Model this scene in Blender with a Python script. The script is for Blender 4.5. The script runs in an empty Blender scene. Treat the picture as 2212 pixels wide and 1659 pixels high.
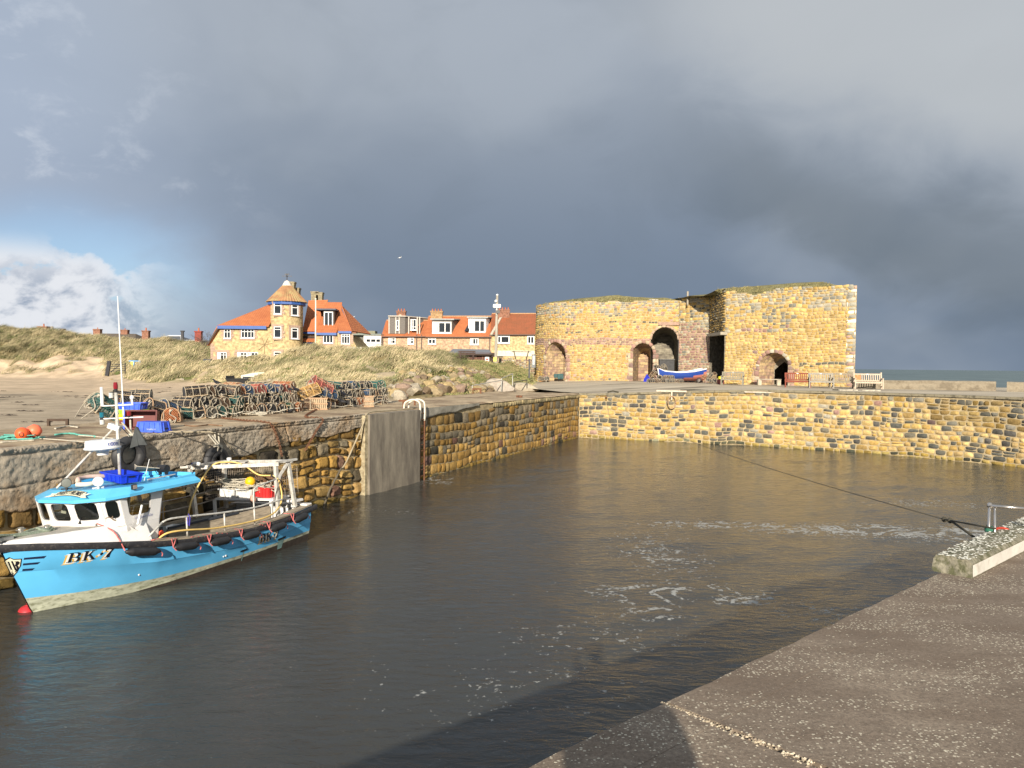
import bpy, math, random
import numpy as np
from mathutils import Vector, Matrix
rnd=random.Random(7)
RG=np.random.default_rng(11)
SC=bpy.context.scene
COL=SC.collection
# ------------------------------------------------------------ camera
F=1662.0; PITCH=math.radians(1.37); ROLL=0.0099
c_f=Vector((0, math.cos(PITCH), -math.sin(PITCH)))
_u=Vector((0, math.sin(PITCH), math.cos(PITCH))); _r=Vector((1, 0, 0))
c_r=_r*math.cos(ROLL)+_u*math.sin(ROLL); c_u=_u*math.cos(ROLL)-_r*math.sin(ROLL)
cam_data=bpy.data.cameras.new('camera'); cam=bpy.data.objects.new('camera', cam_data); COL.objects.link(cam)
cam.matrix_world=Matrix(((c_r.x, c_u.x, -c_f.x, 0), (c_r.y, c_u.y, -c_f.y, 0), (c_r.z, c_u.z, -c_f.z, 0), (0, 0, 0, 1)))
cam_data.sensor_width=36.0; cam_data.lens=36.0*F/2212.0
cam_data.clip_start=0.05; cam_data.clip_end=60000
SC.camera=cam
SUN_AZ=math.radians(5.5); SUN_EL=math.radians(20.0)
# ------------------------------------------------------------ sun
sd=bpy.data.lights.new('sun', 'SUN'); sd.energy=4.7; sd.angle=math.radians(0.6); sd.color=(1.0, 0.90, 0.76)
sun=bpy.data.objects.new('sun', sd); COL.objects.link(sun)
_d=Vector((math.cos(SUN_EL)*math.sin(SUN_AZ), math.cos(SUN_EL)*math.cos(SUN_AZ), -math.sin(SUN_EL)))
sun.rotation_euler=_d.to_track_quat('-Z', 'Y').to_euler()
sun.location=(-4, -20, 20)
# ------------------------------------------------------------ exposure
SC.view_settings.view_transform='Standard'; SC.view_settings.look='None'
SC.view_settings.exposure=0.62; SC.view_settings.gamma=1.0
SC.render.engine='CYCLES'
SC.cycles.use_denoising= True
SC.cycles.max_bounces=6; SC.cycles.diffuse_bounces=2; SC.cycles.glossy_bounces=3
SC.cycles.transparent_max_bounces=8; SC.cycles.caustics_reflective= False; SC.cycles.caustics_refractive= False
# ------------------------------------------------------------ world: storm sky
W=bpy.data.worlds.new('World'); SC.world=W; W.use_nodes= True
nt=W.node_tree; nt.nodes.clear()
def wn(t, **k):
 n=nt.nodes.new(t)
 for a, b in k.items():setattr(n, a, b)
 return n
def wl(a, b):nt.links.new(a, b)
def wmath(op, a, b=None, c=None, clamp=False):
 n=wn('ShaderNodeMath', operation=op, use_clamp=clamp)
 for i, v in enumerate((a, b, c)):
  if v is None: continue
  if isinstance(v, (int, float)):n.inputs[i].default_value=v
  else:wl(v, n.inputs[i])
 return n.outputs[0]
def wmix(fac, a, b):
 n=wn('ShaderNodeMix', data_type='RGBA')
 for i, v in ((0, fac), (6, a), (7, b)):
  if isinstance(v, (int, float)):n.inputs[i].default_value=v
  elif isinstance(v, tuple):n.inputs[i].default_value=(*v, 1)
  else:wl(v, n.inputs[i])
 return n.outputs[2]
def wsmooth(v, lo, hi):
 n=wn('ShaderNodeMapRange', interpolation_type='SMOOTHERSTEP')
 wl(v, n.inputs[0]); n.inputs[1].default_value=lo; n.inputs[2].default_value=hi
 return n.outputs[0]
tc=wn('ShaderNodeTexCoord'); sp=wn('ShaderNodeSeparateXYZ'); wl(tc.outputs['Generated'], sp.inputs[0])
az=wmath('ARCTAN2', sp.outputs[0], sp.outputs[1])
el=wmath('ARCSINE', sp.outputs[2])
def wnoise(sx, sy, sz, scale, detail, rough=0.55, off=(0, 0, 0), dist=0.0):
 cx=wn('ShaderNodeCombineXYZ')
 wl(wmath('MULTIPLY_ADD', az, sx, off[0]), cx.inputs[0]); wl(wmath('MULTIPLY_ADD', el, sy, off[1]), cx.inputs[1])
 cx.inputs[2].default_value=off[2]
 n=wn('ShaderNodeTexNoise'); wl(cx.outputs[0], n.inputs['Vector']); n.inputs['Scale'].default_value=scale
 n.inputs['Detail'].default_value=detail; n.inputs['Roughness'].default_value=rough; n.inputs['Distortion'].default_value=dist
 return n.outputs['Fac']
big=wnoise(1, 1.7, 0, 2.3, 4, 0.5, (3.1, 0.4, 0), 0.3)
mid=wnoise(1, 1.6, 0, 5.5, 6, 0.55, (0.7, 2.1, 4), 0.4)
fine=wnoise(1, 1.5, 0, 14, 8, 0.6, (5, 1, 9), 0.3)
# veil of rain cloud: dark and blue near the horizon, lighter and greyer overhead
g=wsmooth(el, 0.02, 0.52)
base=wmix(g, (0.160, 0.207, 0.278), (0.315, 0.355, 0.415))
base=wmix(wmath('MULTIPLY', wsmooth(big, 0.40, 0.70), 0.34), base, (0.42, 0.46, 0.51))
# darker rolls
dk=wmath('MULTIPLY', wsmooth(mid, 0.44, 0.72), 0.13)
base=wmix(dk, base, (0.125, 0.16, 0.20))
# bright thinner cloud at the upper right, with a dark shelf sloping down to the right under it
shelf=wmath('ADD', el, wmath('MULTIPLY_ADD', az, 0.42, wmath('MULTIPLY_ADD', mid, 0.16, -0.08)))
rs=wmath('MULTIPLY', wsmooth(shelf, 0.36, 0.54), wsmooth(az, 0.02, 0.35))
base=wmix(wmath('MULTIPLY', rs, 0.62), base, (0.50, 0.52, 0.53))
sh2=wmath('MULTIPLY', wmath('MULTIPLY', wsmooth(shelf, 0.24, 0.345), wmath('SUBTRACT', 1.0, wsmooth(shelf, 0.345, 0.46))), wsmooth(az, 0.08, 0.38))
base=wmix(wmath('MULTIPLY', sh2, 0.42), base, (0.085, 0.105, 0.115))
# the left, nearer to clear air, is paler and bluer
lf=wmath('SUBTRACT', 1.0, wsmooth(wmath('ADD', az, wmath('MULTIPLY_ADD', el, 0.5, -0.1)), -0.62, -0.18))
base=wmix(wmath('MULTIPLY', lf, 0.7), base, (0.37, 0.44, 0.56))
wisp=wmath('MULTIPLY', wmath('MULTIPLY', lf, wsmooth(fine, 0.50, 0.72)), wsmooth(el, 0.12, 0.22))
base=wmix(wmath('MULTIPLY', wisp, 0.4), base, (0.62, 0.66, 0.72))
# clear blue opening low on the left with sunlit cumulus under it
gap=wmath('MULTIPLY', wmath('SUBTRACT', 1.0, wsmooth(wmath('ADD', az, wmath('MULTIPLY', mid, 0.25)), -0.42, -0.18)),
   wmath('SUBTRACT', 1.0, wsmooth(wmath('ADD', el, wmath('MULTIPLY', big, 0.12)), 0.17, 0.27)))
sky=wn('ShaderNodeTexSky', sky_type='NISHITA'); sky.sun_disc= False
sky.sun_elevation=SUN_EL; sky.sun_rotation=math.pi+SUN_AZ; sky.air_density=1.0; sky.dust_density=0.6; sky.ozone_density=2.0
clear=wn('ShaderNodeVectorMath', operation='SCALE'); wl(sky.outputs[0], clear.inputs[0]); clear.inputs['Scale'].default_value=0.12
blue=wmix(0.55, clear.outputs[0], (0.27, 0.40, 0.62))
base=wmix(gap, base, blue)
cum=wnoise(1, 1.25, 0, 13, 9, 0.58, (2.2, 7.7, 3), 0.15)
cel=wmath('ADD', wmath('MULTIPLY_ADD', el, -5.5, 0.80), wmath('MULTIPLY', wmath('ADD', az, 0.5), -1.0))
cm=wsmooth(wmath('ADD', cum, wmath('MULTIPLY', cel, 0.62)), 0.53, 0.62)
cm=wmath('MULTIPLY', cm, wmath('MULTIPLY', wmath('SUBTRACT', 1.0, wsmooth(az, -0.52, -0.38)), wmath('SUBTRACT', 1.0, wsmooth(el, 0.10, 0.15))))
shade=wnoise(1, 1.4, 0, 17, 7, 0.6, (4.4, 0.6, 8), 0.3)
ccol=wmix(wmath('MULTIPLY', wsmooth(shade, 0.44, 0.66), wmath('SUBTRACT', 1.0, wmath('MULTIPLY', wsmooth(el, 0.06, 0.125), 0.75))), (0.68, 0.70, 0.74), (0.26, 0.32, 0.42))
base=wmix(cm, base, ccol)
bg=wn('ShaderNodeBackground'); wl(base, bg.inputs[0]); bg.inputs[1].default_value=0.76
wo=wn('ShaderNodeOutputWorld'); wl(bg.outputs[0], wo.inputs[0])
# ============================================================ helpers
def W2(u, v, y):
 """point at distance y ahead seen in direction (u, v) of the photo (2212 px wide)"""
 d=c_f+c_r*((u-1106)/F)-c_u*((v-829.5)/F)
 return d*(y/d.y)
def WZ(u, v, z):
 d=c_f+c_r*((u-1106)/F)-c_u*((v-829.5)/F)
 return d*(z/d.z)
def T(x=0, y=0, z=0): return Matrix.Translation((x, y, z))
def RX(a): return Matrix.Rotation(a, 4, 'X')
def RY(a): return Matrix.Rotation(a, 4, 'Y')
def RZ(a): return Matrix.Rotation(a, 4, 'Z')
MATS={}
def mat(name, color, rough=0.7, var=0.25, vscale=6.0, bump=0.0, bscale=30.0, metal=0.0, spec=0.5, tint=False, dirt=None, coat=0.0, alpha=1.0, stretch=(1, 1, 1), bdist=0.02):
 """painted / worn surface: base colour broken up by noise, optional per-vertex tint, optional dirt patches, optional bump"""
 if name in MATS: return MATS[name]
 m=bpy.data.materials.new(name); m.use_nodes= True; MATS[name]=m
 t=m.node_tree; p=t.nodes['Principled BSDF']; L=t.links.new
 p.inputs['Roughness'].default_value=rough; p.inputs['Metallic'].default_value=metal
 p.inputs['Specular IOR Level'].default_value=spec; p.inputs['Coat Weight'].default_value=coat
 co=t.nodes.new('ShaderNodeTexCoord'); mp=t.nodes.new('ShaderNodeMapping'); L(co.outputs['Object'], mp.inputs[0])
 mp.inputs['Scale'].default_value=stretch
 n=t.nodes.new('ShaderNodeTexNoise'); n.inputs['Scale'].default_value=vscale; n.inputs['Detail'].default_value=6; n.inputs['Roughness'].default_value=0.6
 L(mp.outputs[0], n.inputs['Vector'])
 mr=t.nodes.new('ShaderNodeMapRange'); L(n.outputs['Fac'], mr.inputs[0]); mr.inputs[1].default_value=0.3; mr.inputs[2].default_value=0.7
 mr.inputs[3].default_value=1-var; mr.inputs[4].default_value=1+var
 sc=t.nodes.new('ShaderNodeVectorMath'); sc.operation='SCALE'; L(mr.outputs[0], sc.inputs['Scale'])
 if tint:
  a=t.nodes.new('ShaderNodeAttribute'); a.attribute_name='tint'; L(a.outputs['Color'], sc.inputs[0])
 else:
  sc.inputs[0].default_value=color
 out=sc.outputs[0]
 if dirt:
  dc, lo, hi, ds=dirt
  n2=t.nodes.new('ShaderNodeTexNoise'); n2.inputs['Scale'].default_value=ds; n2.inputs['Detail'].default_value=8; n2.inputs['Roughness'].default_value=0.65
  L(mp.outputs[0], n2.inputs['Vector'])
  m2=t.nodes.new('ShaderNodeMapRange'); L(n2.outputs['Fac'], m2.inputs[0]); m2.inputs[1].default_value=lo; m2.inputs[2].default_value=hi
  mx=t.nodes.new('ShaderNodeMix'); mx.data_type='RGBA'; L(m2.outputs[0], mx.inputs[0]); L(out, mx.inputs[6]); mx.inputs[7].default_value=(*dc, 1)
  out=mx.outputs[2]
 L(out, p.inputs['Base Color'])
 if bump:
  nb=t.nodes.new('ShaderNodeTexNoise'); nb.inputs['Scale'].default_value=bscale; nb.inputs['Detail'].default_value=6; nb.inputs['Roughness'].default_value=0.65
  L(mp.outputs[0], nb.inputs['Vector'])
  b=t.nodes.new('ShaderNodeBump'); b.inputs['Strength'].default_value=bump; b.inputs['Distance'].default_value=bdist
  L(nb.outputs['Fac'], b.inputs['Height']); L(b.outputs[0], p.inputs['Normal'])
 return m
class MB:
 """collects shapes and links them as one mesh object"""
 def __init__(s):s.v=[]; s.f=[]; s.mi=[]; s.t=[]; s.M=Matrix.Identity(4); s.m=0; s.c=(1, 1, 1); s.n=0; s.hast= False
 def add(s, vs, fs):
  b=s.n; M=s.M
  s.v.extend([tuple(M@Vector(p)) for p in vs]); s.n+=len(vs)
  for f in fs:s.f.append(tuple(b+i for i in f)); s.mi.append(s.m); s.t.append(s.c)
  return s
 def box(s, c, d, rz=0.0, bev=0.0, taper=0.0):
  x, y, z=d[0]/2, d[1]/2, d[2]/2
  if bev<=0:
   k=1-taper
   vs=[(-x, -y, -z), (x, -y, -z), (x, y, -z), (-x, y, -z), (-x*k, -y*k, z), (x*k, -y*k, z), (x*k, y*k, z), (-x*k, y*k, z)]
   fs=[(0, 3, 2, 1), (4, 5, 6, 7), (0, 1, 5, 4), (1, 2, 6, 5), (2, 3, 7, 6), (3, 0, 4, 7)]
  else:
   b=min(bev, x*.9, y*.9, z*.9); vs=[]; fs=[]
   for zz, k in ((-z, b), (-z+b, 0), (z-b, 0), (z, b)):
    X, Y=x-k, y-k
    vs+=[(-X+b*.5, -Y, zz), (X-b*.5, -Y, zz), (X, -Y+b*.5, zz), (X, Y-b*.5, zz), (X-b*.5, Y, zz), (-X+b*.5, Y, zz), (-X, Y-b*.5, zz), (-X, -Y+b*.5, zz)]
   for r in range(3):
    for i in range(8):j=(i+1)%8; fs.append((r*8+i, r*8+j, r*8+8+j, r*8+8+i))
   fs+=[tuple(range(7, -1, -1)), tuple(range(24, 32))]
  cz, sz=math.cos(rz), math.sin(rz)
  return s.add([(c[0]+a*cz-b_*sz, c[1]+a*sz+b_*cz, c[2]+d_) for a, b_, d_ in vs], fs)
 def tube(s, pts, r, seg=6, cap=True, r2=None):
  pts=[Vector(p) for p in pts]; n=len(pts); vs=[]; fs=[]
  prev= None
  for i, p in enumerate(pts):
   t=(pts[min(i+1, n-1)]-pts[max(i-1, 0)])
   if t.length<1e-9:t=Vector((0, 0, 1))
   t.normalize()
   if prev is None:
    a=Vector((0, 0, 1)) if abs(t.z)<.9 else Vector((1, 0, 0)); x=t.cross(a).normalized()
   else:x=(prev-t*prev.dot(t)); x=x.normalized() if x.length>1e-6 else t.orthogonal().normalized()
   prev=x; y=t.cross(x)
   rr=r if r2 is None else r+(r2-r)*i/max(n-1, 1)
   for k in range(seg):
    a=2*math.pi*k/seg; vs.append(p+x*(math.cos(a)*rr)+y*(math.sin(a)*rr))
  for i in range(n-1):
   for k in range(seg):
    k2=(k+1)%seg; fs.append((i*seg+k, i*seg+k2, i*seg+seg+k2, i*seg+seg+k))
  if cap:fs+=[tuple(range(seg-1, -1, -1)), tuple((n-1)*seg+k for k in range(seg))]
  return s.add(vs, fs)
 def bar(s, a, b, w, h=None):
  """rectangular beam from a to b"""
  a, b=Vector(a), Vector(b); h=h or w; t=(b-a).normalized()
  up=Vector((0, 0, 1)) if abs(t.z)<.95 else Vector((0, 1, 0)); x=t.cross(up).normalized()*(w/2); y=x.cross(t).normalized()*(h/2)
  vs=[a-x-y, a+x-y, a+x+y, a-x+y, b-x-y, b+x-y, b+x+y, b-x+y]
  return s.add(vs, [(0, 1, 2, 3), (7, 6, 5, 4), (0, 4, 5, 1), (1, 5, 6, 2), (2, 6, 7, 3), (3, 7, 4, 0)])
 def lathe(s, prof, seg=16, c=(0, 0, 0), axis='z', cap=True):
  vs=[]; fs=[]
  for r, z in prof:
   for k in range(seg):
    a=2*math.pi*k/seg; x, y=r*math.cos(a), r*math.sin(a)
    p={'z':(x, y, z), 'x':(z, x, y), 'y':(y, z, x)}[axis]; vs.append((p[0]+c[0], p[1]+c[1], p[2]+c[2]))
  for i in range(len(prof)-1):
   for k in range(seg):
    k2=(k+1)%seg; fs.append((i*seg+k, i*seg+k2, i*seg+seg+k2, i*seg+seg+k))
  if cap:fs+=[tuple(range(seg-1, -1, -1)), tuple((len(prof)-1)*seg+k for k in range(seg))]
  return s.add(vs, fs)
 def prism(s, poly, a, b, fn=None):
  """polygon (list of 2d points) extruded from depth a to b; fn(p, q, d) -> xyz (default x, d, z)"""
  fn=fn or (lambda p, q, d:(p, d, q)); n=len(poly)
  vs=[fn(p, q, a) for p, q in poly]+[fn(p, q, b) for p, q in poly]
  fs=[tuple(range(n)), tuple(range(2*n-1, n-1, -1))]+[(i, n+i, n+(i+1)%n, (i+1)%n) for i in range(n)]
  return s.add(vs, fs)
 def poly(s, pts): return s.add(pts, [tuple(range(len(pts)))])
 def grid(s, fn, nu, nv):
  vs=[fn(i/nu, j/nv) for j in range(nv+1) for i in range(nu+1)]
  return s.add(vs, [(j*(nu+1)+i, j*(nu+1)+i+1, (j+1)*(nu+1)+i+1, (j+1)*(nu+1)+i) for j in range(nv) for i in range(nu)])
 def build(s, name, mats, parent=None, smooth=False, tint=False, angle=None):
  me=bpy.data.meshes.new(name); me.from_pydata(s.v, [], s.f)
  mats=mats if isinstance(mats, (list, tuple)) else [mats]
  for m in mats:me.materials.append(m)
  if len(mats)>1:me.polygons.foreach_set('material_index', s.mi)
  if tint:
   at=me.attributes.new('tint', 'FLOAT_COLOR', 'FACE')
   at.data.foreach_set('color', np.array([(*c, 1) for c in s.t], dtype=np.float32).ravel())
  if smooth:me.polygons.foreach_set('use_smooth', [True]*len(s.f))
  me.validate(); me.update()
  if angle:me.set_sharp_from_angle(angle=math.radians(angle))
  o=bpy.data.objects.new(name, me); COL.objects.link(o)
  if parent:o.parent=parent
  return o
def npmesh(name, V, Fq, mats, parent=None, tint=None, mi=None, smooth=True):
 """numpy verts (n,3), quads or tris (m,k) -> object; tint per face (m,3)"""
 me=bpy.data.meshes.new(name); V=np.asarray(V, np.float32); Fq=np.asarray(Fq, np.int32); k=Fq.shape[1]; m=len(Fq)
 me.vertices.add(len(V)); me.vertices.foreach_set('co', V.ravel())
 me.loops.add(m*k); me.loops.foreach_set('vertex_index', Fq.ravel())
 me.polygons.add(m); me.polygons.foreach_set('loop_start', np.arange(0, m*k, k, dtype=np.int32))
 for x in (mats if isinstance(mats, (list, tuple)) else [mats]):me.materials.append(x)
 if mi is not None:me.polygons.foreach_set('material_index', np.asarray(mi, np.int32))
 me.polygons.foreach_set('use_smooth', np.full(m, smooth))
 if tint is not None:
  dom='POINT' if len(tint)==len(V) and len(tint)!=m else 'FACE'
  at=me.attributes.new('tint', 'FLOAT_COLOR', dom)
  at.data.foreach_set('color', np.concatenate([np.asarray(tint, np.float32), np.ones((len(tint), 1), np.float32)], 1).ravel())
 me.update(calc_edges=True); me.validate()
 o=bpy.data.objects.new(name, me); COL.objects.link(o)
 if parent:o.parent=parent
 return o
def tag(o, label=None, cat=None, group=None, kind=None):
 if label:o['label']=label
 if cat:o['category']=cat
 if group:o['group']=group
 if kind:o['kind']=kind
 return o
def thing(name, label, cat, loc=(0, 0, 0), rz=0.0, group=None):
 o=bpy.data.objects.new(name, None); COL.objects.link(o); o.location=loc; o.rotation_euler=(0, 0, rz); o.empty_display_size=.3
 return tag(o, label, cat, group, 'thing')
def dup(root, loc=None, rot=None, label=None, group=None, scale=None):
 """a copy of a thing with copies of its parts and sub-parts (mesh data shared)"""
 r=root.copy(); COL.objects.link(r)
 if loc is not None:r.location=loc
 if rot is not None:r.rotation_euler=rot
 if scale is not None:r.scale=scale
 if label:r['label']=label
 if group:r['group']=group
 for ch in list(root.children):
  c=ch.copy(); COL.objects.link(c); c.parent=r
  for g in list(ch.children):d=g.copy(); COL.objects.link(d); d.parent=c
 return r
def fbm(x, y, seed=0, oct=4, f=1.0):
 """cheap smooth noise, vectorised, about -1..1"""
 r=np.random.default_rng(seed); s=0; a=1.0; tot=0
 x=np.asarray(x, float); y=np.asarray(y, float)
 for o in range(oct):
  for k in range(3):
   th=r.uniform(0, math.pi*2); ph=r.uniform(0, 7); ff=f*r.uniform(.75, 1.3)
   s=s+a*np.sin((x*math.cos(th)+y*math.sin(th))*ff+ph+1.3*np.sin((x*math.sin(th*2.3)-y*math.cos(th*1.7))*ff*.7+ph*2))
   tot+=a
  a*=.55; f*=2.07
 return s/tot*1.6
# ------------------------------------------------------------ masonry
YEL=[(.49, .325, .10), (.53, .37, .135), (.44, .29, .095), (.54, .40, .17), (.50, .355, .145), (.40, .27, .10), (.47, .335, .15)]
DRK=[(.10, .10, .085), (.13, .125, .10), (.09, .085, .075), (.15, .135, .10)]
PNK=[(.33, .20, .16), (.28, .17, .14), (.38, .25, .20), (.25, .17, .15)]
GRY=[(.30, .28, .22), (.36, .33, .26), (.24, .23, .19), (.40, .36, .27)]
ORG=[(.48, .24, .08), (.42, .24, .10)]
def stones(S, L, H, h_rng, w_rng, color, rng, keep=None, joint=.022, bulge=.05, res=4, warp=.03, wf=1.5, merge=0.0, top=None, slack=.0):
 """rubble courses over the surface S(s, h, d) -> (x, y, z) arrays (d = distance out of the wall). Returns V, F, tint"""
 rects=[]
 h=0.0
 while h<H-.04:
  ch=min(rng.uniform(*h_rng), H-h)
  if H-h-ch<h_rng[0]*.5:ch=H-h
  s=-rng.uniform(0, w_rng[1])
  while s<L:
   w=rng.uniform(*w_rng)*(0.75+ch/h_rng[1]*.35); hh=ch
   a, b=max(s, 0.0), min(s+w, L)
   if b-a>.06:
    if rng.random()<merge and ch>h_rng[0]*1.3:
     q=rng.uniform(.38, .62); rects+=[(a, b, h, h+ch*q), (a, b, h+ch*q, h+ch)]
    else:rects.append((a, b, h, h+ch))
   s+=w
  h+=ch
 R=np.array(rects)
 cs, chh=(R[:, 0]+R[:, 1])/2, (R[:, 2]+R[:, 3])/2
 ok=np.ones(len(R), bool)
 if keep is not None:ok&=np.array([keep(a, b) for a, b in zip(cs, chh)])
 if top is not None:ok&=chh<np.array([top(a) for a in cs])
 R=R[ok]; cs=cs[ok]; chh=chh[ok]; N=len(R); n=res+1
 col=np.array([color(a, b, rng) for a, b in zip(cs, chh)])
 lin=np.linspace(-1, 1, n); lin=np.sign(lin)*np.abs(lin)**.75
 U, Vv=np.meshgrid(lin, lin)
 rr=rng.uniform(.55, .95, N)[:, None, None]
 k=1-.10*rr*(U**2*Vv**2)[None]
 jit=rng.normal(0, .085, (N, 4))
 w=(R[:, 1]-R[:, 0])[:, None, None]/2-joint/2; hh=(R[:, 3]-R[:, 2])[:, None, None]/2-joint/2
 Uu=U[None]*k; Vm=Vv[None]*k
 s_=cs[:, None, None]+w*Uu*(1+jit[:, 0, None, None]*Vm)
 h_=chh[:, None, None]+hh*Vm*(1+jit[:, 1, None, None]*Uu)
 edge=np.maximum(np.abs(U), np.abs(Vv))[None]
 prof=np.where(edge>.999, -.9, np.clip(1-edge**4, 0, 1)*.35+.65)
 amp=bulge*rng.uniform(.45, 1.15, N)[:, None, None]
 d_=prof*amp+np.where(edge>.999, 0, 1)*(rng.normal(0, bulge*.16, (N, n, n))+(jit[:, 2, None, None]*U[None]+jit[:, 3, None, None]*Vv[None])*bulge*3)
 dist=fbm(s_, h_, 5, 2, wf)*warp
 dist2=fbm(s_+31, h_*1.3, 9, 2, wf)*warp
 if np.ndim(S)==0:x, y, z=S(s_+dist2*.7, h_+dist, d_)
 V=np.stack([x, y, z], -1).reshape(-1, 3)
 q=np.arange(N*n*n).reshape(N, n, n)
 Fq=np.stack([q[:, :-1, :-1], q[:, :-1, 1:], q[:, 1:, 1:], q[:, 1:, :-1]], -1).reshape(-1, 4)
 tint=np.repeat(col, res*res, 0)
 return V, Fq, tint
def join(parts):
 Vs, Fs, Ts, b=[], [], [], 0
 for V, Fq, t in parts:Vs.append(V); Fs.append(Fq+b); Ts.append(t); b+=len(V)
 return np.concatenate(Vs), np.concatenate(Fs), np.concatenate(Ts)
def line_surface(pts, z0, lean=0.0):
 """vertical wall along a polyline (left to right as seen from the front, out = towards the viewer's side: right-hand normal (dy,-dx))"""
 P=np.array(pts, float); seg=np.diff(P, axis=0); ln=np.hypot(seg[:, 0], seg[:, 1]); cum=np.concatenate([[0], np.cumsum(ln)])
 # smooth normals at the corners
 nrm=np.stack([seg[:, 1], -seg[:, 0]], 1)/ln[:, None]
 def S(s, h, d):
  s=np.asarray(s, float); x=np.interp(s, cum, P[:, 0]); y=np.interp(s, cum, P[:, 1])
  i=np.clip(np.searchsorted(cum, s, side='right')-1, 0, len(ln)-1)
  nx, ny=nrm[i, 0], nrm[i, 1]; off=d-lean*h
  zz=z0(s) if callable(z0) else z0
  return x+nx*off, y+ny*off, zz+h
 return S, cum[-1], cum
def spline(pts, n=8):
 P=[Vector(p) for p in pts]; out=[]
 for i in range(len(P)-1):
  p0, p1, p2, p3=P[max(i-1, 0)], P[i], P[i+1], P[min(i+2, len(P)-1)]
  for k in range(n):
   t=k/n
   out.append(.5*((2*p1)+(p2-p0)*t+(2*p0-5*p1+4*p2-p3)*t*t+(3*p1-p0-3*p2+p3)*t**3))
 out.append(P[-1]); return out
STONE=mat('stone_rubble', (1, 1, 1), .9, .30, 7.0, .75, 16.0, tint=True, spec=.2, bdist=.04)
STONE_FAR=mat('stone_far', (1, 1, 1), .92, .22, 3.0, .5, 8.0, tint=True, spec=.15, bdist=.05)
MORTAR=mat('lime_mortar', (.40, .32, .19), .95, .35, 5.0, .5, 20.0, spec=.1)
CONC=mat('old_concrete', (.30, .255, .185), .92, .30, 1.6, .6, 14.0, spec=.15, dirt=((.13, .105, .075), .50, .68, 2.2), bdist=.03)
# ============================================================ the setting
WATER_Z=-4.35; QZ=-1.65; YZ=-1.2
WX= lambda y:-9.66+.4245*(y-14.48)
WN=np.array([.9205, -.3907]); WT=np.array([.3907, .9205])
W0=np.array([WX(14.48), 14.48])
def WP(s, off=0.0, z=0.0):
 """point s metres along the west dock wall (0 = level with the bow), off metres out over the water"""
 p=W0+WT*s+WN*off; return Vector((p[0], p[1], z))
def wall_s(u, off=0.0):
 a=(u-1106)/F; q=W0+WN*off; return (a*q[1]-q[0])/(WT[0]-a*WT[1])
S_COR=(46.9-14.48)/.9205
FAR=[(WP(S_COR).x, WP(S_COR).y), (8.6, 45.15), (12.96, 43.1), (17.86, 40.1), (21.0, 37.0), (23.1, 34.4), (25.4, 31.0), (28.5, 25.5)]
FAR=[(p.x, p.y) for p in spline([(a, b, 0) for a, b in FAR], 5)]
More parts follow.
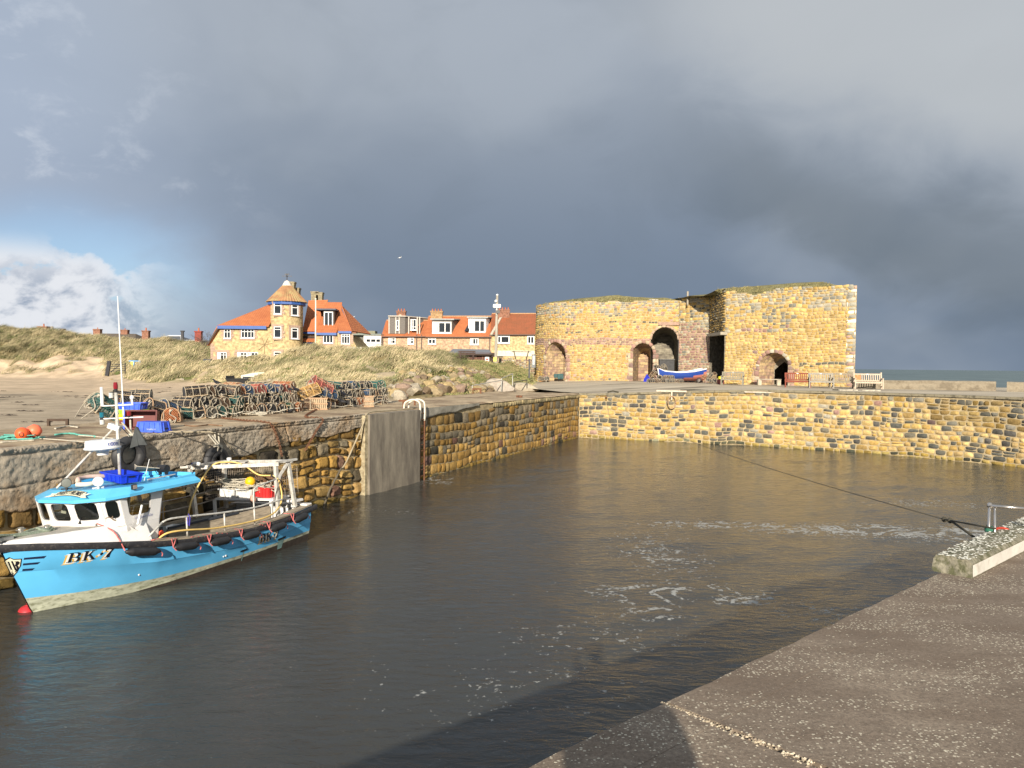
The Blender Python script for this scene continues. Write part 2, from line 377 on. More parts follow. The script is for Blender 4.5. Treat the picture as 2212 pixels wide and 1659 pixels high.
# ---- water of the dock: real ripples as geometry, the finest as bump
def water_material(name, deep, foam_scale=9.0, brough=.05, bscale=(2.6, 6.0, 1), bstr=.5):
 m=bpy.data.materials.new(name); m.use_nodes= True; t=m.node_tree; L=t.links.new; p=t.nodes['Principled BSDF']
 p.inputs['IOR'].default_value=1.33; p.inputs['Roughness'].default_value=brough
 co=t.nodes.new('ShaderNodeTexCoord'); mp=t.nodes.new('ShaderNodeMapping'); L(co.outputs['Object'], mp.inputs[0])
 mp.inputs['Scale'].default_value=bscale; mp.inputs['Rotation'].default_value=(0, 0, math.radians(-14))
 n=t.nodes.new('ShaderNodeTexNoise'); n.inputs['Scale'].default_value=1.0; n.inputs['Detail'].default_value=5; n.inputs['Roughness'].default_value=.62; n.inputs['Distortion'].default_value=.5
 L(mp.outputs[0], n.inputs['Vector'])
 b=t.nodes.new('ShaderNodeBump'); b.inputs['Strength'].default_value=bstr; b.inputs['Distance'].default_value=.06
 L(n.outputs['Fac'], b.inputs['Height']); L(b.outputs[0], p.inputs['Normal'])
 # foam: lacy clumps where the mesh attribute says drifting scum lies, and stray flecks
 a=t.nodes.new('ShaderNodeAttribute'); a.attribute_name='foam'
 f1=t.nodes.new('ShaderNodeTexNoise'); f1.inputs['Scale'].default_value=.9; f1.inputs['Detail'].default_value=7; f1.inputs['Roughness'].default_value=.6; f1.inputs['Distortion'].default_value=1.2
 L(co.outputs['Object'], f1.inputs['Vector'])
 r=t.nodes.new('ShaderNodeMath'); r.operation='SUBTRACT'; L(f1.outputs['Fac'], r.inputs[0]); r.inputs[1].default_value=.5
 r2=t.nodes.new('ShaderNodeMath'); r2.operation='ABSOLUTE'; L(r.outputs[0], r2.inputs[0])
 r3=t.nodes.new('ShaderNodeMapRange'); L(r2.outputs[0], r3.inputs[0]); r3.inputs[1].default_value=0; r3.inputs[2].default_value=.09; r3.inputs[3].default_value=1; r3.inputs[4].default_value=0
 f2=t.nodes.new('ShaderNodeTexNoise'); f2.inputs['Scale'].default_value=foam_scale; f2.inputs['Detail'].default_value=4; f2.inputs['Roughness'].default_value=.7
 L(co.outputs['Object'], f2.inputs['Vector'])
 s=t.nodes.new('ShaderNodeMath'); s.operation='MULTIPLY'; L(r3.outputs[0], s.inputs[0]); L(a.outputs['Fac'], s.inputs[1])
 s2=t.nodes.new('ShaderNodeMath'); s2.operation='MULTIPLY_ADD'; L(f2.outputs['Fac'], s2.inputs[0]); s2.inputs[1].default_value=1.7; L(s.outputs[0], s2.inputs[2])
 s3=t.nodes.new('ShaderNodeMapRange'); L(s2.outputs[0], s3.inputs[0]); s3.inputs[1].default_value=1.28; s3.inputs[2].default_value=1.42
 col=t.nodes.new('ShaderNodeMix'); col.data_type='RGBA'; L(s3.outputs[0], col.inputs[0]); col.inputs[6].default_value=(*deep, 1); col.inputs[7].default_value=(.36, .36, .335, 1)
 L(col.outputs[2], p.inputs['Base Color'])
 ro=t.nodes.new('ShaderNodeMapRange'); L(s3.outputs[0], ro.inputs[0]); ro.inputs[3].default_value=brough; ro.inputs[4].default_value=.7; L(ro.outputs[0], p.inputs['Roughness'])
 return m
def water_mesh():
 xs=np.arange(-14, 29.01, .10); ys=np.concatenate([np.arange(2.4, 24, .085), np.arange(24, 48.01, .14)]); X, Y=np.meshgrid(xs, ys)
 ca, sa=math.cos(-.24), math.sin(-.24); A=X*ca-Y*sa; B=X*sa+Y*ca
 z=.022*fbm(A*.9, B*2.3, 3, 2, 1.15)+.010*fbm(A*1.0, B*1.9, 8, 2, 3.0)+.010*fbm(X*.5, Y*.8, 4, 2, 1.0)
 z=z+.0035*fbm(A*1.0, B*1.8, 14, 2, 6.5)
 patch=.45+.65*np.clip(.5+.9*fbm(X, Y, 21, 2, .22), 0, 1)
 z=z*patch
 V=np.stack([X, Y, z], -1).reshape(-1, 3); nx, ny=len(xs), len(ys); q=np.arange(nx*ny).reshape(ny, nx)
 Fq=np.stack([q[:-1, :-1], q[:-1, 1:], q[1:, 1:], q[1:, :-1]], -1).reshape(-1, 4)
 o=npmesh('water', V, Fq, water_material('dock_water', (.046, .047, .043)))
 o.location.z=WATER_Z
 foam=np.zeros_like(X)
 for cx, cy, sx, sy, k in ((3.0, 14.9, 1.5, .45, .85), (4.6, 14.4, .8, .4, .8), (2.5, 13.9, .5, .7, .7), (9.6, 20.7, 2.6, .75, .78), (5.4, 13.6, .8, .5, .55), (1.4, 12.3, 1.6, 1.0, .30), (0, 10.2, 1.8, 1.0, .28), (12.0, 20.5, 2.0, .9, .74), (6.0, 21.2, 2.4, .5, .60), (-2.7, 29.0, .8, 1.2, .60), (3.4, 17.6, 1.0, 2.2, .5), (-4, 22.6, 1.2, .5, .5), (14, 25, 2.5, .8, .5)):
  foam=np.maximum(foam, k*np.exp(-((X-cx)/sx)**2-((Y-cy)/sy)**2)**.6)
 foam=foam*(.8+.25*fbm(X, Y, 33, 3, .9))+.14
 at=o.data.attributes.new('foam', 'FLOAT', 'POINT'); at.data.foreach_set('value', foam.ravel().astype(np.float32))
 tag(o, kind='structure')
water_mesh()
# ---- the open sea
def sea_mesh():
 m=bpy.data.materials.new('sea_water'); m.use_nodes= True; t=m.node_tree; L=t.links.new; p=t.nodes['Principled BSDF']
 p.inputs['Roughness'].default_value=.35; p.inputs['IOR'].default_value=1.33
 co=t.nodes.new('ShaderNodeTexCoord')
 mp=t.nodes.new('ShaderNodeMapping'); L(co.outputs['Object'], mp.inputs[0]); mp.inputs['Scale'].default_value=(.06, .012, 1)
 n=t.nodes.new('ShaderNodeTexNoise'); n.inputs['Scale'].default_value=1; n.inputs['Detail'].default_value=10; n.inputs['Roughness'].default_value=.68; L(mp.outputs[0], n.inputs['Vector'])
 cr=t.nodes.new('ShaderNodeValToRGB'); L(n.outputs['Fac'], cr.inputs[0])
 e=cr.color_ramp.elements; e[0].position=.30; e[0].color=(.05, .085, .09, 1); e[1].position=.60; e[1].color=(.12, .17, .165, 1)
 x=cr.color_ramp.elements.new(.68); x.color=(.14, .19, .18, 1); x=cr.color_ramp.elements.new(.72); x.color=(.5, .52, .5, 1)
 L(cr.outputs[0], p.inputs['Base Color'])
 b=t.nodes.new('ShaderNodeBump'); b.inputs['Strength'].default_value=.8; b.inputs['Distance'].default_value=1.2; L(n.outputs['Fac'], b.inputs['Height']); L(b.outputs[0], p.inputs['Normal'])
 ys=np.concatenate([np.linspace(46, 200, 60), np.geomspace(210, 16000, 50)]); a=np.linspace(.30, .86, 90)
 A, Y=np.meshgrid(a, ys); X=A*Y; z=-4.7+.22*fbm(X*.35, Y*.8, 5, 3, .25)*(Y<900)
 V=np.stack([X, Y, z], -1).reshape(-1, 3); q=np.arange(len(a)*len(ys)).reshape(len(ys), len(a))
 Fq=np.stack([q[:-1, :-1], q[:-1, 1:], q[1:, 1:], q[1:, :-1]], -1).reshape(-1, 4)
 o=npmesh('sea', V, Fq, m); tag(o, kind='structure')
 big=MB(); big.poly([(-9000, 300, -6), (9000, 300, -6), (16000, 18000, -6), (-16000, 18000, -6)]); tag(big.build('distant_ground', mat('far_ground', (.10, .11, .06), .95)), kind='structure')
 # surf breaking on the rocks behind the parapet
 s=MB(); r=random.Random(3)
 for k in range(26):
  x0=26+k*2.3+r.uniform(-1, 1); y0=74+r.uniform(-6, 12); L_=r.uniform(3, 9)
  pts=[(x0+L_*q/8, y0+r.uniform(-.25, .25), -4.45+r.uniform(0, .12)+.25*math.sin(q/8*3.14)) for q in range(9)]
  s.tube(pts, .11+r.random()*.12, 5)
 tag(s.build('surf', mat('surf_foam', (.75, .76, .74), .8, .1), smooth=True), 'white surf rolling in behind the low harbour parapet', 'surf', kind='stuff')
sea_mesh()
# ---- foreground quay slab
E0=np.array([.04, 3.02]); EV=np.array([.742, .670]); EN=np.array([-.670, .742])
def EP(s, t, z=-1.6):p=E0+EV*s-EN*t; return Vector((p[0], p[1], z))
def quay_mat():
 m=bpy.data.materials.new('quay_concrete'); m.use_nodes= True; t=m.node_tree; L=t.links.new; p=t.nodes['Principled BSDF']
 p.inputs['Roughness'].default_value=.85; p.inputs['Specular IOR Level'].default_value=.3
 co=t.nodes.new('ShaderNodeTexCoord'); ob=co.outputs['Object']
 def noise(sc, det=6, ro=.6, vec=None):
  n=t.nodes.new('ShaderNodeTexNoise'); n.inputs['Scale'].default_value=sc; n.inputs['Detail'].default_value=det; n.inputs['Roughness'].default_value=ro; L(vec or ob, n.inputs['Vector']); return n.outputs['Fac']
 def rng(v, a, b, c=0, d=1):
  r=t.nodes.new('ShaderNodeMapRange'); L(v, r.inputs[0])
  for i, q in enumerate((a, b, c, d)):r.inputs[i+1].default_value=q
  return r.outputs[0]
 def mix(f, a, b):
  n=t.nodes.new('ShaderNodeMix'); n.data_type='RGBA'
  for i, q in ((0, f), (6, a), (7, b)):
   if isinstance(q, tuple):n.inputs[i].default_value=(*q, 1)
   elif isinstance(q, float):n.inputs[i].default_value=q
   else:L(q, n.inputs[i])
  return n.outputs[2]
 def mul(a, b):
  n=t.nodes.new('ShaderNodeMath'); n.operation='MULTIPLY'
  for i, q in enumerate((a, b)):
   if isinstance(q, float):n.inputs[i].default_value=q
   else:L(q, n.inputs[i])
  return n.outputs[0]
 mp=t.nodes.new('ShaderNodeMapping'); L(ob, mp.inputs[0]); mp.inputs['Rotation'].default_value=(0, 0, math.radians(28)); mp.inputs['Scale'].default_value=(.7, 3.2, 1)
 c=mix(rng(noise(1.4), .35, .65), (.205, .158, .118), (.345, .28, .21))
 c=mix(rng(noise(1.2, 8, .65, mp.outputs[0]), .42, .62, 0, .9), c, (.19, .14, .10))
 c=mix(rng(noise(48, 4, .75), .38, .66, 0, .85), c, (.13, .10, .074)); c=mix(rng(noise(9, 6, .7), .5, .7, 0, .45), c, (.13, .10, .075))
 c=mix(rng(noise(110, 2, .6), .60, .72, 0, .6), c, (.40, .34, .26))
 # white flecks of shell and worn aggregate in drifts
 v=t.nodes.new('ShaderNodeTexVoronoi'); mpv=t.nodes.new('ShaderNodeMapping'); L(ob, mpv.inputs[0]); mpv.inputs['Scale'].default_value=(62, 84, 50); L(mpv.outputs[0], v.inputs['Vector']); v.inputs['Scale'].default_value=1.0
 sep=t.nodes.new('ShaderNodeSeparateColor'); L(v.outputs['Color'], sep.inputs[0])
 drift=rng(noise(1.1, 5, .6, mp.outputs[0]), .42, .58, .98, .28)
 gt=t.nodes.new('ShaderNodeMath'); gt.operation='GREATER_THAN'; L(sep.outputs[0], gt.inputs[0]); L(drift, gt.inputs[1])
 dn=t.nodes.new('ShaderNodeMath'); dn.operation='ADD'; L(v.outputs['Distance'], dn.inputs[0]); L(mul(noise(90, 2), .5), dn.inputs[1])
 sz=rng(sep.outputs[1], 0, 1, .36, .72); lt=t.nodes.new('ShaderNodeMath'); lt.operation='LESS_THAN'; L(dn.outputs[0], lt.inputs[0]); L(sz, lt.inputs[1])
 fl=mul(gt.outputs[0], lt.outputs[0])
 c=mix(mul(fl, .9), c, (.66, .60, .46))
 # pale smears
 mp2=t.nodes.new('ShaderNodeMapping'); L(ob, mp2.inputs[0]); mp2.inputs['Rotation'].default_value=(0, 0, math.radians(33)); mp2.inputs['Scale'].default_value=(.55, 6.5, 1); mp2.inputs['Location'].default_value=(3.1, .4, 0)
 c=mix(rng(noise(1.3, 9, .7, mp2.outputs[0]), .66, .76, 0, .6), c, (.50, .45, .36))
 L(c, p.inputs['Base Color'])
 b=t.nodes.new('ShaderNodeBump'); b.inputs['Strength'].default_value=.7; b.inputs['Distance'].default_value=.008
 ad=t.nodes.new('ShaderNodeMath'); ad.operation='MULTIPLY_ADD'; L(fl, ad.inputs[0]); ad.inputs[1].default_value=.6; L(noise(70, 5, .75), ad.inputs[2]); L(ad.outputs[0], b.inputs['Height']); L(b.outputs[0], p.inputs['Normal'])
 return m
QM=quay_mat()
def near_quay():
 def slab(name, s0, s1, t0, t1, z=-1.6, edge=False):
  m=MB(); ns=int((s1-s0)/.12); r=random.Random(5)
  pts=[(s0+(s1-s0)*i/ns) for i in range(ns+1)]
  jit=[(t0+((.010*r.random()+.03*max(0, float(fbm(q*9, 0, 6, 3, 2.0))-.4)) if edge else 0)) for q in pts]
  vs=[]; fs=[]
  for q, j in zip(pts, jit):
   bv=.012 if edge else .0015; vs+=[EP(q, j, z-3.6), EP(q, j, z-bv), EP(q, j+bv, z), EP(q, t1, z), EP(q, t1, z-3.6)]
  for i in range(ns):
   for k in range(4):fs.append((i*5+k, i*5+k+1, i*5+6+k, i*5+5+k))
  fs+=[(0, 4, 3, 2, 1), tuple(ns*5+k for k in range(5))]
  m.add(vs, fs); return tag(m.build(name, QM), kind='structure')
 # construction joint across the slab splits it in two lengths; an edging strip runs along the water
 sj=0.93
 slab('quay_edge_strip', -14, sj, 0, .30, edge=True); slab('quay_edge_strip', sj+.02, 12, 0, .30, edge=True)
 slab('quay_slab', -14, sj-.02, .30, 22, -1.6012); slab('quay_slab', sj+.02, 12, .30, 22, -1.6010)
 g=MB(); r=random.Random(9)
 for k in range(760):
  t=r.random()**1.1*3.2; wdt=.006+.022*min(t/1.2, 1); s=sj+.0+r.gauss(0, wdt)-t*.02
  p=EP(s, t, -1.6); q=r.uniform(.003, .010)*min(1, .5+t); g.c=r.choice([(.50, .42, .29), (.4, .33, .23), (.58, .50, .37), (.28, .22, .16)])
  a=r.uniform(0, 3); vs=[]
  for dx, dy, dz in ((1, 0, 0), (0, 1, 0), (-1, 0, 0), (0, -1, 0), (0, 0, 1), (0, 0, -1)):
   f=q*r.uniform(.7, 1.3); vs.append((p.x+(dx*math.cos(a)-dy*math.sin(a))*f, p.y+(dx*math.sin(a)+dy*math.cos(a))*f, p.z+dz*f*.7))
  g.add(vs, [(0, 1, 4), (1, 2, 4), (2, 3, 4), (3, 0, 4), (1, 0, 5), (2, 1, 5), (3, 2, 5), (0, 3, 5)])
 tag(g.build('joint_gravel', mat('joint_gravel', (1, 1, 1), .9, .15, 30, tint=True), tint=True), 'pale gravel and shell packed in the open joint across the near quay slab', 'gravel', kind='stuff')
near_quay()
# ---- west quay (the strip where the pots stand)
def qback(s): return 3.95+max(0, s-22)*.22
west=MB()
def west_quay():
 ns, NT=300, 26; vs=[]; fs=[]
 for i in range(ns+1):
  s=-9+(S_COR+9.0)*i/ns; e=.04*float(fbm(s, 0, 2, 4, 1.8))-.03
  for k in range(NT+1):
   t=k/NT; off=(.07+e)*(1-t)-t*qback(s)
   vs.append(WP(s, off, QZ+.016*float(fbm(s*1.6, off*5, 7, 3, 1.4))-(.05 if k==0 else 0)))
  vs.append(WP(s, -qback(s), -4.9)); vs.append(WP(s, -.14, -5.2)); vs.append(WP(s, -.14, QZ-.09))
 R_=NT+4
 for i in range(ns):
  for k in range(R_):
   a=i*R_+k; b=i*R_+(k+1)%R_; fs.append((a, b, b+R_, a+R_))
 fs+=[tuple(range(R_-1, -1, -1)), tuple(ns*R_+k for k in range(R_))]
 west.add(vs, fs)
 o=west.build('west_quay', mat('west_quay_top', (.44, .345, .225), .9, .30, .9, .6, 9.0, spec=.2, dirt=((.24, .17, .11), .47, .62, .8), stretch=(1, 1, 1), bdist=.04), smooth=False)
 tag(o, kind='structure')
west_quay()
def yard_z(x, y):
 """level of the yard round the kilns: up a little from the west quay"""
 d=np.clip(((np.asarray(x)*.8+np.asarray(y)*.25)-15.6)/6.0, 0, 1)
 return QZ+.0+(YZ-QZ)*d
def yard():
 """one sheet: front edge on the dock wall, back edge far behind the kilns"""
 P=np.array(FAR); n=90; cum=np.concatenate([[0], np.cumsum(np.hypot(*np.diff(P, axis=0).T))])
 ss=np.linspace(0, cum[-1], n); fx=np.interp(ss, cum, P[:, 0]); fy=np.interp(ss, cum, P[:, 1])
 bx=np.interp(ss, [0, 10, 22, cum[-1]], [-8, 13, 26, 62]); by=np.interp(ss, [0, 10, 22, cum[-1]], [84, 84, 58, 40])
 # left part: continue the strip's back edge
 rows=60; tt=np.linspace(0, 1, rows)**1.5
 X=fx[None]+(bx-fx)[None]*tt[:, None]; Y=fy[None]+(by-fy)[None]*tt[:, None]
 Z=yard_z(X, Y)+.015*fbm(X, Y, 12, 3, .7)
 front=YZ+.0*X[0]
 V=np.stack([X, Y, Z], -1).reshape(-1, 3); q=np.arange(rows*n).reshape(rows, n)
 Fq=np.stack([q[:-1, :-1], q[:-1, 1:], q[1:, 1:], q[1:, :-1]], -1).reshape(-1, 4)
 m=mat('yard_surface', (.46, .40, .305), .92, .22, .35, .4, 6.0, spec=.15, dirt=((.12, .095, .07), .54, .66, .28), stretch=(.35, 1.6, 1))
 o=npmesh('yard', V, Fq, m, smooth=True); tag(o, kind='structure')
yard()
# ---- dock walls in rubble masonry
def dock_color(s, h, r, dark=.18, low=0.0):
 q=fbm(s, h*1.7, 40, 2, .8)
 if r.random()<dark+.25*max(0, q):c=DRK[r.integers(len(DRK))]
 elif r.random()<.06:c=GRY[r.integers(len(GRY))]
 elif r.random()<.025:c=PNK[r.integers(len(PNK))]
 else:c=YEL[r.integers(len(YEL))]
 k=r.uniform(.72, 1.1); c=np.array(c)*k
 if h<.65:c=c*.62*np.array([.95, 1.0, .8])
 return c
def west_dock_wall():
 root=thing('dock_wall', 'long golden rubble wall with a concrete cap behind the blue boat', 'harbour wall')
 sp0=wall_s(783); sp1=wall_s(893)
 zb=-4.9; Hh=QZ-zb-.02
 y0=W0[1]+WT[1]*-9
 pts=[tuple(WP(-9))[:2], tuple(WP(S_COR))[:2]]
 S, L, _=line_surface(pts, zb, lean=0.0)
 def low(s):
  s-=9; return Hh-float(np.interp(s, [-9, 0, 3, 6, 8, 10, 12, 14, 20], [1.35, 1.2, .95, .85, .62, .5, .40, .35, .0]))-.10*float(fbm(s, 3, 4, 4, 1.6))
 gap= lambda s:(sp0+9.05<s<sp1+9+.45)
 def near_col(s, h, r):
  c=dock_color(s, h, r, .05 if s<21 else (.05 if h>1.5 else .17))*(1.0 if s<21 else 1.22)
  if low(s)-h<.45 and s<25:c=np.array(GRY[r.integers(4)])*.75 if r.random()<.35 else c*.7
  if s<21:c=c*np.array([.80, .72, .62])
  return c
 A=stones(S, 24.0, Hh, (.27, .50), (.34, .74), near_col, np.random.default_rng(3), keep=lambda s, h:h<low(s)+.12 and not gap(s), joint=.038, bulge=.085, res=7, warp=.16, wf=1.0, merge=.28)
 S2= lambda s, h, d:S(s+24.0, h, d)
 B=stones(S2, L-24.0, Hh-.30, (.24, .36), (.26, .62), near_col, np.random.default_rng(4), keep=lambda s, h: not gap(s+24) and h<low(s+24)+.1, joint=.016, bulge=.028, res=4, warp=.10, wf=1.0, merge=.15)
 C_=stones(lambda s, h, d:S(s+31.5, h+Hh-.29, d+.03), L-31.5, .27, (.26, .28), (.13, .26), lambda s, h, r:np.array(GRY[r.integers(4)])*np.array([1.0, .88, .62])*r.uniform(.7, 1.1), np.random.default_rng(5), joint=.02, bulge=.05, res=3, warp=.02)
 npmesh('masonry', A[0], A[1], STONE, root, tint=A[2]); V, Fq, tn=join([B, C_]); npmesh('masonry', V, Fq, STONE, root, tint=tn)
 # mortar bed behind the stones
 m=MB(); a, b=WP(-9, -.03, 0), WP(S_COR, -.03, 0); c, d=WP(S_COR, -.4, 0), WP(-9, -.4, 0)
 for z0, z1 in ((zb-.6, QZ-.06),):
  m.add([(a.x, a.y, z0), (b.x, b.y, z0), (c.x, c.y, z0), (d.x, d.y, z0), (a.x, a.y, z1), (b.x, b.y, z1), (c.x, c.y, z1), (d.x, d.y, z1)], [(0, 3, 2, 1), (4, 5, 6, 7), (0, 1, 5, 4), (1, 2, 6, 5), (2, 3, 7, 6), (3, 0, 4, 7)])
 m.build('mortar_bed', MORTAR, root)
 # concrete cap: a rough skin over the top courses
 ns, nh=900, 44; s=np.linspace(0, sp0+9+.05, ns); lo=np.array([low(q) for q in s]); Vt=[]; r=np.random.default_rng(8)
 Sg, Hg=np.meshgrid(s, np.linspace(0, 1, nh)); hz=lo[None]+(Hh+.02-lo[None])*Hg
 d=.085+.010*fbm(Sg*1.2, hz*2.5, 51, 3, 1.6)+.018*fbm(Sg*3, hz*7, 52, 4, 5.0)+.003*r.normal(0, 1, Sg.shape)
 ledge=np.clip(1-np.abs(hz-(Hh-.13))/.03, 0, 1)*.05
 crack=np.exp(-((hz-(Hh-.68-.08*np.sin(Sg*.9)))/.014)**2)*.07*(Sg<13)
 vc=np.exp(-((Sg-(10.6+.35*hz))/.02)**2)*.05+np.exp(-((Sg-(17.3-.4*(hz-2.5)))/.02)**2)*.05
 d=d-ledge-crack-vc; d[0]=-.02; d[1]*=.8; d[-1]=.0
 d=np.where(Hg>.93, d+.035*(r.random(d.shape)), d)
 x, y, z=S(Sg, hz, d); V=np.stack([x, y, z], -1).reshape(-1, 3); q=np.arange(ns*nh).reshape(nh, ns)
 Fq=np.stack([q[:-1, :-1], q[:-1, 1:], q[1:, 1:], q[1:, :-1]], -1).reshape(-1, 4)
 npmesh('concrete_cap', V, Fq, mat('cap_concrete', (.37, .32, .25), .93, .34, 2.6, .7, 34.0, spec=.12, dirt=((.33, .205, .10), .52, .70, .55), bdist=.03), root)
 # a thinner run of concrete past the ladder
 s=np.linspace(sp1+9.4, sp1+9+5.6, 160); lo=Hh-np.interp(s, [s[0], s[-1]], [.42, .16])-.05*fbm(s, 0, 6, 3, 2.0)
 Sg, Hg=np.meshgrid(s, np.linspace(0, 1, 8)); hz=lo[None]+(Hh+.02-lo[None])*Hg; d=.07+.02*fbm(Sg*1.5, hz*3, 5, 4, 2.0); d[0]=-.02
 x, y, z=S(Sg, hz, d); V=np.stack([x, y, z], -1).reshape(-1, 3); q=np.arange(160*8).reshape(8, 160)
 npmesh('concrete_patch', V, np.stack([q[:-1, :-1], q[:-1, 1:], q[1:, 1:], q[1:, :-1]], -1).reshape(-1, 4), mat('patch_concrete', (.29, .27, .22), .93, .25, 2, .7, 20), root)
 # smooth board-marked concrete pier standing proud of the wall, with a lighter arris on its near corner
 pm=MB(); z0, z1=-5.1, QZ-.025; a=.24
 m=MB(); L_=sp1-sp0
 def blk(s0, s1, o0, o1, z0, z1): return [WP(s0, o0, z0), WP(s1, o0, z0), WP(s1, o1, z0), WP(s0, o1, z0), WP(s0, o0, z1), WP(s1, o0, z1), WP(s1, o1, z1), WP(s0, o1, z1)]
 bf=[(0, 1, 2, 3), (4, 7, 6, 5), (0, 4, 5, 1), (1, 5, 6, 2), (2, 6, 7, 3), (3, 7, 4, 0)]
 m.add(blk(sp0, sp1, -.3, .30, z0, z1), bf)
 o=m.build('concrete_pier', mat('pier_concrete', (.27, .235, .18), .9, .28, 3.0, .5, 26, dirt=((.14, .12, .095), .45, .64, 1.6), stretch=(1, 1, .28)), root)
 m=MB(); m.add(blk(sp0-.16, sp0-.003, -.3, .22, z0, z1-.02), bf); m.build('pier_arris', mat('arris_concrete', (.42, .36, .23), .92, .3, 5, .8, 24, dirt=((.22, .17, .10), .45, .62, 6)), o)
west_dock_wall()
def far_dock_wall():
 root=thing('dock_wall', 'golden rubble wall closing the head of the dock, patched with dark square stones', 'harbour wall')
 P=np.array(FAR); cum=np.concatenate([[0], np.cumsum(np.hypot(*np.diff(P, axis=0).T))])
 zb=-4.9
 S, L, _=line_surface(FAR, zb)
 top= lambda s:float(yard_z(np.interp(s, cum, P[:, 0]), np.interp(s, cum, P[:, 1])))-zb-.10
 def col(s, h, r):
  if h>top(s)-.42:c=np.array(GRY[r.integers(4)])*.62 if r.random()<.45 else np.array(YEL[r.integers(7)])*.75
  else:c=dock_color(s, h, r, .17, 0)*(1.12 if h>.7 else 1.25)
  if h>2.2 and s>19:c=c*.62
  return c
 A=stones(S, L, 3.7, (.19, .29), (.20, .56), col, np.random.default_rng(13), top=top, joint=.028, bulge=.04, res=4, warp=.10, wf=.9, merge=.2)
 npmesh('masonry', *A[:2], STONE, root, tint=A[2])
 m=MB(); n=len(FAR)
 for k in range(n-1):
  (x0, y0), (x1, y1)=FAR[k], FAR[k+1]; l=math.hypot(x1-x0, y1-y0); nx, ny=(y1-y0)/l, -(x1-x0)/l
  za, zc=[float(yard_z(q, w)) for q, w in ((x0, y0), (x1, y1))]
  i, o=.45, .02
  m.add([(x0-nx*o, y0-ny*o, -5.5), (x1-nx*o, y1-ny*o, -5.5), (x1-nx*i, y1-ny*i, -5.5), (x0-nx*i, y0-ny*i, -5.5),
    (x0-nx*o, y0-ny*o, za-.09), (x1-nx*o, y1-ny*o, zc-.09), (x1-nx*i, y1-ny*i, zc-.09), (x0-nx*i, y0-ny*i, za-.09)],
    [(0, 1, 5, 4), (4, 5, 6, 7), (2, 3, 7, 6)])
 m.build('mortar_bed', MORTAR, root)
 # thin worn coping slabs
 m=MB(); r=random.Random(4); s=0.0
 while s<L-.3:
  w=r.uniform(.9, 1.9); s1=min(s+w, L); n_=4; vs=[]; e=r.uniform(-.05, .05)
  for q in range(n_+1):
   t=s+(s1-s)*q/n_-(.012 if q==n_ else 0); x, y=np.interp(t, cum, P[:, 0]), np.interp(t, cum, P[:, 1]); z=float(yard_z(x, y))
   i=min(int(np.searchsorted(cum, t, side='right'))-1, len(P)-2); l=cum[i+1]-cum[i]; nx, ny=(P[i+1][1]-P[i][1])/l, -(P[i+1][0]-P[i][0])/l
   o=.07+e*.5+r.uniform(-.012, .012)
   vs+=[(x+nx*o, y+ny*o, z-.11), (x+nx*o, y+ny*o, z+.006), (x-nx*.5, y-ny*.5, z+.008)]
  fs=[]
  for q in range(n_):b=q*3; fs+=[(b, b+3, b+4, b+1), (b+1, b+4, b+5, b+2)]
  fs+=[(0, 1, 2), (n_*3, n_*3+2, n_*3+1)]; m.add(vs, fs); s=s1
 m.build('coping', mat('coping_concrete', (.26, .225, .15), .93, .35, 3, .8, 20, dirt=((.12, .105, .07), .5, .62, 3)), root)
far_dock_wall()
# ============================================================ beach, dunes, mound
TU=[-160, 0, 110, 200, 250, 320, 400, 455, 500, 570, 640, 700, 800, 900, 980, 1040, 1090, 1130, 1165, 1210, 1300]
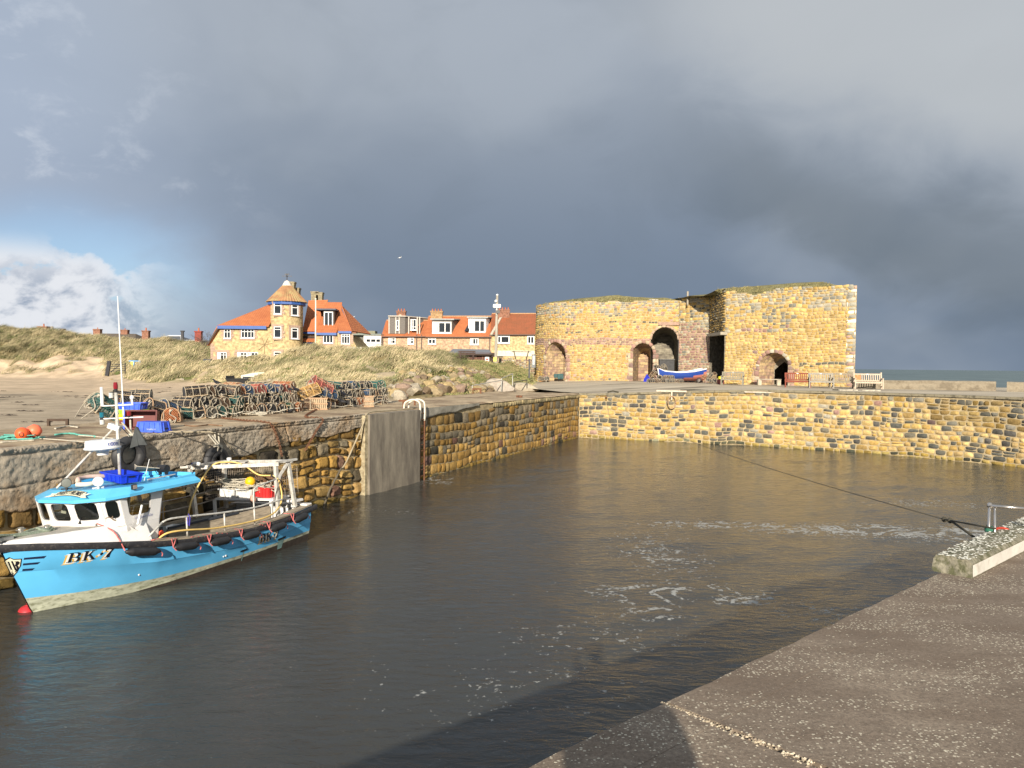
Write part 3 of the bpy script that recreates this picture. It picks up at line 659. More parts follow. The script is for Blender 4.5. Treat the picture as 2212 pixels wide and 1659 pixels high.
# for each bearing (as photo u): (distance, level) of the ground; beach - foot - face - crest - behind
TP={
 -160:[(10, -2.9), (30, -2.5), (80, -2.25), (92, -2.1), (95, -1.2), (98, .1), (104, 2.6), (112, 4.6), (118, 4.9), (130, 3), (150, 1.5)],
 0:[(10, -2.9), (30, -2.5), (80, -2.25), (92, -2.1), (95, -1.1), (98, .1), (104, 2.4), (112, 4.3), (118, 4.6), (130, 3), (150, 1.5)],
 110:[(10, -2.9), (30, -2.5), (80, -2.25), (92, -2.1), (95, -1.0), (98, .0), (104, 2.3), (112, 3.7), (118, 3.9), (130, 3), (150, 1.5)],
 200:[(10, -2.9), (30, -2.5), (80, -2.25), (90, -2.1), (94, -1.3), (98, .0), (104, 1.9), (112, 3.1), (118, 3.4), (130, 2.6), (150, 1.5)],
 250:[(10, -2.9), (30, -2.5), (66, -2.1), (84, -1.95), (90, -1.6), (97, .0), (104, 1.5), (112, 2.6), (118, 3.0), (130, 2.4), (150, 1.5)],
 320:[(10, -2.9), (30, -2.5), (66, -2.1), (72, -1.9), (76, -1.1), (80, -.6), (86, -.5), (94, .5), (104, 2.0), (116, 2.7), (130, 2.3)],
 400:[(10, -2.9), (30, -2.5), (62, -2.0), (68, -1.8), (72, -1.1), (78, .0), (84, .1), (92, .9), (104, 2.0), (116, 2.6), (130, 2.2)],
 455:[(10, -2.9), (30, -2.5), (58, -2.0), (63, -1.8), (68, -1.0), (74, -.2), (80, .0), (90, .3), (104, 1.6), (116, 2.2), (130, 2.2)],
 500:[(10, -2.9), (30, -2.5), (54, -1.95), (58, -1.7), (63, -.9), (70, -.25), (76, .0), (84, .2), (104, .8), (116, 1.0), (130, 1)],
 570:[(10, -2.9), (30, -2.4), (46, -1.95), (51, -1.6), (58, -.7), (66, .0), (71, .2), (78, .2), (104, .6), (116, .8), (130, 1)],
 640:[(10, -2.9), (30, -2.3), (41, -1.9), (46, -1.5), (55, -.5), (63, .45), (68, .75), (76, .5), (104, .5), (116, .8), (130, 1)],
 700:[(10, -2.9), (28, -2.2), (38, -1.85), (43, -1.45), (53, -.4), (61, .5), (66, .72), (74, .4), (104, .3), (116, .5), (130, 1)],
 800:[(10, -2.9), (26, -2.2), (35, -1.8), (40, -1.4), (50, -.4), (59, .45), (64, .66), (72, .2), (104, .0), (116, .3), (130, .3)],
 900:[(10, -2.9), (26, -2.2), (35.5, -1.75), (40, -1.3), (48, -.55), (57, .3), (62, .55), (70, .1), (104, .0), (116, .3), (130, .3)],
 980:[(10, -2.9), (30, -2.2), (41, -1.75), (46, -1.2), (53, -.45), (59, .15), (63, .38), (70, .0), (104, .0), (116, .3), (130, .3)],
 1040:[(10, -2.9), (34, -2.2), (47, -1.75), (51, -1.2), (56, -.5), (61, .0), (65, .12), (71, -.3), (104, -.3), (116, 0), (130, 0)],
 1090:[(10, -2.9), (38, -2.2), (51, -1.75), (55, -1.25), (60, -.75), (65, -.45), (68, -.40), (73, -.5), (104, -.5), (116, 0), (130, 0)],
 1130:[(10, -2.9), (44, -2.2), (55, -1.8), (59, -1.5), (64, -1.15), (68, -.9), (72, -.8), (76, -.8), (104, -.6), (116, 0), (130, 0)],
 1165:[(10, -2.9), (44, -2.4), (58, -2.0), (62, -1.85), (66, -1.75), (70, -1.7), (74, -1.6), (78, -1.5), (104, -1), (116, -1), (130, -1)],
 1210:[(10, -2.9), (44, -2.6), (58, -2.4), (130, -2.4)],
 1300:[(10, -2.9), (44, -2.6), (58, -2.4), (130, -2.4)],
}
_ty=np.linspace(8, 150, 285)
_tc=np.array([np.interp(_ty, [p[0] for p in TP[u]], [p[1] for p in TP[u]]) for u in TU])
def _sm(a, k):
 w=np.hanning(k+2)[1:-1]; w/=w.sum(); pad=np.pad(a, ((0, 0), (k//2, k//2)), mode='edge')
 return np.array([np.convolve(r, w, 'valid') for r in pad])
_tc=_sm(_tc, 7)
def ground_z(x, y, rough=True):
 x=np.asarray(x, float); y=np.asarray(y, float); u=1106+F*x/np.maximum(y, 1)
 ui=np.interp(u, TU, range(len(TU))); i=np.clip(ui.astype(int), 0, len(TU)-2); f=ui-i; f=f*f*(3-2*f)
 yi=np.clip((y-8)/.5, 0, len(_ty)-1.001); j=yi.astype(int); g=yi-j
 z=(_tc[i, j]*(1-g)+_tc[i, j+1]*g)*(1-f)+(_tc[i+1, j]*(1-g)+_tc[i+1, j+1]*g)*f
 if rough:
  up=np.clip((z+1.75)/1.2, 0, 1)
  z=z+up*(.40*fbm(x, y, 61, 2, .5)+.36*fbm(x, y, 62, 2, 1.4))+(1-up)*.02*fbm(x, y*2, 63, 2, .8)
 return z
def cover(x, y):
 """0 bare sand .. 1 grass"""
 z=ground_z(x, y, False); u=1106+F*x/y
 foot=np.clip((z+1.72+.35*fbm(x, y, 71, 3, .5))/.35, 0, 1)
 scarp=((u<225)&(z<.25+.55*fbm(x, y, 72, 2, .35))).astype(float)*(.55+.45*(fbm(x, y, 74, 3, .9)>-.25))
 scar2=((u>380)&(u<860)&(fbm(x, y, 73, 3, .7)>.38)).astype(float)*.7*(z<-.2)
 turf=0
 return np.clip(foot-scarp-scar2, 0, 1)
def terrain():
 a=np.linspace(-.80, .115, 300); y=np.concatenate([np.linspace(9, 40, 50), np.linspace(40.5, 125, 260), np.linspace(126, 150, 12)])
 A, Y=np.meshgrid(a, y); X=A*Y; Z=ground_z(X, Y)
 c=cover(X, Y); n1=fbm(X, Y, 81, 3, .6); n2=fbm(X, Y*2.2, 82, 4, .35)
 wet=np.clip((60-Y+5*n2+(X+30)*-.1)/9, 0, 1)
 dry=np.array([.53, .41, .28]); wetc=np.array([.41, .335, .24])
 sand=dry*(1-wet[..., None])+wetc*wet[..., None]; sand=sand*(1+.10*n1[..., None])
 weed=(n2>.62)&(Y<62); sand[weed]*=.62
 olive=np.array([.25, .20, .10]); green=np.array([.12, .15, .04])
 U=1106+F*X/Y
 gr=olive[None, None]*(1+.3*n1[..., None]); gm=np.clip(fbm(X, Y, 84, 2, .3)*1.2+(U>900)*.6-.1, 0, 1)[..., None]; gr=gr*(1-gm)+green*gm
 col=sand*(1-c[..., None])+gr*c[..., None]
 # keep under the quay strip
 S_=(X-W0[0])*WT[0]+(Y-W0[1])*WT[1]; O_=(X-W0[0])*WN[0]+(Y-W0[1])*WN[1]
 inside=O_>-3.75-np.maximum(0, S_-22)*.215
 inside&=S_<S_COR+1.5
 Z=np.where(inside, np.minimum(Z, -2.6)-np.clip(O_+3.5, 0, 3)*1.5, Z)
 V=np.stack([X, Y, Z], -1).reshape(-1, 3); nx, ny=len(a), len(y); q=np.arange(nx*ny).reshape(ny, nx)
 Fq=np.stack([q[:-1, :-1], q[:-1, 1:], q[1:, 1:], q[1:, :-1]], -1).reshape(-1, 4)
 m=mat('sand_and_turf', (1, 1, 1), .95, .22, .8, .6, 5.0, tint=True, spec=.1, bdist=.08)
 o=npmesh('beach', V, Fq, m, tint=np.clip(col.reshape(-1, 3), 0.01, 1)); tag(o, kind='structure')
terrain()
def blades(P, H, lean, wid, tint, rng, nb, spread, name, label, material, seg=3):
 """marram tufts at points P (n,3): each nb curved blades leaning with the wind; one mesh"""
 n=len(P); N=n*nb
 base=np.repeat(P, nb, 0)+np.concatenate([rng.normal(0, 1, (N, 2))*np.repeat(spread, nb)[:, None]*.5, np.zeros((N, 1))], 1)
 h=np.repeat(H, nb)*rng.uniform(.55, 1.1, N); az=rng.uniform(0, 2*math.pi, N)
 out=np.stack([np.cos(az), np.sin(az)], 1)*rng.uniform(.1, .55, N)[:, None]; wind=np.array([lean, .05])
 dirv=out+wind[None]*rng.uniform(.7, 1.3, N)[:, None]
 yaw=rng.uniform(-.8, .8, N); side=np.stack([np.cos(yaw), np.sin(yaw), np.zeros(N)], 1)
 w=wid*rng.uniform(.6, 1.4, N); Vs=[]
 for k in range(seg+1):
  t=k/seg; off=dirv*(h*t**1.7)[:, None]; zz=h*(t-.38*t**2.4*np.hypot(dirv[:, 0], dirv[:, 1])*1.4)
  c=base+np.stack([off[:, 0], off[:, 1], zz], 1); ww=(w*(1-t*.92))[:, None]
  Vs+=[c-side*ww, c+side*ww]
 V=np.stack(Vs, 1).reshape(-1, 3); b=np.arange(N)*(2*seg+2)
 Fq=np.concatenate([np.stack([b+2*k, b+2*k+1, b+2*k+3, b+2*k+2], 1)[:, None] for k in range(seg)], 1).reshape(-1, 4)
 tn=np.repeat(np.repeat(tint, nb, 0)*rng.uniform(.75, 1.25, (N, 1)), seg, 0)
 o=npmesh(name, V, Fq, material, tint=np.clip(tn, .005, 1)); return tag(o, label, 'grass', kind='stuff')
GRASS=mat('marram', (1, 1, 1), .75, .10, 2, tint=True, spec=.25)
def grass_tint(x, y, rng, straw=.6):
 n=len(x); f=np.clip(.5+.35*fbm(x, y, 91, 2, .4)+.5*fbm(x, y, 92, 2, 1.7)+rng.normal(0, .16, n), 0, 1)[:, None]
 a=np.array([.54, .45, .27]); b=np.array([.15, .14, .07]); c=a*f+b*(1-f)
 g=(rng.random(n)<.10)[:, None]; return np.where(g, np.array([.12, .16, .045]), c)
def scatter_grass():
 rng=np.random.default_rng(17)
 def pts(n, u0, u1, y0, y1, ok):
  y=np.sqrt(rng.uniform(y0**2, y1**2, n)); u=rng.uniform(u0, u1, n); x=(u-1106)/F*y
  k=ok(x, y, u)&(cover(x, y)>rng.uniform(.3, .9, n)); return x[k], y[k]
 x, y=pts(17000, -60, 520, 70, 121, lambda x, y, u:~((u>440)&(y>76)&(y<100)))
 P=np.stack([x, y, ground_z(x, y)-.03], 1)
 blades(P, rng.uniform(.55, 1.25, len(x)), .9, .022, grass_tint(x, y, rng), rng, 15, rng.uniform(.25, .6, len(x)), 'dune_grass', 'wind-combed straw and olive marram grass covering the dunes behind the beach', GRASS)
 x, y=pts(15000, 420, 1000, 42, 74, lambda x, y, u:(ground_z(x, y, False)>-1.75)&~((u>840)&(ground_z(x, y, False)<(u-840)*.0035-.9)))
 P=np.stack([x, y, ground_z(x, y)-.03], 1); H=np.interp(ground_z(x, y, False), [-1.7, -.2, .6], [.28, .5, .85])*rng.uniform(.6, 1.15, len(x))
 blades(P, H, .8, .016, grass_tint(x, y, rng)*1.08, rng, 17, rng.uniform(.2, .5, len(x)), 'mound_grass', 'long pale straw grass blown over the mound in front of the houses', GRASS)
 x, y=pts(9000, 860, 1170, 42, 76, lambda x, y, u:ground_z(x, y, False)>-1.6)
 P=np.stack([x, y, ground_z(x, y)-.02], 1); rn=np.array([.15, .17, .06])*rng.uniform(.7, 1.5, (len(x), 1)); st=np.array([.36, .30, .15])*rng.uniform(.7, 1.2, (len(x), 1))
 blades(P, rng.uniform(.07, .20, len(x)), .5, .016, np.where(rng.random((len(x), 1))<.55, rn, st), rng, 12, rng.uniform(.25, .5, len(x)), 'short_turf', 'short green and straw turf on the right shoulder of the mound', GRASS, seg=2)
scatter_grass()
def rock_mesh(name, seed, cube=.35):
 r=np.random.default_rng(seed); import bmesh
 bm=bmesh.new(); bmesh.ops.create_icosphere(bm, subdivisions=3, radius=1.0)
 pl=[(Vector(r.normal(0, 1, 3)).normalized(), r.uniform(.55, .85)) for _ in range(9)]
 off=r.uniform(0, 50, 3)
 for v in bm.verts:
  p=v.co.copy()
  for nn, d in pl:
   k=p.dot(nn)
   if k>d:p-=nn*(k-d)
  q=p*2.6
  p*=1+.07*float(fbm(q.x+off[0], q.y+q.z*1.3+off[1], seed, 3, 1.4)); v.co=p
 me=bpy.data.meshes.new(name); bm.to_mesh(me); bm.free()
 for f in me.polygons:f.use_smooth= True
 me.set_sharp_from_angle(angle=math.radians(28)); return me
def rocks():
 cols={'tan':(.32, .25, .15), 'pale grey':(.37, .32, .24), 'brown':(.19, .14, .09), 'golden':(.40, .30, .15), 'pinkish':(.28, .20, .15)}
 variants=[]
 for i, (cn, c) in enumerate(cols.items()):
  m=mat('boulder_'+cn.replace(' ', '_'), c, .92, .30, 2.5, .7, 7.0, spec=.15, dirt=(tuple(q*.5 for q in c), .55, .7, 3), bdist=.05)
  for k in range(2):
   me=rock_mesh('boulder_shape', 100+i*5+k); me.materials.append(m); variants.append((cn, me))
 r=random.Random(21); n=0; got=[]
 spots=[]
 for k in range(230):
  u=r.uniform(856, 1060); y0=np.interp(u, [856, 1060], [36.0, 47.6]); y=y0+r.random()**1.35*np.interp(u, [856, 920, 1060], [12, 15, 11]); spots.append((u, y, r.uniform(.16, .42)*(1.15 if y-y0<4 else .8)))
 for k in range(26):u=r.uniform(660, 860); spots.append((u, np.interp(u, [660, 860], [42, 39])+r.uniform(0, 5), r.uniform(.10, .26)))
 for k in range(20):u=r.uniform(215, 640); spots.append((u, np.interp(u, [215, 330, 450, 640], [86, 72, 64, 46])+r.uniform(-1, 2.5), r.uniform(.10, .26)))
 named=[]
 for (u, y, s) in spots:
  x=(u-1106)/F*y
  if any((x-a)**2+(y-b)**2<(.55*(s+c))**2 for a, b, c in got): continue
  got.append((x, y, s)); cn, me=r.choice(variants)
  if u<860 and r.random()<.5:cn, me=variants[2]
  o=bpy.data.objects.new('boulder', me); COL.objects.link(o)
  z=float(ground_z(x, y)); o.location=(x, y, z+s*.25); o.rotation_euler=(r.uniform(-.5, .5), r.uniform(-.5, .5), r.uniform(0, 6)); o.scale=(s*r.uniform(.9, 1.5), s*r.uniform(.8, 1.2), s*r.uniform(.6, .95))
  size='small' if s<.22 else ('medium' if s<.33 else 'large')
  if u>856:band='low by the quay edge' if y<np.interp(u, [856, 1060], [36.0, 47.6])+4 else 'up the rock bank'; where=f'{size} {cn} boulder {band}, '+('beside the pot stack' if u<905 else ('in the middle of the bank' if u<985 else 'near the handrail'))
  elif u>640:where=f'{size} {cn} boulder in the sandy foot of the mound behind the pots'
  else:where=f'{size} {cn} stone on the beach at the foot of the dune grass'
  tag(o, where, 'boulder', 'boulders along the foot of the mound' if u>640 else 'stones at the back of the beach', 'thing'); named.append((where, u, o))
 for w in {a for a, b, c in named}:
  L_=sorted([(b, c) for a, b, c in named if a==w], key=lambda q:q[0])
  if len(L_)>1:
   for k, (b, c) in enumerate(L_):c['label']=(['first', 'second', 'third', 'fourth', 'fifth', 'sixth', 'seventh', 'eighth', 'ninth', 'tenth', 'eleventh', 'twelfth', 'thirteenth'][min(k, 12)]+' '+w.replace(' boulder ', ' boulder from the left ').replace(' stone on', ' stone from the left on')).replace('in the sandy foot of the mound behind the pots', 'in the sand behind the pots').replace('on the beach at the foot of the dune grass', 'at the foot of the dune grass').replace(', in the middle of the bank', ', mid bank').replace(', near the handrail', ' near the handrail')
   for b, c in L_:
    while len(c['label'].split())>15:c['label']=' '.join(c['label'].replace(' low by the quay edge', ' by the quay').replace(' up the rock bank', ' up the bank').replace('small ', '').split()[:15])
 # grouted pale rubble by the handrail
 me=rock_mesh('boulder_shape', 300); me.materials.append(mat('grouted_rubble', (.44, .38, .31), .95, .3, 4, 1.0, 14, bdist=.08)); o=bpy.data.objects.new('boulder', me); COL.objects.link(o)
 o.location=(-.9, 50.6, -1.45); o.scale=(1.15, .7, .62); tag(o, 'whitish lump of grouted rubble just left of the thin handrail', 'boulder', kind='thing')
 me=rock_mesh('boulder_shape', 301); me.materials.append(MATS['boulder_pale_grey']); o=bpy.data.objects.new('boulder', me); COL.objects.link(o)
 o.location=(.75, 55.5, -1.65); o.scale=(1.5, .8, .45); tag(o, 'broad flat grey boulder behind the thin handrail', 'boulder', kind='thing')
rocks()
# ---- seaweed on the sand
def weed():
 m=MB(); r=random.Random(31)
 for k in range(75):
  y=r.uniform(24, 62); u=r.uniform(0, 760); x=(u-1106)/F*y
  if (x-W0[0])*WN[0]+(y-W0[1])*WN[1]>-4.6: continue
  L_=r.uniform(.2, 1.6); z=float(ground_z(x, y))
  for q in range(int(4+L_*8)):
   a=x+r.uniform(-L_, L_)*.6; b=y+r.gauss(0, .10); s=r.uniform(.03, .12)
   m.add([(a-s*1.5, b, z), (a, b-s, z+s*.25), (a+s*1.6, b, z), (a, b+s, z+s*.2), (a, b, z+s*.5)], [(0, 1, 4), (1, 2, 4), (2, 3, 4), (3, 0, 4)])
 tag(m.build('seaweed', mat('seaweed', (.055, .038, .024), .8, .4, 8)), 'scraps of dark seaweed strewn in lines over the wet sand', 'seaweed', kind='stuff')
weed()
# ============================================================ lime kilns
def kiln_color(kind):
 def f(s, h, r):
  q=r.random(); n=float(fbm(s*.5, h, 77, 2, 1.2))
  if kind=='red':
   if h>5.2:c=(YEL+GRY+DRK[:1])[r.integers(12)]
   elif h>4.2:c=(PNK+GRY)[r.integers(8)]
   else:c=PNK[r.integers(4)] if q<.75 else GRY[r.integers(4)]
   return np.array(c)*r.uniform(.8, 1.15)*1.08
  if kind=='over': return np.array((YEL+DRK+GRY)[r.integers(12)])*r.uniform(.75, 1.1)
  c=YEL[r.integers(len(YEL))]
  if kind=='drum':
   if 3.25<h<3.85:c=(PNK+PNK+[(.40, .27, .16)])[r.integers(9)]
   elif (4.95<h<5.15 and q<.30) or (4.25<h<4.5 and q<.16 and s>3):c=DRK[r.integers(4)]
   elif q<.012:c=DRK[1]
   elif q<.05:c=PNK[r.integers(4)]
   elif q<.10+.1*max(0, n):c=ORG[r.integers(2)]
   elif h>5.6-.5*n and q<.6:c=GRY[r.integers(4)]
  else:
   if 1.55<h<1.8 and s>5.4 and q<.5:c=DRK[1]
   elif 4.0<h<4.35 and s<5.0 and q<.7:c=(PNK+GRY)[r.integers(8)]
   elif h>5.3+.9*n+(s-3)*.17 and q<.5:c=GRY[r.integers(4)]
   elif h>4.4 and 2.8<s<5.0 and q<.5:c=tuple(np.array(GRY[2])*.8)
   elif q<.03:c=PNK[r.integers(4)]
  c=np.array(c)*r.uniform(.82, 1.18)
  return c
 return f
def arch_hole(sc, w, hs):
 """opening: centre, half-width, spring height -> test and clearance"""
 return lambda s, h, m=0.0:abs(s-sc)<w+m and (h<hs or (s-sc)**2+(h-hs)**2<(w+m)**2)
def ring_stones(S, sc, w, hs, rng, cols, depth=.42, n=None):
 """voussoirs round an arch plus its jamb stones"""
 R=math.pi*(w+depth/2);
 def SA(a, b, d):
  th=math.pi-a/(w+depth/2); rr=w+b
  return S(sc+rr*np.cos(th), hs+rr*np.sin(th), d+.035)
 k=int(round(R/.30))
 A=stones(SA, R, depth, (depth*.99, depth), (R/k*.92, R/k*1.08), lambda s, h, r:np.array(cols[r.integers(len(cols))])*r.uniform(.85, 1.15), rng, joint=.03, bulge=.04, res=3, warp=.01)
 B=stones(lambda s, h, d:S(sc-w-.5+s, h, d+.02), .5, hs, (.26, .42), (.3, .6), lambda s, h, r:np.array(cols[r.integers(len(cols))])*r.uniform(.85, 1.1), rng, joint=.03, bulge=.04, res=3, warp=.01)
 C=stones(lambda s, h, d:S(sc+w+s, h, d+.02), .5, hs, (.26, .42), (.3, .6), lambda s, h, r:np.array(cols[r.integers(len(cols))])*r.uniform(.85, 1.1), rng, joint=.03, bulge=.04, res=3, warp=.01)
 return [A, B, C]
def recess(S, sc, w, hs, depth, k, mtl, shift=0.0, back=True):
 """splayed vault behind an arch: lofted inwards, closed by a back wall"""
 m=MB(); n=14; prof=[(-1, 0.0)]+[(-1, None)]; pr=[(-w, 0)]+[(-w, hs*.5)]+[(w*math.cos(math.pi-math.pi*i/n), hs+w*math.sin(math.pi*i/n)) for i in range(n+1)]+[(w, hs*.5), (w, 0)]
 J=8; vs=[]
 for j in range(J+1):
  t=j/J; kk=1-(1-k)*t
  for a, b in pr:
   x, y, z=S(np.array(sc+a*kk+shift*t), np.array(b*(kk*.5+.5)), np.array(-depth*t+.0)); vs.append((float(x), float(y), float(z)))
 q=len(pr); fs=[(j*q+i, (j+1)*q+i, (j+1)*q+i+1, j*q+i+1) for j in range(J) for i in range(q-1)]
 if back:fs.append(tuple(J*q+i for i in range(q)))
 m.add(vs, fs); return m
def bed(S, L, H, keep, mtl, parent, name='wall_core', top=None, d=-.02, step=.12):
 """mortar sheet behind the stones, with the openings really open"""
 ns, nh=int(L/step), int(H/step); s=np.linspace(0, L, ns+1); h=np.linspace(0, H, nh+1); Sg, Hg=np.meshgrid(s, h)
 x, y, z=S(Sg, Hg, np.full_like(Sg, d)); V=np.stack([x, y, z], -1).reshape(-1, 3); q=np.arange((ns+1)*(nh+1)).reshape(nh+1, ns+1); F_=[]
 for j in range(nh):
  for i in range(ns):
   a, b=(s[i]+s[i+1])/2, (h[j]+h[j+1])/2
   if keep(a, b) and (top is None or b<top(a)):F_.append((q[j, i], q[j, i+1], q[j+1, i+1], q[j+1, i]))
 return npmesh(name, V, np.array(F_), mtl, parent, smooth=False)
VAULT= None
def rubble_mat(name, c1, c2, mort, scale=3.0, rowh=.22, brw=.42, bump=.5):
 """rubble laid in rough courses, for places too small or too dark for single stones"""
 m=bpy.data.materials.new(name); m.use_nodes= True; t=m.node_tree; L=t.links.new; p=t.nodes['Principled BSDF']; p.inputs['Roughness'].default_value=.92; p.inputs['Specular IOR Level'].default_value=.15
 co=t.nodes.new('ShaderNodeTexCoord'); sp_=t.nodes.new('ShaderNodeSeparateXYZ'); L(co.outputs['Object'], sp_.inputs[0])
 ad=t.nodes.new('ShaderNodeMath'); L(sp_.outputs[0], ad.inputs[0]); L(sp_.outputs[1], ad.inputs[1])
 cb=t.nodes.new('ShaderNodeCombineXYZ'); L(ad.outputs[0], cb.inputs[0]); L(sp_.outputs[2], cb.inputs[1])
 n=t.nodes.new('ShaderNodeTexNoise'); n.inputs['Scale'].default_value=1.6; n.inputs['Detail'].default_value=3; L(cb.outputs[0], n.inputs['Vector'])
 mx=t.nodes.new('ShaderNodeVectorMath'); mx.operation='MULTIPLY_ADD'; L(n.outputs['Color'], mx.inputs[0]); mx.inputs[1].default_value=(.28, .16, 0); L(cb.outputs[0], mx.inputs[2])
 b=t.nodes.new('ShaderNodeTexBrick'); L(mx.outputs[0], b.inputs['Vector']); b.inputs['Scale'].default_value=1.0; b.inputs['Brick Width'].default_value=brw; b.inputs['Row Height'].default_value=rowh
 b.inputs['Mortar Size'].default_value=.014; b.inputs['Mortar Smooth'].default_value=.4; b.offset=.43; b.squash=.7; b.squash_frequency=3
 b.inputs['Color1'].default_value=(*c1, 1); b.inputs['Color2'].default_value=(*c2, 1); b.inputs['Mortar'].default_value=(*mort, 1)
 n2=t.nodes.new('ShaderNodeTexNoise'); n2.inputs['Scale'].default_value=3.2; n2.inputs['Detail'].default_value=6; L(cb.outputs[0], n2.inputs['Vector'])
 mr=t.nodes.new('ShaderNodeMapRange'); L(n2.outputs['Fac'], mr.inputs[0]); mr.inputs[1].default_value=.3; mr.inputs[2].default_value=.7; mr.inputs[3].default_value=.62; mr.inputs[4].default_value=1.3
 sc=t.nodes.new('ShaderNodeVectorMath'); sc.operation='SCALE'; L(b.outputs['Color'], sc.inputs[0]); L(mr.outputs[0], sc.inputs['Scale']); L(sc.outputs[0], p.inputs['Base Color'])
 bp=t.nodes.new('ShaderNodeBump'); bp.inputs['Strength'].default_value=bump; bp.inputs['Distance'].default_value=.06
 iv=t.nodes.new('ShaderNodeMath'); iv.operation='MULTIPLY_ADD'; L(b.outputs['Fac'], iv.inputs[0]); iv.inputs[1].default_value=-.8; L(n2.outputs['Fac'], iv.inputs[2]); L(iv.outputs[0], bp.inputs['Height']); L(bp.outputs[0], p.inputs['Normal'])
 return m
def kilns():
 root=thing('lime_kilns', 'massive golden stone lime kilns with arches and turf on top, beyond the dock', 'lime kiln')
 rng=np.random.default_rng(55)
 vault=rubble_mat('vault_rubble', (.52, .38, .20), (.30, .19, .15), (.36, .29, .20), rowh=.24, brw=.44, bump=.8)
 dark_rubble=rubble_mat('inner_rubble', (.30, .27, .20), (.17, .15, .12), (.22, .19, .15), rowh=.17, brw=.35)  # darker rubble for the passage, inner chamber and tall arch
 Z0=YZ-.25
 # -- rounded western kiln with three arches
 plan=spline([(5.0, 76, 0), (2.7, 73.5, 0), (2.05, 70.6, 0), (2.7, 68.2, 0), (4.3, 66.3, 0), (6.9, 65.1, 0), (9.8, 64.4, 0), (12.6, 63.9, 0), (13.75, 63.7, 0)], 5)
 pts=[(p.x, p.y) for p in plan]
 S, L, cum=line_surface(pts, Z0, lean=.018)
 P=np.array(pts)
 def s_at(u):
  b=(P[:, 0])/P[:, 1]; i=np.where(P[:, 1]<70)[0]; return float(np.interp((u-1106)/F, b[i], cum[i]))
 H0=6.95
 top1= lambda s:H0+.0+.10*float(fbm(s, 0, 3, 3, 1.0))-(.45*max(0, 1-abs(s-s_at(1170))/1.2) if s<6 else 0)
 ar=[(s_at(1197), 1.12, 2.40), (s_at(1388), .80, 2.62), (s_at(1434.5), 1.03, 3.72)]
 holes=[arch_hole(*a) for a in ar]
 def keep(s, h): return not any(H(s, h, .20 if i<2 else .12) for i, H in enumerate(holes)) and not (abs(s-ar[0][0])<ar[0][1]+.42 and h<ar[0][2]) and not (abs(s-ar[1][0])<ar[1][1]+.42 and h<ar[1][2])
 parts=[stones(S, L, 7.3, (.13, .24), (.16, .40), kiln_color('drum'), rng, keep=keep, top=top1, joint=.016, bulge=.04, res=3, warp=.10, wf=1.2, merge=.25)]
 for i, (a, w, hs) in enumerate(ar):parts+=ring_stones(S, a, w, hs, rng, (PNK+[(.46, .36, .25), (.5, .42, .28)] if i<2 else [(.52, .42, .26), (.5, .38, .26), (.42, .30, .22)]), depth=.30 if i<2 else .22)[:3 if i<2 else 1]
 V, Fq, tn=join(parts); o=npmesh('rounded_wall', V, Fq, STONE_FAR, root, tint=tn)
 bed(S, L, 7.1, lambda s, h: not any(H(s, h, .06) for H in holes), MORTAR, o, 'mortar', top=top1)
 for i, (a, w, hs) in enumerate(ar):
  m=recess(S, a, w+.11, hs, (2.6, 2.4, 3.4)[i], (.55, .55, .8)[i], vault, shift=(.25, .1, .0)[i]); m.build('arch_recess', vault if i<2 else dark_rubble, root)
 # pinkish flat lintel course over the tall arch
 lm=MB(); a, w, hs=ar[2]
 p0, p1=[Vector([float(q) for q in S(np.array(a+k), np.array(hs+w+.30), np.array(.04))]) for k in (-w*.55, w*1.15)]; lm.bar(p0, p1, .14, .26); lm.build('relieving_lintel', mat('pink_ashlar', (.36, .24, .18), .9, .3, 4, .5, 12), root)
 # doorway leaf deep inside the tall arch
 # -- reddish face between the kilns
 pts2=[(13.75, 63.7), (15.78, 61.6)]
 S2, L2, _=line_surface(pts2, Z0); t2= lambda s:H0+.12+.02*s+.1*float(fbm(s*2, 4, 6, 2, 1))
 A=stones(S2, L2, 7.3, (.14, .26), (.25, .55), kiln_color('red'), rng, top=t2, joint=.018, bulge=.04, res=3, warp=.03, wf=.8, merge=.1)
 o=npmesh('red_sandstone_face', *A[:2], STONE_FAR, root, tint=A[2]); bed(S2, L2, 7.1, lambda s, h: True, MORTAR, o, 'mortar', top=t2)
 # -- wall over the passage, on a timber lintel, seen end on; passage running back under it
 pts3=[(15.78, 61.6), (15.48, 56.35)]
 S3, L3, _=line_surface(pts3, Z0); hl= lambda s:4.05-.02*s
 t3= lambda s:H0+.15+.02*s+.12*float(fbm(s*2, 9, 6, 2, 1))
 A=stones(S3, L3, 7.3, (.12, .22), (.16, .38), kiln_color('over'), rng, keep=lambda s, h:h>hl(s)+.12, top=t3, joint=.02, bulge=.10, res=3, warp=.06, wf=1.0)
 o=npmesh('passage_wall', *A[:2], STONE_FAR, root, tint=A[2]); bed(S3, L3, 7.1, lambda s, h:h>hl(s), MORTAR, o, 'mortar', top=t3)
 lm=MB(); lm.bar((15.74, 61.4, Z0+4.02), (15.42, 56.2, Z0+3.96), .5, .22); lm.build('passage_lintel', mat('grey_timber', (.33, .29, .22), .85, .3, 5, .5, 20, stretch=(1, 5, 5)), root)
 # passage interior: floor line of rubble walls
 m=MB()
 m.add([(15.78, 61.6, Z0), (22, 66, Z0), (22, 66, Z0+4.2), (15.78, 61.6, Z0+4.2)], [(0, 1, 2, 3)])
 m.add([(15.5, 56.3, Z0), (22, 59.5, Z0), (22, 59.5, Z0+4.2), (15.5, 56.3, Z0+4.2)], [(3, 2, 1, 0)])
 m.add([(22, 66, Z0), (22, 59.5, Z0), (22, 59.5, Z0+4.2), (22, 66, Z0+4.2)], [(0, 1, 2, 3)])
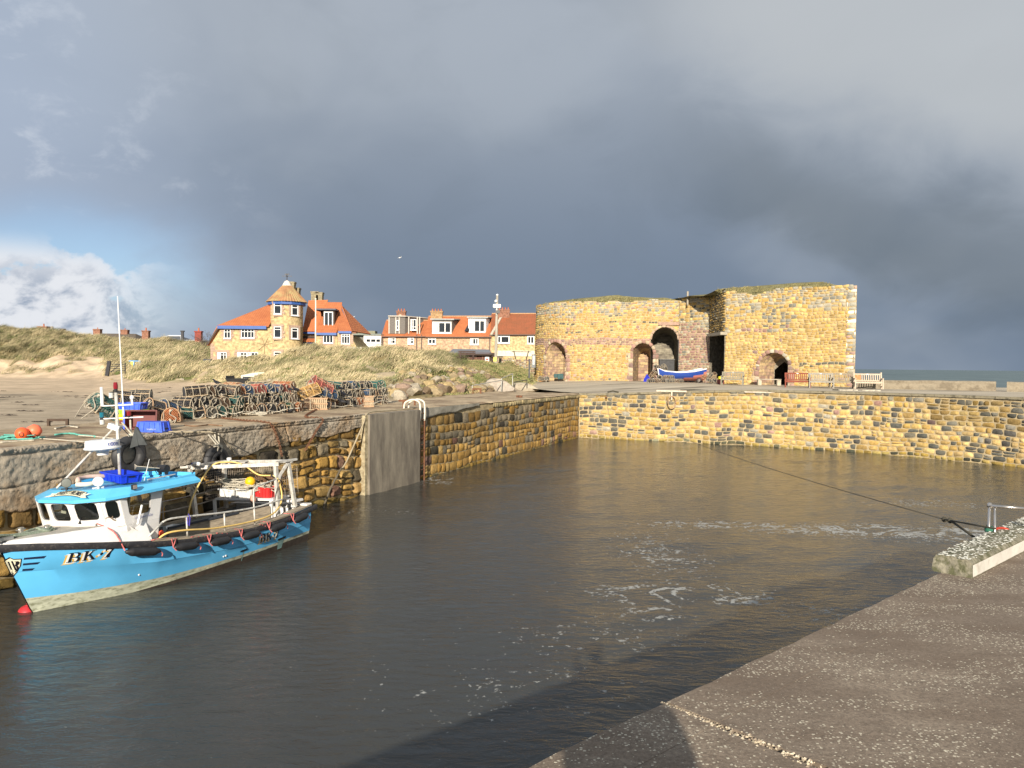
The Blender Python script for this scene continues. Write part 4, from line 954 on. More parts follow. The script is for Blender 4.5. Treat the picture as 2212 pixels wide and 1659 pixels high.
 m.add([(15.72, 61.6, Z0+4.25), (22, 66, Z0+4.25), (22, 59.5, Z0+4.25), (15.4, 56.3, Z0+4.25)], [(0, 1, 2, 3)])
 m.build('passage_vault', dark_rubble, root)
 # -- square eastern kiln
 pts4=[(15.48, 56.35), (22.75, 51.1)]
 S4, L4, _=line_surface(pts4, Z0, lean=.02)
 s4= lambda u:(lambda a:(a*56.35-15.48)/((22.75-15.48)/L4-a*(51.1-56.35)/L4))((u-1106)/F)
 a4=(s4(1670), .98, 1.55)
 h4=arch_hole(*a4); t4= lambda s:6.98+.008*s+.05*float(fbm(s*2, 2, 6, 2, 1))-(.25*math.exp(-((s-2.2)/1.0)**2))
 A=[stones(S4, L4, 7.5, (.14, .27), (.18, .46), kiln_color('square'), rng, keep=lambda s, h: not h4(s, h, .22) and not (abs(s-a4[0])<a4[1]+.42 and h<a4[2]) and s<L4-.28, top=t4, joint=.016, bulge=.04, res=4, warp=.11, wf=1.1, merge=.25)]
 A+=ring_stones(S4, a4[0], a4[1], a4[2], rng, PNK+[(.46, .37, .27), (.42, .38, .30)], depth=.30)
 A+=[stones(lambda s, h, d:S4(L4-.62+s, h, d+.02), .62, 7.0, (.20, .34), (.5, .75), lambda s, h, r:np.array((GRY+PNK[2:3]+[(.62, .58, .48), (.66, .62, .52)])[r.integers(7)])*(1.2 if h>3 else .9), rng, joint=.03, bulge=.05, res=3, warp=.02)]
 V, Fq, tn=join(A); o=npmesh('square_wall', V, Fq, STONE_FAR, root, tint=tn); bed(S4, L4, 7.0, lambda s, h: not h4(s, h, .06), MORTAR, o, 'mortar', top=t4)
 recess(S4, a4[0], a4[1]+.11, a4[2], 1.5, .66, vault, shift=.30, back=False).build('arch_recess', vault, root)
 q_= lambda s, h, d:tuple(float(v) for v in S4(np.array(s), np.array(h), np.array(d))); sc_=a4[0]+.3
 m=MB(); m.add([q_(sc_+a, h, -d) for d in (1.5, 5.5) for a, h in ((-2.4, -.1), (2.4, -.1), (2.4, 3.2), (-2.4, 3.2))], [(4, 5, 6, 7), (0, 4, 7, 3), (1, 2, 6, 5), (3, 7, 6, 2), (0, 1, 5, 4)])
 w_=.66*(a4[1]+.04); z_=a4[2]*.83; P_=[(sc_-2.4, 0), (sc_-w_, 0), (sc_-w_, z_), (sc_-w_, z_+.05), (sc_, z_+w_*.95), (sc_+w_, z_+.05), (sc_+w_, 0), (sc_+2.4, 0), (sc_+2.4, 3.2), (sc_-2.4, 3.2)]
 m.add([q_(a, h, -1.51) for a, h in P_], [(0, 1, 2, 3, 4, 9), (4, 5, 6, 7, 8, 9)]); m.build('inner_chamber', dark_rubble, root)
 # return wall on the seaward side
 pts5=[(22.60, 51.45), (25.3, 60.5)]; S5, L5, _=line_surface(pts5, Z0, lean=.02)
 A=stones(S5, L5, 7.0, (.16, .30), (.25, .6), kiln_color('square'), rng, joint=.02, bulge=.05, res=2, warp=.04); o=npmesh('seaward_wall', *A[:2], STONE_FAR, root, tint=A[2]); bed(S5, L5, 7.0, lambda s, h: True, MORTAR, o, 'mortar')
 # solid back so that no daylight shows, and the turf cap
 def capz(x, y):
  return Z0+H0+.02+.16*float(fbm(x, y, 15, 3, .8))
 ring=[(p.x, p.y) for p in plan[4:]]+[(15.78, 61.6), (15.48, 56.35), (22.6, 51.25), (25.1, 60.6), (22, 74), (9, 78)]
 cx, cy=13.0, 66.0; ring=[(x+(.3 if x<4 else (.12 if abs(x-15.6)<.3 else (-.25 if x>22 else 0))), y+(.12 if abs(x-15.6)<.3 else (.38 if y<67 and x<22.7 else 0))) for x, y in ring]; vs=[]; fs=[]; n=len(ring); K=9
 for (x, y) in ring:vs.append((x, y, Z0+H0-1.6))
 for k in range(K+1):
  t=k/K
  for (x, y) in ring:
   X, Y=x+(cx-x)*t, y+(cy-y)*t; e=min(t*K, 1)
   hump=.42*math.exp(-((X-17.2)**2+(Y-57.5)**2)/5)+.38*math.exp(-((X-21.3)**2+(Y-54.2)**2)/8)+.35*math.exp(-((X-9)**2+(Y-66.5)**2)/10)
   vs.append((X, Y, Z0+H0-.10+e*(.22+.16*float(fbm(X, Y, 15, 3, 1.1))+hump*1.2)))
 for k in range(K+1):
  for i in range(n):j=(i+1)%n; fs.append((k*n+i, k*n+j, (k+1)*n+j, (k+1)*n+i))
 m=MB(); m.add(vs, fs); m.build('turf_cap', mat('turf', (.17, .155, .07), .95, .4, 2.5, .8, 12, bdist=.1), root)
 # tufts along the rim of the cap
 r=np.random.default_rng(5); Q=[]
 for k in range(n):
  (x0, y0), (x1, y1)=ring[k], ring[(k+1)%n]; l=math.hypot(x1-x0, y1-y0)
  if k>=n-3: continue
  for q in range(int(l*26)):
   t=r.random(); w=r.random()*.10; X, Y=x0+(x1-x0)*t, y0+(y1-y0)*t; X+=(cx-X)*w; Y+=(cy-Y)*w
   hump=.42*math.exp(-((X-17.2)**2+(Y-57.5)**2)/5)+.38*math.exp(-((X-21.3)**2+(Y-54.2)**2)/8)+.35*math.exp(-((X-9)**2+(Y-66.5)**2)/10)
   Q.append((X, Y, Z0+H0-.08+min(w*K, 1)*(.16+hump*1.1)))
 Q=np.array(Q); blades(Q, r.uniform(.08, .26, len(Q)), .5, .016, np.array([[.24, .21, .09]])*r.uniform(.6, 1.3, (len(Q), 1)), r, 10, np.full(len(Q), .22), 'turf_fringe', None, GRASS, seg=2).parent=root
 o=root.children[-1]
 for k_ in ('category', 'label', 'kind'):
  if k_ in o: del o[k_]
 o['kind']='stuff'
 # plank seat across the mouth of the eastern arch
 t=thing('plank_seat', 'low plank seat on stone blocks in the mouth of the right-hand arch', 'seat')
 a=Vector([float(q) for q in S4(np.array(a4[0]-1.15), np.array(0.25), np.array(.75))]); b=Vector([float(q) for q in S4(np.array(a4[0]+.75), np.array(0.25), np.array(.75))])
 m=MB(); m.bar(a+Vector((0, 0, .42)), b+Vector((0, 0, .42)), .30, .06); m.build('plank', mat('pale_plank', (.40, .35, .27), .8, .2), t)
 for f in (.22, .92):m=MB(); q=a.lerp(b, f); m.box((q.x, q.y, q.z+.19), (.26, .3, .40), bev=.02); m.build('block', mat('block_concrete', (.42, .37, .28), .9), t)
 # post on top
 m=MB(); p=W2(1485.5, 632, 62.6); m.box((p.x, p.y, p.z-.45), (.13, .10, 1.1), bev=.01); tag(m.build('marker_post', mat('grey_timber', (.33, .29, .22))), 'short grey post standing on the turf top of the kilns', 'post', kind='thing')
 return S, S4, s_at, s4, a4
KS, KS4, KSAT, KS4AT, KA4=kilns()
# ---- low concrete parapet on the seaward side
def parapet():
 m=MB(); r=random.Random(2)
 t=thing('parapet', 'low weathered concrete parapet on the seaward side, right of the benches', 'wall')
 P0, P1=Vector((21.6, 48.15, YZ)), Vector((28.9, 43.4, YZ)); P2=Vector((36, 38.6, YZ)); n=46; vs=[]; fs=[]
 d=(P1-P0).normalized(); nn=Vector((d.y, -d.x, 0))
 def run(a, b, top, name, lab=None):
  m=MB(); L_=(b-a).length; n=max(6, int(L_/.16)); vs=[]; fs=[]
  for i in range(n+1):
   p=a.lerp(b, i/n); w=.05*float(fbm(p.x*2, 0, 8, 3, 1)); h=top+.035*float(fbm(p.x*1.2, 5, 4, 3, 1))
   for o, z in ((.0, -.1), (.02+w*.3, h*.3), (.0+w*.5, h*.66), (.02, h-.03), (-.03, h), (-.5, h+.02), (-.55, -.6)):q=p+nn*o; vs.append((q.x, q.y, YZ+z))
  for i in range(n):
   for k in range(6):b_=i*7+k; fs.append((b_, b_+7, b_+8, b_+1))
  fs+=[tuple(range(6, -1, -1)), tuple(n*7+k for k in range(7))]
  m.add(vs, fs); return m.build(name, mat('parapet_concrete', (.33, .28, .20), .93, .35, 1.6, .9, 8, dirt=((.20, .165, .115), .45, .6, 1.6), bdist=.05), t)
 run(P0, P0.lerp(P1, .845), .54, 'wall_length'); run(P0.lerp(P1, .905), P1, .56, 'wall_length'); run(P1+d*.02, P2, .56, 'wall_length')
parapet()
# ============================================================ houses
HST=rubble_mat('house_rubble', (.60, .46, .24), (.44, .33, .18), (.46, .37, .22), rowh=.20, brw=.36, bump=.25)
HST2=rubble_mat('pink_rubble', (.56, .40, .25), (.42, .27, .19), (.44, .33, .22), rowh=.18, brw=.34, bump=.25)
GST=rubble_mat('garden_rubble', (.36, .29, .20), (.24, .19, .15), (.30, .25, .17), rowh=.17, brw=.30, bump=.6)
def tile_mat(name, c, c2, px=.24, row=.32, lichen=None):
 m=bpy.data.materials.new(name); m.use_nodes= True; t=m.node_tree; L=t.links.new; p=t.nodes['Principled BSDF']; p.inputs['Roughness'].default_value=.8; p.inputs['Specular IOR Level'].default_value=.25
 a=t.nodes.new('ShaderNodeUVMap'); n=t.nodes.new('ShaderNodeTexCoord')
 sp_=t.nodes.new('ShaderNodeSeparateXYZ'); L(a.outputs[0], sp_.inputs[0])
 def mth(op, *v):
  q=t.nodes.new('ShaderNodeMath'); q.operation=op
  for i, x in enumerate(v):
   if isinstance(x, (int, float)):q.inputs[i].default_value=x
   else:L(x, q.inputs[i])
  return q.outputs[0]
 wu=mth('SINE', mth('MULTIPLY', sp_.outputs[0], 2*math.pi/px)); rw=mth('FRACT', mth('DIVIDE', sp_.outputs[1], row))
 hgt=mth('ADD', mth('MULTIPLY', wu, .5), mth('MULTIPLY', rw, -.6))
 b=t.nodes.new('ShaderNodeBump'); b.inputs['Strength'].default_value=.8; b.inputs['Distance'].default_value=.06; L(hgt, b.inputs['Height']); L(b.outputs[0], p.inputs['Normal'])
 ns=t.nodes.new('ShaderNodeTexNoise'); ns.inputs['Scale'].default_value=1.3; ns.inputs['Detail'].default_value=8; ns.inputs['Roughness'].default_value=.7; L(n.outputs['Object'], ns.inputs['Vector'])
 mr=t.nodes.new('ShaderNodeMapRange'); L(ns.outputs['Fac'], mr.inputs[0]); mr.inputs[1].default_value=.35; mr.inputs[2].default_value=.68
 mx=t.nodes.new('ShaderNodeMix'); mx.data_type='RGBA'; L(mr.outputs[0], mx.inputs[0]); mx.inputs[6].default_value=(*c, 1); mx.inputs[7].default_value=(*c2, 1)
 dk=mth('ADD', .78, mth('MULTIPLY', mth('GREATER_THAN', rw, .14), .22)); sc=t.nodes.new('ShaderNodeVectorMath'); sc.operation='SCALE'; L(mx.outputs[2], sc.inputs[0]); L(dk, sc.inputs['Scale']); L(sc.outputs[0], p.inputs['Base Color'])
 return m
TILE=tile_mat('orange_pantile', (.56, .20, .08), (.44, .14, .06)); TILE_OLD=tile_mat('old_red_tile', (.36, .115, .055), (.25, .10, .05)); TILE_LICH=tile_mat('lichened_tile', (.42, .24, .09), (.36, .13, .06), .3, .34)
SLATE=mat('slate', (.10, .105, .115), .7, .2, 3); BLUEP=mat('blue_fascia', (.035, .10, .33), .5, .12, 4); WHITEP=mat('white_paint', (.78, .78, .75), .5, .05, 5); GLASS= None
def glass_mat(name, c=(.02, .025, .03), rough=.08):
 m=mat(name, c, rough, .5, 1.2, spec=.6); return m
WGL=glass_mat('window_glass'); BRICK=rubble_mat('chimney_brick', (.30, .12, .07), (.22, .09, .06), (.30, .2, .14), rowh=.085, brw=.24, bump=.2); CHST=rubble_mat('chimney_stone', (.34, .29, .18), (.25, .21, .14), (.28, .24, .16), rowh=.2, brw=.34, bump=.2)
DARKWOOD=mat('dark_stain', (.045, .028, .020), .8, .2, 5); PINKST=mat('pink_dressing', (.40, .28, .21), .9, .2, 5, .3, 12); GREYB=mat('weathered_boards', (.16, .145, .13), .85, .3, 3, .4, 8, stretch=(1, 1, 9)); TERRA=mat('chimney_pot', (.42, .13, .06), .8, .2, 5)
CURT=mat('net_curtain', (.62, .62, .60), .9, .15, 3)
def roof(name, quads, mtl, parent, thick=.12):
 """pitched planes; each quad = eave left, eave right, ridge right, ridge left; the tile texture runs along the eave"""
 m=MB(); uv=[]
 for q in quads:
  q=[Vector(p) for p in q]; e=(q[1]-q[0]).normalized(); nrm=(q[1]-q[0]).cross(q[-1]-q[0]).normalized(); v=nrm.cross(e)
  if nrm.z<0:nrm=-nrm
  n=len(q); lo=[p-nrm*thick for p in q]; m.add(list(q)+lo, [tuple(range(n)), tuple(range(2*n-1, n-1, -1))]+[(i, n+i, n+(i+1)%n, (i+1)%n) for i in range(n)])
  for p in list(q)+lo:uv.append(((p-q[0]).dot(e), (p-q[0]).dot(v)))
 o=m.build(name, mtl, parent); me=o.data; l=me.uv_layers.new(name='UVMap')
 for lp in me.loops:l.data[lp.index].uv=uv[lp.vertex_index]
 return o
def window(parent, x0, x1, z0, z1, y, cols, rail=None, name='window', surround=True, curtains=False, fr=.075, facing=0.0, piv=None, dark=None):
 """white frame with cols lights, optional transom at a fraction; frame is a part, panes its sub-part"""
 f=MB(); g=MB()
 f.box(((x0+x1)/2, y-.03, z0+fr/2), (x1-x0, .10, fr)); f.box(((x0+x1)/2, y-.03, z1-fr/2), (x1-x0, .10, fr))
 for k in range(cols+1):w=fr*(1 if k in (0, cols) else .8); xx=x0+(x1-x0)*k/cols; xx=min(max(xx, x0+w/2), x1-w/2); f.box((xx, y-.028, (z0+z1)/2), (w, .096, z1-z0-2*fr-.002))
 if rail:zz=z0+(z1-z0)*rail; f.box(((x0+x1)/2, y-.024, zz), (x1-x0-2*fr, .088, fr*.8))
 f.box(((x0+x1)/2, y-.07, z0-.04), (x1-x0+.12, .18, .07))
 g.box(((x0+x1)/2, y+.006, (z0+z1)/2), (x1-x0-.02, .02, z1-z0-.02))
 o=f.build(name, WHITEP, parent); g.build('panes', WGL, o)
 if curtains:
  c=MB(); wd=(x1-x0)*.22; c.box((x0+wd/2+fr, y-.012, (z0+z1)/2), (wd, .008, z1-z0-.15)); c.build('curtain', CURT, o)
 if surround:
  s=MB(); r=random.Random(int(x0*100)); s.box(((x0+x1)/2, y-.018, z1+.13), (x1-x0+.5, .05, .24)); s.box(((x0+x1)/2, y-.018, z0-.17), (x1-x0+.3, .05, .17))
  for sx in (x0-.11, x1+.11):
   z=z0
   while z<z1-.05:hh=min(.24, z1-z); w=r.choice([.18, .34]); s.box((sx+(w-.18)/2*(-1 if sx<x0 else 1), y-.018, z+hh/2), (w, .05, hh-.012)); z+=hh
  s.build('stone_surround', PINKST, o)
 return o
def chimney(parent, x, y, z0, z1, w, d, mtl, pots=2, potm=None, name='chimney', front=None):
 k=y/(front or CHF[0]); x*=k; z1*=k # its place was read at the front wall's distance
 m=MB(); m.box((x, y, (z0+z1)/2), (w, d, z1-z0)); m.box((x, y, z1-.09), (w+.14, d+.14, .16)); m.box((x, y, z1-.30), (w+.07, d+.07, .08)); o=m.build(name, mtl, parent)
 if pots:
  q=MB()
  for k in range(pots):q.lathe([(.11, z1), (.12, z1+.05), (.09, z1+.08), (.085, z1+.30), (.105, z1+.33), (.06, z1+.34)], 8, ((x+(k-(pots-1)/2)*w/pots), y, 0))
  q.build('chimney_pots', potm or TERRA, o)
 return o
CHF=[84.0]
def manor():
 Y=84.0; X= lambda u:(u-1106)/F*Y; Z= lambda v, u=600:W2(u, v, Y).z
 root=thing('tower_house', 'golden stone house with a round tower, orange roofs and blue fascias, behind the grass mound', 'house')
 zg=-.6; ze=Z(709, 520)
 xl, xt0, xt1=X(455), X(578), X(646)
 # main gable wall
 m=MB(); m.prism([(xl, zg), (X(590), zg), (X(590), ze+.2), (X(474), ze+.2), (xl+.0, Z(741, 455))], Y, Y+8.5); m.build('front_wall', HST, root)
 # pink quoins at the left corner
 m=MB(); z=zg; r=random.Random(3)
 while z<Z(744):w=r.choice([.3, .5]); m.box((xl+w/2-.02, Y-.005, z+.15), (w, .06, .28)); z+=.3
 m.build('quoins', PINKST, root)
 for (u0, u1, v0, v1, c, rl) in ((484, 498.5, 710.5, 731, 2, .68), (521, 549.5, 710, 730, 4, .68), (470, 490, 761, 779, 3, .68), (512.5, 534, 761, 781, 3, .68), (535, 558, 761, 781, 3, .68)):
  window(root, X(u0), X(u1), Z(v1, u0), Z(v0, u0), Y-.01, c, rl, curtains=(c==3), surround=(u0!=535))
 m=MB(); m.box(((X(472)+X(577))/2, Y-.25, ze+.08), (X(577)-X(472), .30, .34)); m.build('fascia', BLUEP, root)
 za=Z(652, 570); re=Vector((X(579), Y-.4, ze+.25))
 roof('roof', [[(X(471), Y-.4, ze+.25), (X(582), Y-.4, ze+.25), (X(582), Y+5, za+.6), (X(566), Y+5, za+.4)],
     [(xl-.3, Y-.3, Z(746, 452)), (X(472.2), Y-.35, ze+.27), (X(565), Y+5, za+.42), (xl+3.4, Y+9, Z(735, 460))]], TILE, root)
 # barge board of the catslide on the left
 m=MB(); m.bar((xl-.25, Y-.33, Z(745, 451)), (X(474.5), Y-.33, ze+.1), .10, .16); m.build('barge_board', mat('dark_board', (.06, .045, .035), .8), root)
 # tower
 cx, cy, R_=(X(577)+X(646.5))/2+.02, Y+1.2, (X(646.5)-X(577))/2*.985; ztop=Z(658, 611)
 m=MB(); m.lathe([(R_, zg), (R_, ztop)], 40, (cx, cy, 0)); m.build('round_tower', HST, root, smooth=True, angle=40)
 m=MB(); m.lathe([(R_+.26, ztop-.03), (R_+.34, ztop+.02), (R_+.34, ztop+.34), (R_+.2, ztop+.36)], 12, (cx, cy, 0)); m.build('tower_fascia', BLUEP, root)
 zc=Z(604, 611); m=MB(); seg=44; base=ztop+.34; K=9
 def cone(u, v):
  a=2*math.pi*u; rr=(R_+.48)*(1-v)+.28*v; rr*=1+.022*(1 if int(u*seg*2+.5)%2 else -1); return (cx+rr*math.cos(a), cy+rr*math.sin(a), base+(zc-base-.3)*v)
 m.grid(cone, seg*2, K); o=m.build('tower_roof', mat('lichened_pantile', (.34, .18, .085), .85, .35, 1.1, .5, 5, dirt=((.38, .29, .13), .46, .62, .9)), root)
 m=MB(); m.lathe([(.62, zc-.75), (.42, zc-.35), (.24, zc-.05), (.05, zc+.05)], 12, (cx, cy, 0)); m.build('roof_cap', mat('white_mortar_cap', (.66, .60, .52), .9, .2), root)
 v=MB(); v.tube([(cx, cy, zc), (cx, cy, Z(588, 611))], .045, 6); v.bar((cx-.55, cy, zc+.52), (cx+.55, cy, zc+.52), .05); v.bar((cx, cy-.4, zc+.52), (cx, cy+.4, zc+.52), .05)
 v.prism([(-.6, .72), (-.25, .78), (.25, .74), (.45, .86), (.42, .68), (-.25, .68)], cy-.02, cy+.02, lambda p, q, d:(cx+p*.55, d, zc+q)); v.build('weathervane', mat('vane_iron', (.10, .09, .08), .6, metal=.5), root)
 # tower windows, set on its curve
 for (u, v0, v1, w) in ((603, 655, 679, .62), (656-0, 0, 0, 0), (603, 706, 730, .62), (603, 760, 783, .62)):
  if not w: continue
  a=math.asin(max(-1, min(1, (X(u)-cx)/R_))); yy=cy-R_*math.cos(a)
  window(root, X(u)-.40, X(u)+.40, Z(v1, u), Z(v0, u), yy-.10, 1, .74, curtains=False)
 for (v0, v1) in ((659, 681), (709, 731)):
  ang=math.asin((X(636)-cx)/R_); t_=bpy.data.objects.new('window', None)
  f=MB(); g=MB(); f.M=g.M=T(cx, cy, 0)@RZ(ang)@T(0, -R_-.04, 0); z1, z0=Z(v0, 636), Z(v1, 636)
  for xx in (-.36, .36):f.box((xx, 0, (z0+z1)/2), (.09, .12, z1-z0))
  for zz in (z0, z0+(z1-z0)*.74, z1):f.box((0, .002, zz), (.76, .11, .09))
  f.box((0, -.05, z0-.08), (.95, .2, .08)); g.box((0, .045, (z0+z1)/2), (.68, .02, z1-z0)); o=f.build('window', WHITEP, root); g.build('panes', WGL, o)
  s=MB(); s.M=f.M
  for xx in (-.54, .54):s.box((xx, .03, (z0+z1)/2), (.24, .06, z1-z0+.2))
  s.box((0, .03, z1+.2), (1.35, .06, .22)); s.build('stone_surround', PINKST, o)
 # star of wrought strips on the wall, with its stem
 s=MB(); c=(X(571.5), Y-.06, Z(745, 571))
 for k in range(7):a=k/7*2*math.pi+.2; s.bar((c[0], c[1], c[2]), (c[0]+.85*math.cos(a), c[1], c[2]+.95*math.sin(a)), .025, .05)
 s.bar(c, (c[0], c[1], c[2]-2.0), .03, .03); s.build('star_ornament', mat('rusted_strip', (.30, .22, .12), .8), root)
 # right wing, set back a little
 Yr=Y+1.0; XR= lambda u:(u-1106)/F*Yr; ZR= lambda v, u=720:W2(u, v, Yr).z
 m=MB(); m.prism([(XR(680), -1), (XR(778), -1), (XR(777), ZR(757, 776)), (XR(748), ZR(723, 748)), (XR(680), ZR(723, 690))], Yr, Yr+7.5); m.build('wing_wall', HST, root)
 m=MB(); m.box(((XR(644)+XR(681))/2, Yr+3.2, ZR(748, 660)-.6), (XR(681)-XR(644), 3.0, 3.6)); m.build('porch_shade', mat('porch_shade_dark', (.05, .035, .028), .9), root)  # solid dark block: the shade between tower and wing put in as colour
 m=MB(); m.prism([(XR(640), ZR(745, 660)), (XR(683), ZR(745, 660)), (XR(683), ZR(716, 660)), (XR(640), ZR(716, 660))], Yr+2.3, Yr+6); m.build('recess_wall', HST, root)
 window(root, XR(698), XR(719.5), ZR(741, 700), ZR(723.5, 700), Yr-.01, 3, None); window(root, XR(740.5), XR(758.5), ZR(743, 750), ZR(722, 750), Yr-.75, 3, .76)
 m=MB(); m.prism([(XR(732), -1), (XR(778), -1), (XR(776), ZR(757, 776)), (XR(757), ZR(720, 757)), (XR(732), ZR(720, 750))], Yr-.73, Yr+.1); m.build('bay_wall', HST, root)
 m=MB(); m.box(((XR(683)+XR(735))/2, Yr-.22, ZR(721.5, 700)), (XR(735)-XR(683), .25, .26)); m.box(((XR(735)+XR(762))/2, Yr-.98, ZR(718.5, 745)), (XR(763)-XR(735), .22, .24)); m.box(((XR(645)+XR(684))/2, Yr+1.8, ZR(717, 660)), (XR(684)-XR(645), .2, .26)); m.box(((XR(645)+XR(684))/2, Yr+1.5, ZR(738, 660)), (XR(684)-XR(645), .2, .26)); m.build('wing_fascia', BLUEP, root)
 zr=ZR(650, 680)
 roof('wing_roof', [[(XR(682), Yr-.35, ZR(719, 690)), (XR(736), Yr-.35, ZR(719, 735)), (XR(718), Yr+4.6, zr+.25), (XR(682), Yr+4.6, zr+.25)],
      [(XR(735), Yr-1.1, ZR(716, 745)), (XR(764), Yr-1.1, ZR(716, 760)), (XR(716), Yr+4.2, zr-.3), (XR(714), Yr+4.2, zr-.3)],
      [(XR(764), Yr-1.1, ZR(716, 760)), (XR(764)+.6, Yr+7, ZR(716, 760)), (XR(712), Yr+5, zr+.1), (XR(718), Yr+4.4, zr)],
      [(XR(644), Yr+1.6, ZR(714, 660)), (XR(684), Yr+1.6, ZR(714, 660)), (XR(684), Yr+5, zr+.55), (XR(640), Yr+5, zr+.45)],
      [(XR(644), Yr+1.1, ZR(736, 660)), (XR(684), Yr+1.1, ZR(736, 660)), (XR(684), Yr+2.5, ZR(722, 660)), (XR(644), Yr+2.5, ZR(722, 660))]], TILE, root)
 m=MB(); d0, d1=XR(693), XR(718); yv=Yr+.9
 m.add([(d0, yv, ZR(667, 700)), (d1, yv, ZR(667, 700)), (d1, yv, ZR(708, 700)), (d0, yv, ZR(708, 700)), (d0-.6, yv+4.2, ZR(667, 700)), (d1-.4, yv+4.2, ZR(667, 700)), (d1-.4, yv+4.2, ZR(700, 700)), (d0-.6, yv+4.2, ZR(700, 700))], [(0, 3, 2, 1), (0, 1, 5, 4), (1, 2, 6, 5), (0, 4, 7, 3)]); dm=m.build('dormer', DARKWOOD, root)
 m=MB(); m.add([(d0-.9, yv-.35, ZR(665.5, 700)), (d1+.2, yv-.35, ZR(665.5, 700)), (d1-.2, yv+4.3, ZR(665, 700)), (d0-1.0, yv+4.3, ZR(665, 700)), (d0-.9, yv-.35, ZR(669, 700)), (d1+.2, yv-.35, ZR(669, 700)), (d1-.2, yv+4.3, ZR(669, 700)), (d0-1, yv+4.3, ZR(669, 700))], [(0, 1, 2, 3), (0, 4, 5, 1), (1, 5, 6, 2), (3, 7, 4, 0)]); m.build('dormer_roof', mat('dark_lead', (.05, .06, .09), .6), dm)
 window(root, XR(695), XR(715), ZR(706.5, 700), ZR(672, 700), yv-.02, 2, None, name='dormer_window', surround=False, fr=.11)
 # chimneys
 chimney(root, X(628), Y+6, Z(680), Z(609, 628), .9, .8, CHST, 0); chimney(root, X(638), Y+7, Z(680), Z(622, 638), .95, .8, CHST, 0)
 chimney(root, XR(685.5), Yr+6.3, ZR(680), ZR(632, 690), .82, .8, CHST, 0); chimney(root, XR(695), Yr+6.3, ZR(680), ZR(633.5, 690), .72, .8, CHST, 0)
 # glass-roofed lean-to on the right
 m=MB()
 for k in range(11):
  u=735+k*7.0; m.bar((XR(u), Yr-3.4, ZR(760+k*.3, u)), (XR(u-9), Yr-.9, ZR(748.5+k*.3, u)), .18, .06)
 m.add([(XR(735), Yr-3.4, ZR(760.5, 740)), (XR(806), Yr-3.4, ZR(764, 806)), (XR(796), Yr-.9, ZR(753, 796)), (XR(726), Yr-.9, ZR(749, 730))], [(0, 1, 2, 3)]); m.box(((XR(735)+XR(806))/2, Yr-2.2, -.2), (XR(806)-XR(735), 2.2, 2.6)); m.build('lean_to_roof', mat('translucent_sheet', (.62, .62, .56), .4, .1), root)
 # flagpole
 fp=MB(); p=W2(681.5, 775, 78); fp.tube([(p.x, p.y, -.4), (p.x, p.y, W2(681.5, 647, 78).z)], .085, 8, r2=.06); fp.lathe([(.09, 0), (.1, .06), (.03, .14)], 8, (p.x, p.y, W2(681.5, 647, 78).z)); tag(fp.build('flagpole', mat('cream_pole', (.75, .70, .55), .5, .05), smooth=True), 'bare cream flagpole standing in front of the tower house', 'flagpole', kind='thing')
manor()
